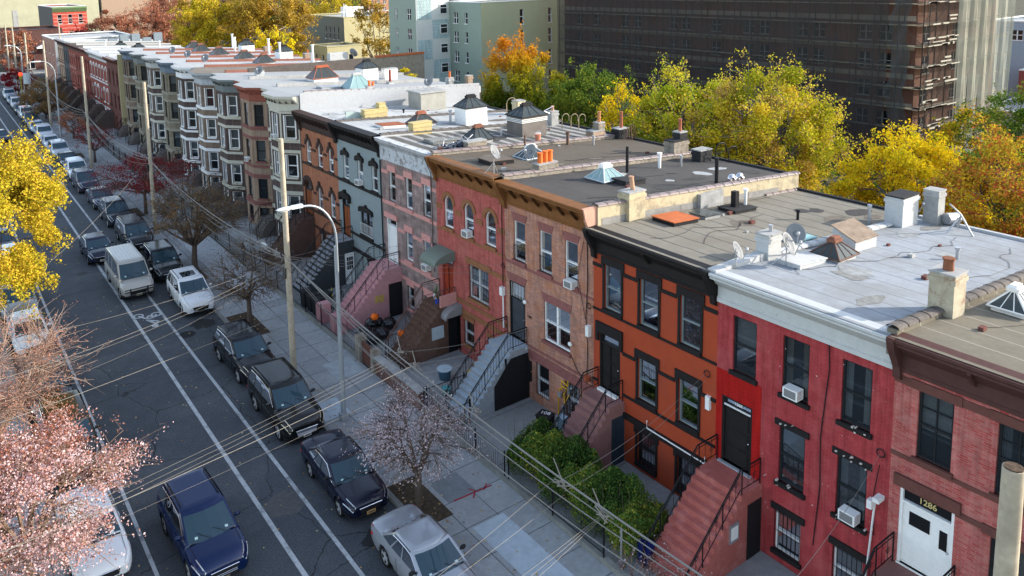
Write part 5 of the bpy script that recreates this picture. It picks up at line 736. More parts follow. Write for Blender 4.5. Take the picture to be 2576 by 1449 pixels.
for z in (2, 4.0, 6, 8, 10, 12, 14, 16): P.path([(SX, Y0s, z), (XR, Y0s, z)], .04, 5); PL.box(SX, XR-.5, Y0s+.15, Y0s+.9, z-.25, z-.18)
for i in range(26): y = Y0s+random.uniform(0, 44); z = random.choice((2, 6, 8, 10, 12)); P.path([(SX, y, z), (SX, y+2.3, z+2)], .035, 4)
for z in (2, 4, 6, 8, 10, 12, 14): P.path([(SX+.1, Y0s, z), (SX+2.4, Y0s, z+1.9)], .035, 4); P.path([(SX+4.7, Y0s, z+1.9), (SX+2.4, Y0s, z)], .035, 4)
P.obj('tubes', mat('scaffold_tube', (.07, .06, .055), .6, .2), sc); PL.obj('planks', mat('scaffold_plank', (.4, .34, .24), .9, .2, 2), sc)
n = 60; Q.loft([[(SX-.12+.1*sin(i*1.9)*sin(z*.7), Y0s+3.2+(Y1s-Y0s-3.2)*i/n, z) for i in range(n+1)] for z in np.linspace(1, 17.4, 12)], False, False); Q.obj('netting', netmat('black_debris_net', (.05, .048, .047), .6), sc)
Q = M(); n = 26; Q.loft([[(SX+WN*.36+(WN*.64)*i/n, Y0s-.12+.18*sin(i*1.3+z*.15), z) for i in range(n+1)] for z in np.linspace(0, 18, 14)], False, False); Q.obj('pale_netting', netmat('grey_green_net', (.33, .34, .28), .62), sc)
Q = M(); n = 14; Q.loft([[(SX+.3+(WN*.36-.3)*i/n, Y0s-.1+.1*sin(i*2.1+z*.2), z) for i in range(n+1)] for z in np.linspace(0, 18, 14)], False, False); Q.obj('side_netting', netmat('brown_black_net', (.04, .036, .033), .42), sc)
PL = M()
for k in range(70): z = random.choice((2, 4, 6, 8, 10, 12, 14, 16))+random.choice((-.2, -.2, .15, .5)); x = SX+random.uniform(-.1, WN*.36-2); PL.box(x, x+random.uniform(.8, 2.6), Y0s-.3, Y0s-.22, z, z+random.uniform(.08, .2))
PL.obj('toe_board', mat('pale_board', (.36, .34, .28), .9, .2, 3), sc)
Q = M(); Q.loft([[(SX-.3-.25*sin(i*.9+z), Y0s+1.2+1.7*i/8+.13*sin(z*1.1)+.1*sin(z*2.7), z) for i in range(9)] for z in np.linspace(2.5, 18, 40)], False, False); Q.obj('torn_netting', netmat('torn_grey_net', (.07, .075, .075), .6), sc)
for i, (x, y, z, mt, lb, rf) in enumerate(((112, 36, 11.5, mat('blue_grey_wall', (.3, .36, .42), .8, .05), 'blue-grey building behind the netting at the right edge', RF3), (108, 30, 5.5, mat('maroon_wall', (.25, .07, .06), .8, .08), 'maroon and grey low building at the right edge', RF3), (96, 30, 1.9, WHP, 'low white roofed shed at the right edge above the orange trees', RF3))): block('distant_building', lb, 'building', x, x+14, y, y+12, z, mt, mt, rf, wx=[(2+3*k, z-2.4, 1.4, 1.3) for k in range(3)] if z > 3 else [], group=None)
# ---------------------------------------------------------------- street
def sheet(name, x0, x1, y0, y1, z, m, n=1):
    q = M(); q.poly((x0, y0, z), (x1, y0, z), (x1, y1, z), (x0, y1, z)); return q.obj(name, m, None, kind='structure')
sheet('ground', -900, 1500, -60, 2500, -.02, mat('backyard_earth', (.075, .068, .045), .95, .35, .3, c2=(.05, .06, .03), sc2=.1))
ASP = mat('asphalt', (.066, .074, .084), .8, .14, 1.2, .25, c2=(.1, .108, .116), sc2=.22, amt2=.6)
# grit and cracks in the asphalt
N, L = nodes(ASP); P_ = N['Principled BSDF']; tc = N.new('ShaderNodeTexCoord'); ng = N.new('ShaderNodeTexNoise'); ng.inputs['Scale'].default_value = 14; ng.inputs['Detail'].default_value = 4; L.new(tc.outputs['Object'], ng.inputs['Vector'])
vo = N.new('ShaderNodeTexVoronoi'); vo.feature = 'DISTANCE_TO_EDGE'; vo.inputs['Scale'].default_value = .22; nw = N.new('ShaderNodeTexNoise'); nw.inputs['Scale'].default_value = .9; nw.inputs['Detail'].default_value = 6; L.new(tc.outputs['Object'], nw.inputs['Vector']); L.new(mix(N, L, .35, tc.outputs['Object'], nw.outputs['Color'], 'LINEAR_LIGHT'), vo.inputs['Vector']); cr = N.new('ShaderNodeMath'); cr.operation = 'LESS_THAN'; L.new(vo.outputs[0], cr.inputs[0]); cr.inputs[1].default_value = .0035
src = mix(N, L, cr.outputs[0], P_.inputs['Base Color'].links[0].from_socket, (.032, .034, .037)); rr = N.new('ShaderNodeValToRGB'); rr.color_ramp.elements[0].position = .35; rr.color_ramp.elements[1].position = .7; rr.color_ramp.elements[0].color = (.75, .75, .75, 1); rr.color_ramp.elements[1].color = (1.25, 1.25, 1.25, 1); L.new(ng.outputs[0], rr.inputs[0]); L.new(mix(N, L, 1.0, src, rr.outputs[0], 'MULTIPLY'), P_.inputs['Base Color'])
sheet('road', -6.35, 4.1, -10, 400, 0, ASP); sheet('cross_street', -40, 60, YG+29, YG+38, .004, ASP)
LNM = mat('lane_paint', (.4, .42, .43), .7, .12, 5, c2=(.12, .12, .125), sc2=1.6, amt2=.75)
for x, w_ in ((0, .17), (1.52, .15), (-3.98, .13)): sheet('road_marking', x-w_/2, x+w_/2, 0, 190, .006, LNM)
m = M()
for cx, cy in ((.3, 47.45), (1.22, 47.1)):
    for k in range(16):
        a, b = k*pi/8, (k+1)*pi/8; m.poly(*[(cx+r*cos(t), cy+r*1.15*sin(t), .008) for r, t in ((.3, a), (.3, b), (.2, b), (.2, a))])
def stroke(p, q, w=.09): d = (Vector(q)-Vector(p)).normalized(); n = Vector((-d.y, d.x))*w/2; m.poly(*[(v.x, v.y, .01) for v in (Vector(p)+n, Vector(q)+n, Vector(q)-n, Vector(p)-n)])
for p, q in (((.3, 47.45), (.62, 46.75)), ((.62, 46.75), (1.05, 46.7)), ((1.05, 46.7), (1.22, 47.1)), ((.62, 46.75), (.8, 47.2)), ((.8, 47.2), (1.05, 46.7)), ((.55, 46.6), (1.1, 46.0)), ((.6, 46.5), (.9, 45.75)), ((1.1, 46.0), (.85, 45.7))): stroke(p, q, .13)
m.poly(*[(.78+.19*cos(k*pi/6), 45.5+.24*sin(k*pi/6), .012) for k in range(12)]); m.obj('bicycle_marking', mat('bike_paint', (.42, .44, .45), .7, .1), None, kind='structure')
for (x, y, r, c) in ((1.9, 43.2, .55, (.018, .019, .02)), (3.1, 44.0, .8, (.03, .03, .031)), (2.9, 22.6, .7, (.03, .03, .032)), (-1.2, 57.2, .33, (.04, .04, .04)), (.9, 26.3, .9, (.085, .085, .085)), (3.0, 40.3, .6, (.032, .034, .037))):
    q = M(); q.poly(*[(x+r*cos(k*pi/10)*random.uniform(.7, 1.1), y+r*.9*sin(k*pi/10)*random.uniform(.7, 1.1), .003) for k in range(20)]); q.obj('road_stain', mat('stain%d' % int(c[0]*1000), c, .7, .25, 6), None, kind='structure')
m = M(); m.cyl(-1.2, 57.2, 0, .012, .32, n=20); m.obj('manhole_cover', mat('iron_cover', (.03, .03, .03), .6, .3, 9), None, label='round manhole cover in the travel lane before the dark hatchback', cat='manhole cover')
PAV = slabs('pavement_slabs', (.31, .325, .33), (.09, .095, .1), 1.36, 1.5); YRD = slabs('yard_concrete', (.3, .31, .31), (.12, .12, .12), 4.6, 2.9, .02)
def slab3(name, x0, x1, y0, y1, z, m): return M().box(x0, x1, y0, y1, -.1, z).obj(name, m, None, kind='structure')
slab3('sidewalk', 4.27, 8.1, -5, YG+29, .12, PAV); slab3('left_sidewalk', -12, -6.5, -5, YG+29, .12, PAV); slab3('kerb', 4.1, 4.27, -5, YG+29, .125, mat('kerb_stone', (.2, .2, .19), .9, .2, 2)); slab3('left_kerb', -6.5, -6.35, -5, YG+29, .125, MATS['kerb_stone'])
slab3('front_yard', 8.3, XF-.002, 4, YG+9, .118, YRD); slab3('far_sidewalk', 4.3, 40, YG+38, YG+46, .12, PAV)
for x0, x1, y0, y1, c in ((5.9, 8.0, 44.5, 61, (.38, .4, .42)), (4.35, 5.3, 55, 64, (.36, .38, .4)), (5.65, 7.0, 17.1, 20.9, (.4, .46, .5)), (4.35, 5.6, 30.3, 31.9, (.27, .29, .3)), (6.4, 7.9, 33.3, 35.1, (.33, .36, .37)), (4.3, 5.6, 25.6, 28.3, (.25, .28, .3)), (5.7, 6.95, 22.5, 23.9, (.19, .21, .22))):
    q = M(); q.poly((x0, y0, .124), (x1, y0, .124), (x1, y1, .124), (x0, y1, .124)); q.obj('sidewalk_patch', mat('patch%d' % int(c[0]*100+y0), c, .9, .12, 3, c2=tuple(k*.7 for k in c), sc2=2), None, kind='structure')
RP = mat('red_spray_paint', (.32, .03, .05), .8, .2); m = M(); stroke_ = lambda a, b, w: m.poly(*[(v[0], v[1], .128) for v in (lambda d, n: (Vector(a)+n, Vector(b)+n, Vector(b)-n, Vector(a)-n))((Vector(b)-Vector(a)), Vector((-(b[1]-a[1]), b[0]-a[0])).normalized()*w/2)])
stroke_((5.9, 22.5), (7.6, 22.4), .07); stroke_((6.9, 22.5), (6.75, 22.75), .06); stroke_((6.6, 22.2), (6.8, 22.4), .06); stroke_((7.2, 22.35), (7.5, 22.6), .05); m.obj('utility_mark', RP, None, label='red spray-painted utility mark on the sidewalk by the blossom tree', cat='road mark')
DIRT = mat('tree_pit_soil', (.06, .045, .032), .95, .5, 8, .5, c2=(.13, .09, .05), sc2=5)
for x0, x1, y0, y1 in ((4.3, 5.5, 21.9, 24.7), (4.3, 5.7, 40.3, 43.8), (4.3, 5.4, 50.5, 53.5), (4.3, 5.4, 68, 71), (4.3, 5.4, 96, 99)): q = M(); q.poly((x0, y0, .128), (x1, y0, .128), (x1, y1, .128), (x0, y1, .128)); q.obj('soil_bed', DIRT, None, kind='structure')
# ---------------------------------------------------------------- fences and yards
def fence(y0, y1, x, z0, h, label, gap=.14, posts=2.4, name='iron_fence', mesh=False, cross=None):
    t = thing(name, label, 'fence', (x, y0, z0)); b = M(); p = M(); r = M(); n = int(abs(y1-y0)/gap); P0 = (x, y0); P1 = (cross or x, y1)
    ip = lambda s: (P0[0]+(P1[0]-P0[0])*s, P0[1]+(P1[1]-P0[1])*s)
    if cross: n = int(sqrt((cross-x)**2+(y1-y0)**2)/gap)
    for i in range(n+1): a = ip(i/n); b.path([(a[0], a[1], z0+.1), (a[0], a[1], z0+h-.04)], .009 if not mesh else .004, 4)
    if mesh:
        for k in range(int(h/gap)): a, c = ip(0), ip(1); b.path([(a[0], a[1], z0+k*gap), (c[0], c[1], z0+k*gap)], .004, 3)
    k = max(1, round(n*gap/posts))
    for i in range(k+1): a = ip(i/k); p.path([(a[0], a[1], z0), (a[0], a[1], z0+h+.08)], .032, 6)
    for z in (z0+.12, z0+h-.06): a, c = ip(0), ip(1); r.path([(a[0], a[1], z), (c[0], c[1], z)], .018, 5)
    b.obj('bars', IRON, t); p.obj('post', IRON, t); r.obj('rail', IRON, t); return t
KW = mat('low_kerb_wall', (.24, .24, .22), .9, .2, 2, c2=(.12, .12, .1)); m = M(); m.box(8.1, 8.32, 10, 28.3, .0, .3); m.obj('low_kerb_wall', KW, None, label='low concrete kerb edging the front yards beside the hedge', cat='wall'); m = M(); m.box(8.1, 8.32, 34.6, 51, 0, .28); m.obj('low_kerb_wall', KW, None, label='low concrete kerb edging the yards by the pink stoop', cat='wall')
fence(22.35, 26.2, 8.2, .3, .95, 'black iron fence on the low kerb before the peach house yard'); fence(26.3, 28.2, 8.2, .3, .95, 'short black iron fence section at the foot of the blue-grey stone stoop')
fence(26.25, 26.25, 8.2, .12, 1.1, 'black iron side railing running from sidewalk to the blue-grey stone stoop', cross=9.3); fence(28.15, 28.15, 8.3, .12, 1.2, 'black iron fence between the peach house stoop and the brown stoop yard', cross=12.4)
fence(17.0, 22.1, 8.2, .3, .95, 'sagging wire mesh fence in front of the big hedge', .12, mesh=True, name='wire_fence'); fence(34.7, 43.4, 8.2, .28, 1.15, 'black iron fence before the bins and the rubbish bags', .16, 2.1); fence(43.6, 51.5, 8.2, .28, 1.15, 'black iron fence before the grey house and the arched brick house', .16, 2.1); fence(33.95, 33.95, 8.5, .12, 1.1, 'black side fence between the pink house yard and the brown stoop', cross=11.6)
for i in range(9): fence(52+i*6.2, 57.8+i*6.2, 8.25, .12, 1.3, ['black iron fence before the cream-corniced bay house', 'black iron fence before the terracotta-corniced bay house', 'black iron fence before the grey-corniced bay house', 'black iron fence before the bay house with the red curtain', 'black iron fence before the bright white bay house', 'black iron fence before the blue-grey corniced bay house', 'black iron fence before the pale grey corniced bay house', 'black iron fence before the second farthest bay house', 'black iron fence before the farthest bay house'][i], .2, 2.9)
BW2 = brick('garden_wall_brick', (.2, .08, .06), (.16, .075, .06), (.25, .22, .2)); t = thing('brick_garden_wall', 'red-brown brick garden wall with stone coping and pier before the brown stoop', 'wall', (8.2, 28.4, .12)); m = M().box(8.1, 8.4, 28.5, 32.6, 0, .95); m.obj('wall', BW2, t); m = M().box(8.05, 8.45, 28.45, 32.7, .95, 1.03); m.obj('coping', CONC, t); m = M().box(8.05, 8.5, 34.2, 34.65, 0, 1.45); m.box(8.05, 8.45, 32.7, 33.0, 0, 1.3); m.obj('pier', GRYB, t); m = M().box(8.2, 8.25, 33.05, 34.15, .15, 1.25); m.obj('gate', mat('brown_gate', (.14, .06, .045), .7, .2), t)
def rot_box(t, name, x, y, z, sx, sy, sz, m, a=0):
    q = M(); c, s = cos(a), sin(a); q.add([(x+i*sx/2*c*k-j*sy/2*s*k, y+i*sx/2*s*k+j*sy/2*c*k, z+zz) for zz, k in ((0, .86), (sz, 1)) for i, j in ((-1, -1), (1, -1), (1, 1), (-1, 1))], [(0, 3, 2, 1), (4, 5, 6, 7), (0, 1, 5, 4), (1, 2, 6, 5), (2, 3, 7, 6), (3, 0, 4, 7)]); return q.obj(name, m, t)
def bin_(x, y, a, label, body=BLK, lid=None, sc=1.0):
    t = thing('wheelie_bin', label, 'rubbish bin', (x, y, .12)); rot_box(t, 'body', x, y, .14, .55*sc, .6*sc, .9*sc, body, a); rot_box(t, 'lid', x, y, .14+.9*sc, .62*sc, .68*sc, .07, lid or body, a); q = M()
    for s in (-1, 1): q.path([(x+.2*cos(a)-s*.27*sin(a)-.02, y+.2*sin(a)+s*.27*cos(a), .22), (x+.2*cos(a)-s*.31*sin(a), y+.2*sin(a)+s*.31*cos(a), .22)], .1, 10)
    q.obj('wheel', RUB, t); return t
DGB = mat('bin_dark', (.02, .022, .024), .5, .2, 4)
for x, y, lb in ((8.75, 42.4, 'leftmost black bin behind the fence by the pink stoop'), (8.8, 41.6, 'second black bin from the left behind the fence by the pink stoop'), (8.8, 40.85, 'third black bin from the left, against the pink stoop pillar side'), (9.5, 41.3, 'black bin at the back of the bin group by the pink stoop')): bin_(x, y, 0, lb, DGB)
b = bin_(11.35, 23.6, .35, 'black wheelie bin with white lettering beside the mauve stoop', BLK); 
c = bpy.data.curves.new('t', 'FONT'); c.body = '108'; c.size = .3; c.extrude = .003; c.align_x = 'CENTER'; o = bpy.data.objects.new('t', c); COL.objects.link(o); dg = bpy.context.evaluated_depsgraph_get(); me = bpy.data.meshes.new_from_object(o.evaluated_get(dg)); bpy.data.objects.remove(o); o = bpy.data.objects.new('lettering', me); COL.objects.link(o); me.materials.clear(); me.materials.append(WHITE); o.parent = b; o.location = (-.02, .02, 1.0); o.rotation_euler = (0, 0, radians(-60))
bin_(12.2, 23.5, .1, 'pale blue tub against the peach wall behind the mauve stoop', mat('pale_blue_plastic', (.4, .55, .65), .5, .05), None, .6); bin_(9.3, 16.15, .2, 'blue recycling bin half hidden between the hedge and the red stoop', mat('blue_bin', (.012, .022, .13), .5, .1), None, .7)
BAG = mat('bin_bag_plastic', (.012, .012, .014), .22, 0)
for i, (x, y, r, z, lb) in enumerate(((9.7, 36.6, .42, 0, 'leftmost black rubbish bag of the heap by the pink wall'), (9.6, 35.7, .45, 0, 'front black rubbish bag of the heap, nearest the fence'), (10.3, 35.9, .42, 0, 'black rubbish bag right of centre in the heap on the yard'), (10.2, 36.9, .38, .25, 'black rubbish bag on top at the back of the heap'), (11.2, 36.7, .42, 0, 'black rubbish bag at the far right of the heap by the barred gate'), (10.7, 37.2, .38, .05, 'black rubbish bag at the back against the pink stoop wall'))):
    t = thing('rubbish_bag', lb, 'rubbish bag', (x, y, .12+z), 'rubbish bags heaped in the yard'); m = M(); m.ell((x, y, .12+z+r*.7), (r, r, r*.75), 12, 9, .09); m.obj('bag', BAG, t, 25); m = M(); m.path([(x, y, .12+z+r*1.35), (x+.03, y, .12+z+r*1.6), (x+.1, y+.03, .12+z+r*1.75)], [.06, .03, .07], 7); m.obj('knot', BAG, t, 25)
def pumpkin(x, y, z, r, label):
    m = M(); n = 20; m.loft([[(x+r*sin(pi*i/8)*cos(2*pi*k/n)*(1-.07*(k % 2)), y+r*sin(pi*i/8)*sin(2*pi*k/n)*(1-.07*(k % 2)), z+r*.85-r*.85*cos(pi*i/8)) for k in range(n)] for i in range(1, 8)]); t = thing('pumpkin', label, 'pumpkin', (x, y, z)); m.obj('gourd', mat('pumpkin_orange', (.75, .14, .015), .5, .1), t, 60); m = M(); m.path([(x, y, z+r*1.6), (x+.03, y, z+r*2.0)], .03); m.obj('stalk', mat('stalk', (.15, .12, .05), .8, 0), t)
pumpkin(10.35, 33.9, .95, .2, 'bright orange pumpkin on the side of the brown stoop'); pumpkin(10.15, 36.4, 1.0, .22, 'dull orange jack-o-lantern bag on top of the black rubbish bags')
def pot(x, y, z, r, h, c, label, plant=None):
    t = thing('plant_pot', label, 'plant pot', (x, y, z)); m = M().cyl(x, y, z, z+h, r*.75, r, 14); m.obj('pot', mat('pot%d' % int(x*10+y*10), c, .7, .1), t, 40)
    if plant: m = M(); [m.path([(x, y, z+h), (x+random.uniform(-.2, .2), y+random.uniform(-.2, .2), z+h+random.uniform(.3, .6))], [.02, .004], 4) for i in range(9)]; m.obj('plant', mat('plant%d' % int(plant[0]*100), plant, .8, .2), t)
pot(10.6, 30.2, .12, .34, .5, (.06, .12, .17), 'large blue tub with pale lid in the paved yard behind the brick wall'); m = M().cyl(10.6, 30.2, .62, .65, .38, n=18); m.obj('tub_lid', mat('pale_lid', (.4, .5, .55), .6, .05), bpy.data.objects['plant_pot']); pot(11.7, 29.4, .12, .33, .35, (.5, .42, .22), 'wide cream planter with sticks in the paved yard', (.4, .2, .05)); pot(9.9, 29.0, .12, .22, .3, (.1, .35, .35), 'small turquoise pot below the blue-grey stoop'); pot(12.3, 33.5, 2.65, .15, .22, (.75, .75, .72), 'white pot with plant at the top of the brown stoop', (.06, .15, .04)); pot(12.0, 32.9, 2.65, .12, .2, (.02, .08, .5), 'small blue pot at the top of the brown stoop', (.1, .12, .05)); pot(12.6, 22.4, 2.7, .14, .22, (.4, .1, .05), 'terracotta pot on the mauve stoop by the railing', None)
def bicycle(x, y, a, label, fc):
    t = thing('bicycle', label, 'bicycle', (x, y, .12), rz=a); fr = mat('bike%d' % int(fc[0]*100), fc, .4, 0)
    for s in (-.52, .52):
        m = M(); m.path([(s+.33*cos(k*pi/9), 0, .33+.33*sin(k*pi/9)) for k in range(19)], .02, 5, False); w = m.obj('wheel', RUB, t); m = M(); [m.path([(s, 0, .33), (s+.32*cos(k*pi/5), 0, .33+.32*sin(k*pi/5))], .003, 3) for k in range(10)]; m.obj('spokes', CHR, w)
    m = M(); 
    for p, q in (((-.52, .33), (-.15, .3)), ((-.52, .33), (-.25, .75)), ((-.15, .3), (-.27, .85)), ((-.15, .3), (.33, .72)), ((-.25, .72), (.32, .8)), ((.3, .9), (.52, .33))): m.path([(p[0], 0, p[1]), (q[0], 0, q[1])], .02, 6)
    m.obj('frame', fr, t); m = M(); m.path([(.28, -.27, .98), (.32, 0, .93), (.28, .27, .98)], .014, 5); m.obj('handlebar', BLK, t); m = M(); m.ell((-.3, 0, .88), (.14, .07, .04), 8, 5); m.obj('saddle', BLK, t)
bicycle(10.1, 41.7, 1.2, 'yellow-framed bicycle leaning between the white-doored dark stoop and the pink stoop', (.7, .6, .03)); bicycle(10.4, 41.2, .9, 'black bicycle beside the yellow one at the pink stoop', (.02, .02, .03)); bicycle(11.2, 28.6, .5, 'black bicycle leaning on the fence beside the blue-grey stone stoop', (.03, .02, .05))
m = M().box(11.05, 11.5, 14.2, 14.42, 1.15, 1.8); t = thing('mailbox', 'grey metal mailbox cabinet on a post at the side of the red stoop', 'mailbox', (11.3, 14.3, .12)); m.obj('cabinet', GREYM, t); m = M().box(11.1, 11.45, 14.19, 14.2, 1.25, 1.7); m.obj('front_label', WHITE, t); m = M().cyl(11.3, 14.32, .12, 1.15, .04); m.obj('post', GREYM, t)
m = M().path([(8.5, 16.5, .12), (8.5, 16.5, 1.5)], .035, 8); m.obj('fence_post', GREYM, None, label='lone galvanised pipe post at the end of the hedge', cat='post')
for pts, r, lb in (([f1.p(2.0, 9.3, .02), f1.p(1.9, 7.5, .03), f1.p(2.1, 5.2, .03), f1.p(2.05, 3.6, .03), f1.p(2.2, 1.5, .03)], .018, 'long black cable hanging down the middle of the bright red house'), ([f1.p(.25, 5.3, .1), f1.p(.4, 4.3, .05), f1.p(.35, 3.0, .03), f1.p(1.1, 2.9, .03)], .015, 'black cable looping beside the security light of the bright red house'),
 ([f3.p(.35, 9.0, .03), f3.p(.3, 7, .04), f3.p(.4, 5.4, .05), f3.p(.3, 4.0, .05), f3.p(.35, 2.6, .06)], .025, 'thick black cable down the right edge of the peach house'), ([f3.p(.55, 8.6, .03), f3.p(.9, 7, .04), f3.p(.6, 5.9, .04), f3.p(.42, 5.3, .06)], .012, 'thin black cable bowing right of the peach house top window'), ([f3.p(1.3, 3.3, .04), f3.p(.9, 2.8, .05), f3.p(.4, 2.5, .05)], .018, 'black cable drooping under the wide window of the peach house'),
 ([f5.p(.35, 10.1, .46), f5.p(.3, 9.2, .12), f5.p(.35, 7, .06), f5.p(.4, 5.2, .06), f5.p(.3, 3.8, .06)], .022, 'black cable down the right edge of the mottled stone house'), ([f4.p(.15, 9, .06), f4.p(.15, 6.2, .06), f4.p(.12, 4.6, .08)], .025, 'black cable down the right edge of the arched red brick house')): m = M(); m.path(pts, r, 4); m.obj('wall_cable', BLK, None, label=lb, cat='cable')
m = M(); m.path([f4.p(.1, 4.5, .1), f4.p(.1, 2.9, .1)], .035); m.box(XF-.2, XF, 28.1, 28.3, 4.5, 4.9); m.obj('meter_box', WHITE, None, label='white meter box and conduit between the red arched and the peach house', cat='meter box')
m = M(); m.box(XF-.18, XF, 22.32, 22.5, 4.65, 5.1); m.obj('meter_box', WHITE, None, label='white meter box on the peach house beside the orange house', cat='meter box'); m = M(); m.box(XF-.12, XF, 16.35, 16.52, 4.2, 4.7); m.obj('meter_box', WHITE, None, label='white meter box on the orange wall beside the bright red doorway', cat='meter box')
m = M(); m.box(XF-.35, XF-.02, 10.3, 10.48, 4.25, 4.38); m.box(XF-.4, XF-.2, 10.48, 10.62, 4.0, 4.26); m.path([(XF-.1, 10.52, 4.1), (XF-.1, 10.55, 3.8), (XF-.1, 10.75, .6)], .03); m.obj('security_light', CURT, None, label='white security light and conduit on the red house beside the pink-red house', cat='lamp')
for a, lb in ((f4.p(.1, 5.95, .05), 'between the arched red brick house and the peach house'), (f3.p(.2, 5.95, .05), 'on the peach house beside the orange house'), (f2.p(.35, 5.5, .05), 'on the orange house beside the bright red house'), (f1.p(.25, 5.65, .05), 'on the bright red house beside the pink-red house'), (f5.p(.2, 5.3, .05), 'on the mottled stone house beside the red brick house')):
    m = M(); m.path([(a[0]-.02, a[1]+.12*cos(k*.7), a[2]+.12*sin(k*.7)) for k in range(20)], .02, 4); m.obj('cable_coil', BLK, None, label='coil of black service cable '+lb, cat='cable')
aircon(f1, 3.0, 6.13, 'white air conditioner in the middle top window of the bright red house'); aircon(f1, 1.05, 3.08, 'white air conditioner in the lower right window of the bright red house'); aircon(f5, 1.05, 3.68, 'white air conditioner in the lower right window of the mottled stone house')
# ---------------------------------------------------------------- poles, lamps and wires
WOOD = mat('weathered_pole_wood', (.42, .36, .27), .85, .22, 3, .3, c2=(.28, .25, .2), sc2=2)
def pole(x, y, h, label, top=(0, 0), r=.16, hw=True):
    t = thing('utility_pole', label, 'utility pole', (x, y, .1), 'wooden utility poles along the right sidewalk'); m = M(); m.path([(x, y, 0), (x+top[0]*.5, y+top[1]*.5, h/2), (x+top[0], y+top[1], h)], [r, r*.88, r*.74], 14); m.obj('shaft', WOOD, t, 40)
    if hw:
        k = M(); z = 6.3; k.path([(x-.3, y, z), (x+.35, y, z)], .03); [k.ell((x+q, y+.1, z+w), (.06, .09, .07), 7, 5) for q, w in ((-.25, .1), (.3, .05), (-.2, -.3), (.25, -.45))]; k.box(x-.25, x-.15, y-.1, y+.1, 5.2, 5.7); k.obj('line_hardware', BLK, t)
    return t
for i, (y, lb) in enumerate(((35.0, 'nearest full utility pole, standing beside the curved street lamp'), (62.4, 'second utility pole from the front, behind the bare brown tree'), (89.9, 'third utility pole from the front, by the red-leafed tree'), (120.6, 'fourth utility pole from the front, beside the farther curved street lamp'), (143.3, 'fifth utility pole with a grey transformer'), (163.4, 'sixth utility pole, far up the street'), (178, 'farthest utility pole at the left edge'))):
    t = pole(4.85+i*.08, y, 12.05, lb)
    if i == 4: m = M().cyl(4.9, 143.0, 3.9, 5.6, .5, n=12); m.obj('transformer', mat('transformer_grey', (.45, .5, .52), .5, .05), t)
pole(14.5, 176, 12, 'short visible pole rising behind the pink-tan corner house', hw=False)
t = pole(4.1, 4.3, 12.0, 'close utility pole top cut off at the lower right corner', r=.2, hw=False); m = M().cyl(4.1, 4.3, 12.0, 12.02, .13, n=14); m.obj('rotten_top', mat('rotten_wood', (.09, .06, .04), .9, .6, 14), t)
def lamp(x, y, label, s=1.0):
    t = thing('street_lamp', label, 'street lamp', (x, y, .12), 'curved-arm street lamps'); m = M(); m.path([(x, y, .1), (x, y, 4), (x, y, 8.1)], [.12, .1, .08], 12); m.obj('post', mat('lamp_grey', (.34, .37, .39), .45, .06, metal=.3), t, 40); m = M().box(x-.17, x+.17, y-.17, y+.17, .1, .42); m.obj('base', MATS['lamp_grey'], t)
    m = M(); m.path([(x, y-.11, 6.9), (x, y-.11, 8.4)]+[(x-1.35+1.35*cos(k*pi/20), y-.11, 8.4+1.75*sin(k*pi/20)) for k in range(1, 11)]+[(x-1.7, y-.11, 10.18)], .05, 8); m.obj('curved_arm', MATS['lamp_grey'], t, 60)
    m = M(); m.ell((x-2.2, y-.11, 10.2), (.42, .16, .07), 14, 8); m.box(x-1.95, x-1.45, y-.19, y-.03, 10.13, 10.27); m.obj('lamp_head', mat('lamp_head', (.6, .62, .62), .5, .05), t, 40); m = M(); m.ell((x-2.25, y-.11, 10.13), (.28, .11, .04), 10, 6); m.obj('lens', CURT, t); return t
lamp(5.1, 30.0, 'tall grey street lamp with curved arm over the near sidewalk'); lamp(4.8, 109.5, 'farther grey street lamp with curved arm, up the street on the left'); t = thing('street_lamp', 'small straight-armed lamp post far up the street by the brick garage building', 'street lamp', (5.2, 152, .1)); m = M(); m.path([(5.2, 152, 0), (5.2, 152, 8.5), (4.6, 152, 9.3), (3.6, 152, 9.6)], .09, 6); m.obj('post', MATS['lamp_grey'], t); m = M(); m.ell((3.3, 152, 9.6), (.5, .2, .1), 8, 5); m.obj('lamp_head', MATS['lamp_head'], t)
t = thing('traffic_signal', 'distant traffic signal showing red beside the far poles', 'traffic light', (4.6, 150, .1)); m = M().cyl(4.6, 150, 0, 4.9, .08); m.box(4.4, 4.8, 149.8, 150.2, 4.0, 5.1); m.obj('housing', mat('signal_yellow', (.3, .28, .05), .6, 0), t); m = M(); m.ell((4.6, 149.75, 4.85), (.3, .1, .3), 10, 6); lm = bpy.data.materials.new('red_signal'); lm.use_nodes = True; e_ = lm.node_tree.nodes['Principled BSDF']; e_.inputs['Base Color'].default_value = (.8, .02, .01, 1); e_.inputs['Emission Color'].default_value = (1, .03, .01, 1); e_.inputs['Emission Strength'].default_value = 1.5; m.obj('red_light', lm, t)
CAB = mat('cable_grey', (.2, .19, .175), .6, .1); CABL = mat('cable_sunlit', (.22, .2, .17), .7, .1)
def sagc(a, b, s, n=14): return [(a[0]+(b[0]-a[0])*k/n, a[1]+(b[1]-a[1])*k/n, a[2]+(b[2]-a[2])*k/n-s*4*(k/n)*(1-k/n)) for k in range(n+1)]
PY = [4.3, 35.0, 62.4, 89.9, 120.6, 143.3, 163.4, 178]
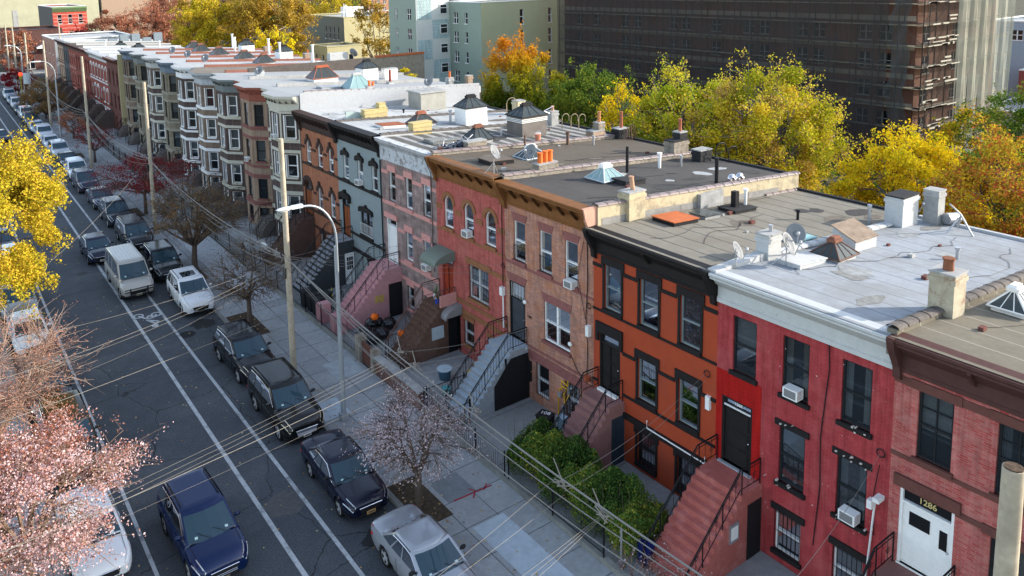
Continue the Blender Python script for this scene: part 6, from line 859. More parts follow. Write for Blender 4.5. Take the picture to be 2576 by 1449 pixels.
for dx, z, r, s, lb in ((-.2, 6.4, .027, .75, 'thickest and uppermost bundled cable strung along the poles'), (.05, 6.1, .015, .95, 'second cable from the top of the line along the poles'), (.25, 5.95, .016, 1.35, 'third cable from the top of the line along the poles'), (-.05, 5.75, .011, 1.45, 'fourth cable from the top of the line along the poles'), (.2, 5.55, .01, 1.5, 'lowest sagging cable of the line along the poles')):
    m = M()
    for a, b in zip(PY, PY[1:]): p = sagc((4.8+dx, a, z), (4.8+dx, b, z), s*(b-a)/30, 16); m.path(p, r, 5)
    m.path(sagc((4.8+dx, -14, z), (4.8+dx, 4.3, z), .8), r, 5); m.obj('overhead_cable', CAB, None, label=lb, cat='cable', group='cables strung along the poles')
j = thing('cable_junction', 'tangled splice boxes and coils on the cables at the nearest pole', 'cable splice', (4.8, 35.6, 6.2)); m = M()
for k in range(16): m.path([(4.7+.1*random.random(), 35.3+k*.18, 6.2+random.uniform(-.25, .1)), (4.7+random.uniform(-.2, .2), 35.5+k*.2, 6.1+random.uniform(-.3, .15))], random.choice((.02, .035, .05)), 5)
m.path([(4.6+.0*k, 34.9+.12*cos(k*.6), 5.6+.35*sin(k*.6)) for k in range(22)], .015, 4); m.obj('splices', CAB, j); m = M().box(4.6, 4.75, 37.3, 37.9, 6.0, 6.2); m.box(4.85, 4.95, 34.9, 35.1, 5.0, 5.4); m.obj('splice_box', GREYM, j)
Q = lambda px, py, z: tuple(at(px, py, 2, z))
def drop(a, b, sag, r, lb, mt=CABL): m = M(); m.path(sagc(a, b, sag, 18), r*.5, 4); m.obj('service_wire', mt, None, label=lb, cat='wire', group='service wires crossing the street')
def ext(a, b, t): return tuple(a[k]+(b[k]-a[k])*t for k in range(3))
def dropP(a, px, py, z, t, sag, r, lb): b = Q(px, py, z); drop(a, ext(a, b, t), sag, r, lb)
dropP((4.77, 34.9, 3.5), 220, 977, 4.6, 1.5, .1, .02, 'thick pale wire crossing the street just before the black parked suvs'); dropP((4.7, 34.8, 6.2), 150, 803, 6.6, 1.5, .5, .014, 'wire crossing the street over the white suv bonnet'); dropP((4.7, 34.9, 6.1), 150, 870, 6.4, 1.5, .6, .016, 'upper wire of the pair crossing over the painted bicycle symbol'); dropP((4.7, 34.7, 6.0), 150, 880, 6.3, 1.5, .6, .012, 'lower wire of the pair crossing over the painted bicycle symbol'); dropP((4.7, 34.7, 5.8), 150, 917, 6.2, 1.5, .7, .008, 'thin wire crossing the street above the dark oil stain')
for k, (dy, lb) in enumerate(((0, 'topmost of the four close wires above the blue suv roof'), (16, 'second of the four close wires above the blue suv roof'), (30, 'third of the four close wires above the blue suv roof'))): dropP((4.77, 24.1-k*.2, 5.7), 375, 1180+dy, 6.2, 1.9, .2, .009, lb)
dropP((4.77, 22.7, 5.9), 275, 1252, 6.3, 1.7, .25, .02, 'thick pale wire sweeping over the rear of the blue suv'); dropP((4.77, 22.4, 5.5), 330, 1275, 6.2, 1.6, .2, .006, 'thin wire over the roof of the blue suv')
dropP((4.77, 15.3, 5.6), 1090, 1449, 6.5, 1.6, .1, .008, 'upper wire leaving the cable splice over the hedge'); dropP((4.77, 15.1, 5.1), 1110, 1470, 6.3, 1.6, .1, .009, 'lower wire leaving the cable splice over the hedge')
for k, (dz, lb) in enumerate(((0, 'first of three wires leaving the lower splice over the sidewalk'), (.15, 'second of three wires leaving the lower splice over the sidewalk'), (.3, 'third of three wires leaving the lower splice over the sidewalk'))): dropP((4.77, 13.6, 5.4-dz*.3), 1308+22*k, 1449, 6.2, 1.6, .05, .009, lb)
dropP((4.8, 62.4, 6.2), 260, 515, 6.5, 1.8, .4, .015, 'wire crossing the far street beyond the dark hatchback'); dropP((4.8, 75, 5.6), 165, 443, 6.0, 2.2, .3, .012, 'farthest wire crossing the street by the white suvs')
for a, b, lb in (((4.8, 34.9, 6.3), (XF-.1, 28.25, 6.0), 'service wire from the nearest pole to the red arched house corner'), ((4.8, 34.9, 6.2), (XF-.1, 28.2, 5.7), 'lower service wire from the nearest pole to the red arched house corner'), ((4.8, 34.9, 6.2), (XF-.1, 34.1, 5.9), 'service wire from the nearest pole to the mottled stone house'), ((4.8, 35, 6.1), (XF-.1, 34.1, 5.3), 'lower service wire from the nearest pole to the mottled stone house'), ((4.8, 35, 6.2), (XF-.1, 40.1, 5.3), 'service wire from the nearest pole to the grey-blue house'), ((4.8, 24.1, 5.7), (XF-.1, 22.4, 5.95), 'upper wire from the cable line to the peach house corner'), ((4.8, 23.4, 5.5), (XF-.1, 22.4, 5.75), 'middle wire from the cable line to the peach house corner'), ((4.8, 23.0, 5.3), (XF-.1, 22.35, 5.6), 'lower wire from the cable line to the peach house corner'), ((4.8, 15.3, 5.4), (XF-.1, 16.55, 5.5), 'upper wire from the cable line to the orange house'), ((4.8, 15.1, 5.2), (XF-.1, 16.5, 5.3), 'lower wire from the cable line to the orange house'), ((4.8, 9.0, 5.6), (XF-.1, 10.45, 5.65), 'wire from the cable line to the corner of the bright red house')): drop(a, b, .35, .012, lb, CAB)
for y, z in ((15.2, 5.45), (13.6, 5.4), (24.1, 5.75), (23.0, 5.6), (19.4, 5.6)):
    m = M(); [m.path([(4.77+random.uniform(-.1, .1), y+random.uniform(-.3, .3), z+random.uniform(-.1, .1)), (4.77+random.uniform(-.15, .15), y+random.uniform(-.35, .35), z+random.uniform(-.15, .15))], .02, 4) for k in range(7)]; m.path([(4.8, y, z), (5.0, y+.6, z+.3)], .016, 4); m.obj('cable_clamp', CABL, None, label='pale clamps and wire tails on the cable line %s' % {15.2: 'above the middle of the hedge', 13.6: 'above the end of the hedge', 24.1: 'above the blossom tree', 23.0: 'just right of the blossom tree', 19.4: 'above the start of the hedge'}[y], cat='cable clamp')
# ---------------------------------------------------------------- cars
def paint(name, c, met=.2, rough=.14): return mat('paint_'+name, c, rough, 0, 3, metal=met*.6, spec=.42)
CT = {  # L, W, H, hood z, belt z, tail z, windscreen base, roof front, roof rear, rear base, wheel r, wheelbase positions, ground clearance
 'sedan': dict(L=4.75, W=1.82, H=1.45, hz=.92, bz=.98, tz=1.06, ws=1.32, rf=2.15, rr=3.25, rb=4.1, r=.33, a=.9, b=3.65, tuck=.13),
 'hatch': dict(L=4.45, W=1.76, H=1.5, hz=.95, bz=1.0, tz=1.08, ws=1.02, rf=2.0, rr=3.4, rb=4.22, r=.32, a=.85, b=3.5, tuck=.13),
 'suv': dict(L=4.8, W=1.9, H=1.75, hz=1.08, bz=1.14, tz=1.16, ws=1.18, rf=2.1, rr=4.2, rb=4.68, r=.37, a=.93, b=3.75, tuck=.12),
 'bigsuv': dict(L=4.95, W=1.95, H=1.85, hz=1.14, bz=1.2, tz=1.22, ws=1.3, rf=2.12, rr=4.5, rb=4.88, r=.39, a=.95, b=3.8, tuck=.1),
 'minivan': dict(L=5.1, W=1.97, H=1.76, hz=1.04, bz=1.1, tz=1.14, ws=.95, rf=1.95, rr=4.65, rb=5.0, r=.35, a=.95, b=4.0, tuck=.14),
 'van': dict(L=5.7, W=2.02, H=2.08, hz=1.12, bz=1.22, tz=1.25, ws=1.0, rf=1.75, rr=5.45, rb=5.62, r=.37, a=.9, b=4.35, tuck=.1)}
def car(kind, label, color, pname, loc, rz=0, group=None, plate=(.75, .75, .72), rails=False, sunroof=False, grille='bar', gc=None, far=False, lights=(.6, .62, .62), met=.2, trim=None, light_front=None):
    P = CT[kind]; L, W, H = P['L'], P['W'], P['H']; hw = W/2; bz, hz, tz = P['bz'], P['hz'], P['tz']; pm = paint(pname, color, met)
    T = thing('parked_car' if group != 'lane' else 'moving_car', label, 'suv' if 'suv' in kind else ('van' if 'van' in kind else 'car'), loc, 'cars parked along the kerb' if group == 'kerb' else (group if group != 'lane' else None), rz)
    def wf(y):   # plan taper
        e0 = min(1, y/.75); e1 = min(1, (L-y)/.55); return hw*(.68+.32*sqrt(max(0, 1-(1-e0)**2)))*(.84+.16*sqrt(max(0, 1-(1-e1)**2)))
    def top(y):
        if y < P['ws']: t = y/P['ws']; base = .62+(hz-.62)*min(1, sqrt(max(0, 1-(1-min(1, y/.42))**2)))*.74 if y < .42 else .62+(hz-.62)*.74; return base+(hz-.62)*.26*t**.8
        if y > L-.4: return bz+(tz-bz)-.16*(1-sqrt(max(0, 1-((y-L+.4)/.4)**2)))
        t = (y-P['ws'])/(P['rb']-P['ws']); return bz+(tz-bz)*max(0, min(1, t))
    def low(y):
        z = .23+.12*max(0, 1-y/.35)+.12*max(0, 1-(L-y)/.35)
        for wy in (P['a'], P['b']):
            d = abs(y-wy); R = P['r']+.075
            if d < R: z = max(z, P['r']+sqrt(R*R-d*d))
        return z
    ys = sorted({0, .02, .06, .12, .2, .3, .42, .55, P['ws']*.98, P['ws'], L-.55, L-.4, L-.25, L-.12, L-.05, L, *np.linspace(.6, L-.6, 14), *[w_+d for w_ in (P['a'], P['b']) for d in (-P['r']-.075, -P['r']-.06, -P['r']*.8, -P['r']*.5, 0, P['r']*.5, P['r']*.8, P['r']+.06, P['r']+.075)]})
    def sec(y, o=0):
        w_, t, l = wf(y)+o, top(y)+o*.7, low(y); lo = max(l, .3); s = min(l, t-.12)
        return [(w_*.55, l if l < .4 else .5), (w_*.93, s), (w_*.985, max(s, min(.42, t-.1))), (w_, max(s+.01, t*.62)), (w_*.985, t-.15), (w_*.93, t-.055), (w_*.8, t-.008), (w_*.45, t+.025), (0, t+.035)]
    m = M(); m.loft([[(q[0], y, q[1]) for q in sec(y)]+[(-q[0], y, q[1]) for q in sec(y)[-2::-1]] for y in ys], False, False)
    for y in (0, L): s = sec(y); m.poly(*[(q[0], y, q[1]) for q in s]+[(-q[0], y, q[1]) for q in s[-2::-1]])
    m.obj('body', pm, T, 38)
    m = M().box(-hw*.8, hw*.8, .3, L-.3, .2, .5); m.obj('underbody', DARK, T)
    def patch(y0, y1, i0, i1, o, side, n=5):
        q = M(); q.loft([[(side*(sec(y, o)[i0][0]+(sec(y, o)[i1][0]-sec(y, o)[i0][0])*k/4), y-o*.6, sec(y, o)[i0][1]+(sec(y, o)[i1][1]-sec(y, o)[i0][1])*k/4) for k in range(5)] for y in [y0+(y1-y0)*k/n for k in range(n+1)]], False, False); return q
    # greenhouse rings
    yb0, yb1, yt0, yt1 = P['ws'], P['rb'], P['rf'], P['rr']; wb, wt = hw*.93, hw*(.93-P['tuck']*1.1); zb, zt = bz-.04, H-.07
    S = [(-1, 0)]+[(-1, k/10) for k in (1, 2, 3.6, 3.9, 5.6, 6.3, 6.6, 8.6, 9.1, 10)]+[(-.8, 10), (0, 10), (.8, 10)]
    side_y = [0, .05, .3, .42, .45, .68, .71, .93, 1.0]
    def rp(h, sx, f):   # side point
        y0, y1 = yb0+(yt0-yb0)*h, yb1+(yt1-yb1)*h; w_ = wb+(wt-wb)*h; zz = (zb if sx < 9 else zb)+(zt-zb)*h; bul = .05*sin(pi*f); return (sx*(w_*(.965 if f in (0, 1) else 1)+bul*.6*(1-h)), y0+(y1-y0)*f, zz)
    def fp(h, s, rear): y = (yb0+(yt0-yb0)*h) if not rear else (yb1+(yt1-yb1)*h); w_ = (wb+(wt-wb)*h)*.965; b_ = .12*(1-s*s)*(-1 if not rear else .6); return (s*w_, y+b_, zb+(zt-zb)*h)
    hs = [0, .08, .5, .9, 1.0]; gl = M(); bd = M(); ws_ = M()
    for sx in (-1, 1):
        for i in range(len(side_y)-1):
            f0, f1 = side_y[i], side_y[i+1]
            for j in range(4):
                body = i in (0, 3, 7) or (i == 5 and kind != 'sedan') or j in (0, 3) or (i == 5 and kind == 'sedan'); (bd if body else gl).poly(*[rp(h, sx, f) for h, f in ((hs[j], f0), (hs[j], f1), (hs[j+1], f1), (hs[j+1], f0))])
    for rear in (0, 1):
        ss = [-1, -.93, -.5, 0, .5, .93, 1]
        for i in range(6):
            for j in range(4): body = i in (0, 5) or j == 3; (bd if body else gl if rear else ws_).poly(*[fp(h, s, rear) for h, s in ((hs[j], ss[i]), (hs[j], ss[i+1]), (hs[j+1], ss[i+1]), (hs[j+1], ss[i]))])
    gl.obj('windows', GD, T, 30); ws_.obj('windscreen', GWS, T, 30)
    if not far:
        for s in (-1, 1): q = M(); q.path([tuple(Vector(rp(h, s, f))+Vector((s*.012, 0, 0))) for h, f in ((.1, .03), (.88, .06), (.94, .3), (.94, .7), (.88, .92))], .011, 4); q.obj('window_trim', trim if trim and trim is not WHITE else CHR, T)
    # roof
    def roofring(k): return [(s*wt*.965*(1-k), yt0-.12*(1-s*s)*(1-k*3 if k < .33 else 0)+k*(yt1-yt0)*.35, zt+.07*sqrt(1-(1-min(1, k*3.2))**2)) for s in (-1, -.5, 0, .5, 1)]+[(s*wt*.965*(1-k), yt1+.07*(1-s*s)*(1-k*3 if k < .33 else 0)-k*(yt1-yt0)*.35, zt+.07*sqrt(1-(1-min(1, k*3.2))**2)) for s in (1, .5, 0, -.5, -1)]
    rg = [roofring(k) for k in (0, .04, .1, .2, .31)]; bd.loft(rg, False); bd.poly(*rg[-1]); bd.obj('roof', pm, T, 50)
    if sunroof: q = M().add([(-wt*.55, yt0+.25, H+.008), (wt*.55, yt0+.25, H+.008), (wt*.55, yt0+1.15, H+.012), (-wt*.55, yt0+1.15, H+.012)], [(0, 1, 2, 3)]); q.obj('sunroof', GD, T)
    if rails:
        q = M(); [q.path([(s*wt*.86, yt0+.15, H-.05), (s*wt*.86, yt0+.3, H+.03), (s*wt*.86, yt1-.3, H+.03), (s*wt*.86, yt1-.15, H-.05)], .02, 5) for s in (-1, 1)]; q.obj('roof_rail', BLK if rails == 1 else GREYM, T)
        if rails == 2: q = M(); [q.path([(-wt*.86, y, H+.05), (wt*.86, y, H+.05)], .02, 5) for y in (yt0+.7, yt1-.8)]; q.obj('roof_rack', BLK, T)
    # front details
    hl = mat('headlight', (.5, .52, .54), .12, 0, metal=.3) if not light_front else mat('yellowed_headlight', (.6, .52, .38), .3, 0)
    for s in (-1, 1):
        patch(.03, .5, 4, 6, .008, s).obj('headlight', hl, T, 40); patch(L-.32, L-.01, 3, 5, .012, s).obj('taillight', mat('taillight', (.5, .01, .01), .2, 0), T, 40)
    w0 = wf(0); q = M(); gz0, gz1 = (.42, .62) if grille != 'big' else (.4, .66)
    q.add([(-w0*.62, -.012, gz0), (w0*.62, -.012, gz0), (w0*.7, -.012, gz1), (-w0*.7, -.012, gz1), (-w0*.62, .02, gz0), (w0*.62, .02, gz0), (w0*.7, .02, gz1), (-w0*.7, .02, gz1)], [(0, 1, 2, 3), (0, 4, 5, 1), (3, 2, 6, 7), (0, 3, 7, 4), (1, 5, 6, 2)]); g = q.obj('grille', gc or BLK, T)
    q = M(); q.path([(-w0*.72, -.02, gz1+.01), (0, -.03, gz1+.02), (w0*.72, -.02, gz1+.01)], .014, 5); grille == 'big' and [q.path([(-w0*.62, -.018, gz0+k*.06), (w0*.62, -.018, gz0+k*.06)], .006, 4) for k in range(1, 3)]; q.obj('grille_trim', trim or CHR, g)
    q = M().box(-w0*.75, w0*.75, -.01, .03, .28, .38); [patch(.12, .5, 1, 2, .006, s).obj('fog_light_recess', BLK, T) for s in (-1, 1)]; q.obj('bumper_intake', BLK, T); q = M().box(-.17, .17, -.035, -.015, .32, .44); q.obj('licence_plate', mat('plate%d' % int(plate[2]*100), plate, .5, .1), T)
    if not far:
        q = M().box(-.13, .13, -.04, -.036, .35, .41); q.obj('plate_characters', mat('plate_ink', (.15, .12, .1), .6, .4, 60), T)
        for s in (-1, 1):
            q = M(); q.ell((s*(wb+.13), P['ws']+.38, bz+.1), (.11, .07, .075), 9, 7); q.path([(s*wb, P['ws']+.4, bz+.03), (s*(wb+.08), P['ws']+.39, bz+.07)], .03, 5); q.obj('wing_mirror', pm if color[0]+color[1]+color[2] > .02 and kind != 'sedan' else BLK, T, 40)
            q = M(); 
            for yy in (P['ws']+.45, P['ws']+1.5, P['ws']+2.45):
                if yy < P['b']+.1: q.path([(s*(wf(yy)*1.003), yy, bz*.98-.12), (s*(wf(yy)*1.004), yy, bz*.62), (s*(wf(yy)*.99), yy, .34)], .006, 4)
            q.obj('door_seam', DARK, T); q = M()
            for yy in (P['ws']+1.25, P['ws']+2.2):
                if yy < P['rb']-.5: q.box(s*wf(yy)-.015, s*wf(yy)+.015, yy-.1, yy+.1, bz-.2, bz-.17)
            q.obj('door_handle', pm, T)
        q = M(); 
        for s in (-.1, .62): a, b = fp(.02, s*.9, 0), fp(.3, s*.9-.45, 0); q.path([(a[0], a[1]-.02, a[2]+.01), (b[0], b[1]-.02, b[2]+.01)], .007, 4)
        q.obj('wiper', BLK, T); q = M(); q.loft([[(s*w0*1.1, .35, top(.35)+.012) for s in (-1, 1)], [(s*w0*1.0, P['ws']-.08, top(P['ws']-.08)+.03) for s in (-1, 1)]], False, False)
        q = M(); q.path([(-hw*.78, .5, top(.5)+.004), (-hw*.8, P['ws']-.06, hz+.004)], .006, 4); q.path([(hw*.78, .5, top(.5)+.004), (hw*.8, P['ws']-.06, hz+.004)], .006, 4); q.path([(-hw*.78, P['ws']-.04, hz+.02), (hw*.78, P['ws']-.04, hz+.02)], .016, 4); q.obj('bonnet_seam', DARK, T)
        for s in (-.6, .62): a, b = fp(.12, s, 0), fp(.2, s, 0); q = M(); q.add([(a[0]-.05, a[1]-.006, a[2]), (a[0]+.05, a[1]-.006, a[2]), (b[0]+.05, b[1]-.006, b[2]), (b[0]-.05, b[1]-.006, b[2])], [(0, 1, 2, 3)]); q.obj('windscreen_sticker', mat('sticker', (.4, .55, .55), .6, 0), T)
    for wy in (P['a'], P['b']):
        for s in (-1, 1):
            r = P['r']; q = M(); x0, x1 = s*(hw-.24), s*(hw-.015); q.loft([[(x, wy+rr*cos(k*pi/12), r+rr*sin(k*pi/12)) for k in range(24)] for x, rr in ((x0, r*.9), (x0, r), (x1-s*.03, r), (x1, r*.93), (x1, r*.76), (x1-s*.03, r*.74))], False); wl = q.obj('wheel', RUB, T, 40)
            q = M(); q.loft([[(x, wy+rr*cos(k*pi/12), r+rr*sin(k*pi/12)) for k in range(24)] for x, rr in ((x1-s*.03, r*.76), (x1-s*.05, r*.7), (x1-s*.09, r*.68))], False); q.poly(*[(x1-s*.09, wy+r*.68*cos(k*pi/12), r+r*.68*sin(k*pi/12)) for k in range(24)]); q.obj('wheel_well', DARK if not far else GREYM, wl)
            q = M(); 
            for k in range(5 if kind != 'van' else 8): a = k*2*pi/(5 if kind != 'van' else 8)+.3; c1, s1 = cos(a), sin(a); q.add([(x1-s*.035+u, wy+c1*p-s1*o, r+s1*p+c1*o) for u in (0, -s*.02) for p, o in ((.05, -.035), (r*.74, -.055), (r*.74, .055), (.05, .035))], [(0, 1, 2, 3), (0, 4, 5, 1), (3, 2, 6, 7)])
            q.loft([[(x1-s*.03, wy+rr*cos(k*pi/12), r+rr*sin(k*pi/12)) for k in range(24)] for rr in (r*.68, r*.78)], False); q.poly(*[(x1-s*.028, wy+.07*cos(k*pi/6), r+.07*sin(k*pi/6)) for k in range(12)]); q.obj('rim', mat('alloy', (.55, .56, .58), .4, 0, metal=.35), wl)
    return T
def copycar(src, label, loc, rz, color, pname, cat=None):
    c = src.copy(); COL.objects.link(c); c.location = loc; c.rotation_euler = (0, 0, rz); c['label'] = label; pm = paint(pname, color)
    for ch in src.children:
        d = ch.copy(); COL.objects.link(d); d.parent = c
        if ch.name.split('.')[0] in ('body', 'roof', 'door_handle', 'wing_mirror') and d.material_slots[0].material.name.startswith('paint'): d.material_slots[0].link = 'OBJECT'; d.material_slots[0].material = pm
        for g in ch.children: e = g.copy(); COL.objects.link(e); e.parent = d
    return c
K = 'kerb'; X0 = 3.13
car('sedan', 'silver sedan nearest the camera at the right kerb, cut by the bottom edge', (.33, .35, .38), 'silver', (3.2, 17.65, .01), 0, K, met=.55)
car('sedan', 'dark navy-black sedan with chrome nose strip parked beside the blossom tree pit', (.006, .008, .022), 'navy_black', (3.02, 23.55, .01), -.03, K, plate=(.6, .35, .12), grille='bar', met=.1)
car('bigsuv', 'black suv with roof rails and tall chrome grille parked beside the street lamp', (.008, .009, .009), 'black', (3.13, 29.45, .01), -.01, K, rails=1, grille='big', gc=GREYM, met=.1, light_front=1)
car('suv', 'rounded black suv with white headlights parked behind the black suv by the street lamp', (.007, .008, .011), 'black2', (3.35, 35.25, .01), .015, K, met=.1, trim=WHITE, light_front=1)
car('suv', 'white suv with sunroof and black grille parked under the bare tree', (.66, .68, .7), 'white', (3.3, 45.05, .01), -.03, K, sunroof=True, rails=1, met=.05, plate=(.03, .03, .03), trim=BLK)
vn = car('van', 'tan-grey passenger van with push bar straddling the bike lane', (.4, .385, .35), 'tan_grey', (.95, 49.95, .01), 0, 'lane', met=.3, trim=BLK, plate=(.7, .7, .5))
m = M(); [m.path([(s*.5, -.1, .28), (s*.5, -.1, .85)], .04, 6) for s in (-1, 1)]; [m.path([(-.85, -.1, z), (.85, -.1, z)], .03, 6) for z in (.4, .65, .8)]; m.obj('push_bar', BLK, vn); m = M(); [m.box(-.7+k*.2, -.66+k*.2, 1.9, 5.3, 2.08, 2.1) for k in range(8)]; m.obj('roof_rib', paint('tan_grey', (.4, .385, .35)), vn)
s1 = car('suv', 'dark grey-green suv parked beside the tan van', (.016, .02, .022), 'dark_green_grey', (3.3, 51.6, .01), -.02, K)
car('hatch', 'dark blue hatchback queuing behind the tan van', (.012, .016, .035), 'dark_blue', (.3, 57.95, .01), 0, 'lane')
s2 = car('minivan', 'dark minivan parked beside the dark blue hatchback', (.014, .017, .022), 'dark_minivan', (3.2, 59.1, .01), 0, K)
fs = car('suv', 'dark blue-black suv behind the dark minivan', (.015, .02, .03), 'far_black', (3.2, 66.1, .01), 0, K, far=True); fc = car('sedan', 'navy sedan parked below the bare brown tree', (.02, .025, .05), 'far_navy', (3.2, 72.4, .01), 0, K, far=True)
for y, src, lb, c, pn in ((79.2, fs, 'glossy navy suv with dark windows in front of the white suv', (.02, .028, .055), 'far_navy'), (85.1, fs, 'white suv with long bonnet beside the red-leafed tree', (.62, .65, .68), 'far_white'), (91.3, fc, 'black sedan between the two pale parked suvs', (.015, .015, .018), 'far_black'), (97.0, fs, 'pale silver suv just beyond the black sedan', (.45, .48, .52), 'far_silver'), (103.6, fc, 'pale silver sedan beyond the silver suv', (.5, .53, .57), 'far_silver2'), (110.1, fs, 'silver-white suv before the farther street lamp', (.55, .58, .62), 'far_white2'), (116.4, fc, 'silver-blue sedan, third beyond the farther street lamp', (.32, .38, .46), 'far_bluesilver'), (122.9, fs, 'dark suv far up the kerb between silver cars', (.05, .055, .07), 'far_grey'), (129.3, fs, 'white suv far up the kerb', (.65, .67, .7), 'far_white'), (135.6, fc, 'dark sedan far up the kerb', (.04, .045, .06), 'far_grey'), (142, fs, 'pale suv near the far end of the parked row', (.5, .52, .55), 'far_silver'), (148.3, fc, 'blue-grey sedan near the far end of the parked row', (.2, .25, .33), 'far_bluegrey'), (155, fs, 'last pale suv visible at the left edge of the picture', (.55, .57, .6), 'far_silver2')):
    copycar(src, lb, (3.2+random.uniform(-.1, .1), y, .01), random.uniform(-.02, .02), c, pn)
fl = copycar(fc, 'dark car driving down the lane at the left edge, far up the street', (-1.6, 111.8, .01), 0, (.02, .025, .04), 'far_navy'); fl['group'] = 'cars driving in the lane'
car('suv', 'deep royal-blue suv driving toward the camera in the travel lane', (.004, .014, .062), 'royal_blue', (-2.27, 23.6, .01), .02, 'lane', plate=(.75, .42, .03), grille='big', met=.35, rails=1)
car('sedan', 'white sedan under the pink blossom tree at the left kerb', (.62, .64, .66), 'white2', (-5.45, 25.75, .01), 0, K, met=.05, plate=(.7, .7, .68))
car('bigsuv', 'dark brown suv half hidden above the pink blossom tree', (.035, .026, .014), 'brown', (-5.25, 32.2, .01), 0, K); car('sedan', 'black sedan under the bare twiggy tree at the left kerb', (.008, .009, .012), 'black3', (-5.35, 38.0, .01), -.03, K); car('hatch', 'white car with rounded bonnet behind the black sedan at the left kerb', (.62, .65, .66), 'white3', (-5.35, 45.4, .01), 0, K, met=.05); car('minivan', 'silver-grey minivan below the yellow tree at the left kerb', (.26, .26, .25), 'grey_silver', (-5.4, 50.7, .01), 0, K, met=.4)
copycar(fs, 'white suv mostly hidden by the yellow tree at the left kerb', (-5.3, 57.5, .01), 0, (.6, .62, .65), 'far_white'); copycar(fc, 'dark car glimpsed through the yellow tree at the left kerb', (-5.3, 64, .01), 0, (.03, .03, .04), 'far_black')
# ---------------------------------------------------------------- trees
rng = np.random.default_rng(11)
def leaves(name, pts, size, tint, m, parent, up=.35, asp=.7):
    pts = np.asarray(pts, float)-np.array(OFF.get(parent.name, (0, 0, 0))) if parent else np.asarray(pts, float); n = len(pts); nrm = rng.normal(size=(n, 3)); nrm[:, 2] += up; nrm /= np.linalg.norm(nrm, axis=1)[:, None]
    a = np.cross(nrm, rng.normal(size=(n, 3))); a /= np.linalg.norm(a, axis=1)[:, None]+1e-9; b = np.cross(nrm, a); s = size*(.6+.8*rng.random(n))[:, None]/2
    V = np.stack([pts+a*s, pts+b*s*asp, pts-a*s, pts-b*s*asp], 1).reshape(-1, 3); me = bpy.data.meshes.new(name); me.vertices.add(4*n); me.vertices.foreach_set('co', V.ravel()); me.loops.add(4*n); me.loops.foreach_set('vertex_index', np.arange(4*n)); me.polygons.add(n); me.polygons.foreach_set('loop_start', np.arange(n)*4); me.polygons.foreach_set('loop_total', np.full(n, 4)); me.update(calc_edges=True)
    at_ = me.attributes.new('tint', 'FLOAT', 'FACE'); at_.data.foreach_set('value', np.clip(tint, 0, 1).astype(np.float32)); me.materials.append(m); o = bpy.data.objects.new(name, me); COL.objects.link(o); o.parent = parent; return o
BARK = mat('bark_brown', (.1, .075, .06), .9, .3, 6, .4); BARKL = mat('bark_grey', (.2, .18, .16), .9, .3, 5, .4)
def tree(label, x, y, z0, c, r, n, size, m, th=None, name='tree', tr=.16, bark=BARK, nclump=60, cs=.22, twigs=2, seed=0, shell=.55, bare=.0, zt=None, group=None, lean=0, tipr=.012, cols=None, crown='crown', split=None, flat=0, drift=.35):
    "c = crown centre z, r = (rx, ry, rz); limbs run from the fork to leaf clumps"
    R = np.random.default_rng(seed+5); T = thing(name, label, 'tree', (x, y, z0), group); C = np.array([x+lean, y, c]); r = np.array(r, float)
    d = R.normal(size=(nclump, 3)); d /= np.linalg.norm(d, axis=1)[:, None]; rad = shell+(1-shell)*R.random(nclump)**.6; K = C+d*rad[:, None]*r*(.82+.3*R.random((nclump, 1)))
    K = K[K[:, 2] > z0+.25*(c-z0)] if flat == 0 else K; fork = np.array([x+lean*.3, y, z0+(th or max(.6, (c-r[2]-z0)*.9))])
    b = M(); b.path([(x, y, z0-.1), (x+lean*.1, y, z0+(fork[2]-z0)*.5), tuple(fork)], [tr, tr*.85, tr*.75], 9); t = b.obj('trunk', bark, T, 60)
    B = M(); tips = []
    nl = max(5, len(K)//9); idx = R.permutation(len(K))[:nl]; limbs = []
    for i in idx: mid = fork+(K[i]-fork)*.5+R.normal(size=3)*r*.09; mid[2] += .06*r[2]; B.path([tuple(fork), tuple(mid), tuple(K[i])], [tr*.5, tr*.28, tipr*1.4], 5); limbs += [(mid, tr*.25), (fork+(mid-fork)*.6, tr*.33), (mid+(K[i]-mid)*.5, tr*.14)]
    for k in K:
        j = min(range(len(limbs)), key=lambda q: np.linalg.norm(limbs[q][0]-k)); p, w_ = limbs[j]; mid = (p+k)/2+R.normal(size=3)*.07*r; B.path([tuple(p), tuple(mid), tuple(k)], [w_*.6, w_*.4, tipr], 4)
        for q in range(twigs): e = k+R.normal(size=3)*r*cs*.75+(k-C)*.16; e2 = (k+e)/2+R.normal(size=3)*.04*r; B.path([tuple(mid), tuple(e2), tuple(e)], [tipr*1.2, tipr, tipr*.45], 3); tips.append(e); tips.append(e2)
    B.obj('branches', bark, T)
    if n:
        tips = np.array(tips) if tips else K; nc = len(K); per = R.dirichlet(np.ones(nc)*2)*n; P_ = []; V = []; cv = R.random(nc)
        for i in range(nc): q = int(per[i]*(1-bare)); g = R.normal(size=(q, 3)); g /= np.linalg.norm(g, axis=1)[:, None]+1e-9; g *= R.random((q, 1))**.45; P_.append(K[i]+g*r*cs*(.7+.6*R.random())*np.array([1, 1, .75])); V.append(cv[i]*drift*1.4+(1-drift*1.4)*R.random(q) if split is None else split(P_[-1], q, R))
        if len(tips): q = int(n*.35); i = R.integers(0, len(tips), q); P_.append(tips[i]+R.normal(size=(q, 3))*r*.045); V.append(R.random(q) if split is None else split(P_[-1], q, R))
        leaves(crown, np.concatenate(P_), size, np.concatenate(V), m, T)
    return T
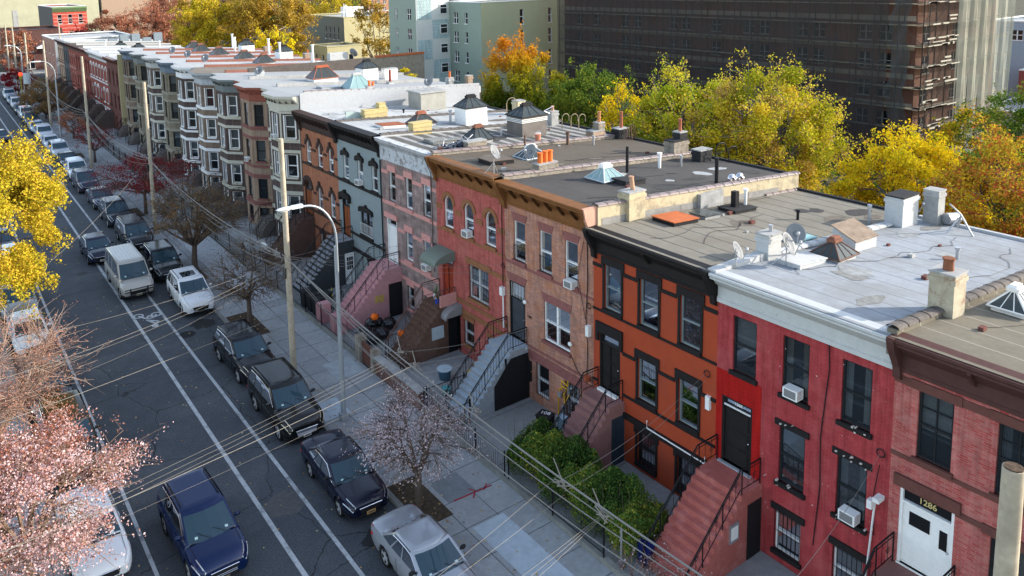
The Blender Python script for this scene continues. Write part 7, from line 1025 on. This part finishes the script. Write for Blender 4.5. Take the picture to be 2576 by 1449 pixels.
YG = leafmat('yellow_green_leaves', [(.1, .17, .015), (.24, .33, .02), (.46, .46, .03), (.62, .5, .05), (.4, .26, .12)]); YL = leafmat('yellow_leaves', [(.26, .28, .02), (.6, .5, .02), (.78, .57, .015), (.62, .36, .02)]); YO = leafmat('gold_leaves', [(.18, .18, .015), (.48, .38, .025), (.6, .45, .04), (.55, .32, .03)])
YG2 = leafmat('yellow_crown_leaves', [(.16, .2, .02), (.4, .4, .025), (.6, .52, .03), (.68, .48, .05), (.4, .26, .14)]); GR = leafmat('green_leaves', [(.04, .09, .015), (.09, .16, .025), (.16, .22, .03), (.33, .33, .03)]); OG = leafmat('orange_to_green_leaves', [(.025, .06, .01), (.08, .14, .015), (.34, .33, .02), (.62, .36, .02), (.62, .25, .02)]); RY = leafmat('red_yellow_leaves', [(.2, .05, .03), (.42, .1, .03), (.3, .3, .03), (.65, .45, .03), (.5, .12, .05)])
PK = leafmat('pink_blossom', [(.24, .08, .045), (.42, .17, .11), (.58, .38, .36), (.72, .57, .58)]); PK2 = leafmat('pale_blossom', [(.25, .14, .08), (.5, .4, .42), (.72, .62, .66)]); TW = leafmat('rust_pink_buds', [(.24, .1, .06), (.45, .2, .13), (.5, .32, .24)]); RDL = leafmat('crimson_leaves', [(.1, .015, .018), (.22, .02, .03), (.36, .04, .04)]); BRL = leafmat('withered_leaves', [(.1, .07, .04), (.18, .13, .06), (.3, .12, .04)]); FR = leafmat('russet_leaves', [(.22, .08, .05), (.38, .15, .09), (.45, .24, .14)]); GY = leafmat('golden_brown_leaves', [(.14, .11, .025), (.34, .23, .04), (.5, .33, .04), (.42, .24, .06)]); HG = leafmat('hedge_leaves', [(.035, .08, .02), (.08, .155, .035), (.16, .23, .04), (.38, .32, .045)])
# street trees, left kerb
tree('yellow-leafed maple filling the left edge over the parked cars', -6.9, 47.4, .12, 7.0, (3.8, 3.6, 4.4), 46000, .13, YO, nclump=85, cs=.2, seed=1, th=2.2, tipr=.01)
tree('bare twiggy pink tree between the yellow maple and the pink blossom tree', -7.6, 35.0, .12, 4.2, (2.8, 2.9, 1.9), 15000, .05, TW, nclump=130, twigs=8, cs=.3, seed=2, th=1.6, bark=mat('bark_pale', (.33, .23, .17), .9, .25, 6), tipr=.011, flat=1)
def pinks(P, q, R): u = np.clip((P[:, 1]-25.8)/2.5+.5-(P[:, 0]+7)*.14, 0, 1); return np.where(R.random(q) < .6*u+.15, R.random(q)*.45, .4+.6*R.random(q))
tree('blossoming pink cherry tree at the lower left over the white sedan', -7.55, 25.6, .12, 4.1, (3.15, 3.1, 1.9), 42000, .066, PK, nclump=130, twigs=5, cs=.2, seed=3, th=2.2, bark=mat('bark_warm', (.22, .15, .1), .9, .3, 6), split=pinks, tipr=.01, flat=1)
# street trees, right kerb
tree('sparse blossom tree in the soil bed beside the navy sedan', 4.78, 23.1, .12, 2.9, (2.0, 2.0, 1.3), 6500, .062, PK2, nclump=95, twigs=6, cs=.27, seed=4, th=1.2, tipr=.008, flat=1)
tree('bare tree with a few orange leaves behind the rounded black suv', 5.1, 41.9, .12, 3.4, (2.3, 2.3, 1.7), 900, .09, BRL, nclump=100, twigs=6, cs=.25, seed=5, th=1.5, tipr=.009, flat=1)
tree('bare brown tree arching over the sidewalk beside the dark minivan', 5.0, 52.3, .12, 4.3, (2.8, 4.2, 1.6), 4200, .1, BRL, nclump=170, twigs=6, cs=.22, seed=6, th=1.8, tr=.22, tipr=.012, flat=1, lean=.3)
tree('crimson-leafed tree behind the bare brown tree', 5.6, 68.5, .12, 3.6, (3.4, 5.2, 1.4), 8000, .1, RDL, nclump=120, twigs=5, cs=.24, seed=7, th=1.8, flat=1)
tree('small dark red tree near the third utility pole', 5.8, 92.5, .12, 3.0, (2.0, 3.0, 1.5), 1200, .13, RDL, nclump=80, twigs=4, cs=.24, seed=8, flat=1)
tree('green-brown tree far up the right sidewalk', 5.4, 128, .12, 3.2, (2.8, 5, 2.4), 7000, .2, BRL, nclump=100, twigs=3, cs=.22, seed=9, flat=1)
tree('red tree at the far left end of the street', 5.0, 160, .12, 3.0, (2.5, 4, 2.2), 5000, .2, RDL, nclump=70, twigs=3, cs=.22, seed=10, flat=1); tree('small russet street tree beyond the farther lamp', 6.2, 109, .12, 2.2, (1.8, 3, 1.4), 2500, .12, FR, nclump=60, twigs=3, seed=31, flat=1)
# backyard trees
def og(P, q, R): u = (P[:, 2]-4.6)/9.0; return np.clip(u*1.2+(P[:, 1]-65.3)*.05+.06+R.normal(size=q)*.09, 0, 1)
tree('tall orange-topped tree turning green below, against the green building', 43.0, 65.3, 0, 6.6, (3.5, 3.5, 5.9), 24000, .2, OG, nclump=110, cs=.2, seed=12, th=1.5, split=og); tree('green-gold tree right of the orange-topped tree', 42.5, 59.0, 0, 5.6, (3.0, 3.1, 5.0), 18000, .2, OG, nclump=80, cs=.2, seed=13, th=1.5, split=lambda P, q, R: np.clip((P[:, 2]-2)/14+R.normal(size=q)*.1, 0, 1))
tree('dense green tree behind the streaked roof', 40.0, 50.2, 0, 6.4, (3.7, 3.7, 4.3), 30000, .16, GR, nclump=110, cs=.2, seed=14); tree('sparse yellow tree with bare stems before the green tree', 37.5, 44.0, 0, 6.4, (2.4, 2.6, 3.9), 7000, .17, YL, nclump=60, cs=.22, seed=15, bark=BARKL, twigs=3, tipr=.02)
tree('huge yellow-green tree behind the dark grey roofs, left half', 39.0, 38.6, 0, 6.9, (4.1, 4.3, 4.7), 48000, .155, YG, nclump=150, cs=.19, seed=16, tr=.35, bark=BARKL, tipr=.02, twigs=3, drift=.55); tree('huge yellow tree behind the dark grey roofs, right half', 39.2, 31.9, 0, 7.4, (4.3, 4.3, 5.0), 60000, .15, YG2, nclump=170, cs=.19, seed=17, tr=.35, bark=BARKL, tipr=.02, twigs=3, drift=.6)
tree('bright yellow tree behind the tan seamed roof', 35.8, 20.8, 0, 6.7, (3.4, 3.6, 3.5), 40000, .13, YL, nclump=120, cs=.19, seed=18, tipr=.015, drift=.3); tree('red and yellow tree at the right edge behind the silver roof', 35.2, 15.4, 0, 7.4, (4.1, 3.9, 3.7), 36000, .13, RY, nclump=120, cs=.2, seed=19, tipr=.015); tree('low yellow-green tree at the right edge behind the silver roof', 34.5, 8.0, 0, 6.2, (3.5, 4.2, 3.2), 14000, .15, YG, nclump=80, cs=.22, seed=20)
for x, y, c, lb, mt, rr in ((32, 34, 5.0, 'low green-yellow tree behind the brown roof', YG, 3.0), (33, 41, 5.6, 'low green tree behind the streaked roof edge', GR, 3.0), (31, 20, 5.0, 'low yellow tree at the back of the tan roof', YL, 2.4), (44, 20, 5.4, 'shaded green tree before the scaffolding', GR, 3.4), (43.5, 8, 7.0, 'dark red leafed tree at the right edge before the netting', RY, 4.0), (60, 24, 7.2, 'dark green tree at the far right edge', GR, 3.4), (66, 30, 4, 'orange autumn tree at the far right edge', OG, 3.5)):
    tree(lb, x, y, 0, c, (rr, rr, rr*.8), 9000, .17, mt, nclump=60, cs=.22, seed=int(x*3+y))
# far trees
tree('small round yellow tree beside the green building', 37.2, 79.5, 0, 7.6, (1.5, 1.5, 1.3), 3500, .16, YL, nclump=30, cs=.3, seed=40)
for i, (x, y, c, r, mt, n, lb) in enumerate(((31, 214, 7.0, (6, 6, 5.4), FR, 9000, 'russet-red tree right of the vivid red building, nearer one'), (41, 216, 7.5, (6.5, 6, 5.6), FR, 10000, 'russet-red tree right of the vivid red building, farther one'), (25.5, 221, 4.5, (3, 3, 4), RDL, 2500, 'dark red small tree in front of the vivid red building'),
 (46, 190, 9.5, (7, 7, 6.5), GY, 14000, 'golden-brown tree left of the huge golden tree, top left'), (40, 160, 9.0, (7.5, 7, 7), YO, 24000, 'huge golden-green tree at the top, left of the centre'), (49.5, 152, 10.5, (8, 7.5, 8), GY, 26000, 'huge golden open-branched tree left of the olive building'), (43, 135, 5.2, (4.5, 4.5, 4.6), YL, 9000, 'yellow-green tree below the golden trees behind the bay roofs'),
 (66, 138, 8.5, (5, 5, 6.5), GY, 5000, 'thin golden-brown tree in front of the green building wing'), (57, 112, 5.0, (4, 4, 4.5), GY, 2600, 'half-bare tree with yellow leaves before the olive building'), (8.5, 198, 5.5, (4, 5, 4.5), FR, 4000, 'red tree at the left edge by the brick garage building'), (55, 250, 9, (8, 8, 7), FR, 9000, 'russet tree behind the red-leafed pair'), (70, 230, 9, (8, 8, 8), GY, 9000, 'golden tree far behind the golden pair'), (85, 250, 9, (8, 8, 8), GR, 8000, 'green tree far behind between brick apartment blocks'), (100, 235, 10, (8, 8, 8), YO, 8000, 'golden tree far behind, left of the green building'), (115, 260, 11, (9, 9, 9), GR, 8000, 'dull green tree at the top edge left of the green building'))):
    tree(lb, x, y, 0, c, r, n, .34 if y > 125 else .22, mt, nclump=90 if n > 5000 else 50, cs=.19, seed=50+i, twigs=2, tipr=.04 if y > 125 else .02, tr=.35, bark=BARK if i != 5 else mat('bark_sunlit', (.3, .22, .15), .9, .2), drift=.5)
P_ = rng.random((26000, 3))*np.array([420, 380, 1])+np.array([-20, 350, 0]); P_[:, 2] = 3+7*rng.random(26000)+3*np.sin(P_[:, 0]*.11)*np.sin(P_[:, 1]*.07); o = leaves('distant_treetops', P_, 2.2, rng.random(26000)*.6+.2*np.sin(P_[:, 0]*.05)+.2, GY, None); tag(o, 'mass of autumn treetops beyond the last buildings', 'trees', None, 'stuff')
# hedge and planting
def hedge(name, label, x0, x1, y0, y1, z0, h, n, size, m, bark=True):
    T = thing(name, label, 'hedge', ((x0+x1)/2, (y0+y1)/2, z0)); P = rng.random((n, 3)); cx, cy = (x0+x1)/2, (y0+y1)/2; u = P[:, 0]*2-1; v = P[:, 1]*2-1; top = h*(.78+.16*np.sin(P[:, 1]*17+P[:, 0]*5)+.12*np.sin(P[:, 1]*41)*np.sin(P[:, 0]*9)); k = 1-.28*np.abs(u)**3-.3*np.abs(v)**6; w_ = P[:, 2]**.45*top*k
    q = np.stack([cx+u*(x1-x0)/2*(.86+.14*np.sin(P[:, 1]*23)), cy+v*(y1-y0)/2, z0+w_], 1); t = np.clip(.15+.3*rng.random(n)+.22*np.sin(P[:, 1]*19)+.5*(rng.random(n) < .16)+.2*(w_/h < .45), 0, 1); leaves('foliage', q, size, t, m, T, up=.8); B = M()
    for i in range(36): a, b = random.uniform(x0+.3, x1-.3), random.uniform(y0+.3, y1-.3); B.path([(a, b, z0), (a+random.uniform(-.4, .4), b+random.uniform(-.4, .4), z0+h*random.uniform(.7, 1.02))], [.02, .006], 4)
    B.obj('stems', BARK, T); return T
hedge('hedge', 'big overgrown green hedge behind the low kerb in the orange house yard', 8.45, 10.9, 16.3, 23.0, .12, 2.15, 60000, .075, HG)
t = thing('bare_bush', 'bare thorny bush with white flecks at the foot of the red stoop', 'bush', (9.0, 15.2, .12)); B = M(); pts = []
for i in range(150): a = random.uniform(0, 6.28); p = Vector((9.0+random.uniform(-.8, .8), 15.0+random.uniform(-1.3, 1.5), .12)); q = p+Vector((cos(a)*.35, sin(a)*.4, random.uniform(.4, .95))); B.path([p, (p+q)/2+Vector((0, 0, .1)), q], [.012, .009, .004], 3); pts += [tuple(q), tuple((p+q)/2)]
B.obj('twigs', mat('bush_twig', (.25, .14, .11), .9, .2), t); leaves('flecks', np.array(pts*2)+rng.normal(size=(len(pts)*2, 3))*.05, .06, rng.random(len(pts)*2), PK2, t)
# fallen leaves
n = 2600; X_ = np.where(rng.random(n) < .5, rng.uniform(3.6, 5.8, n), rng.uniform(-6.2, 8, n)); Y_ = rng.uniform(14, 100, n); q = np.stack([X_, Y_, np.where(X_ > 4.27, .135, .012)], 1); o = leaves('fallen_leaves', q, .09, rng.random(n), leafmat('fallen_leaf', [(.2, .1, .04), (.45, .3, .12), (.6, .5, .3)]), None, up=8); tag(o, 'scattered dry leaves on the road, kerb and sidewalk', 'fallen leaves', None, 'stuff')
n = 3500; q = np.stack([rng.uniform(8.4, 12.4, n), rng.uniform(14, 52, n), np.full(n, .13)], 1); q = q[(rng.random(n) < .25) | (np.abs(q[:, 1]-22.3) < 1.5)]; o = leaves('yard_litter', q, .07, rng.random(len(q)), bpy.data.materials['fallen_leaf'], None, up=8); tag(o, 'dry leaves scattered in the front yards', 'fallen leaves', None, 'stuff')
n = 9000; q = np.stack([rng.uniform(28, 66, n), rng.uniform(-5, 130, n), rng.uniform(0, 1.3, n)], 1); o = leaves('backyard_undergrowth', q, .6, rng.random(n)*.6, GR, None); tag(o, 'tangled undergrowth in the backyards behind the row houses', 'undergrowth', None, 'stuff')
for i, (x, y0, y1, lb) in enumerate(((36.5, 40, 70, 'dark board fence deep in the backyards behind the white roofs'), (33.5, 14, 26, 'dark shed fence glimpsed between the yellow trees'))): m = M().box(x, x+.1, y0, y1, 0, 2.2); m.obj('board_fence', BRL and mat('dark_boards', (.05, .05, .045), .9, .3), None, label=lb, cat='fence')
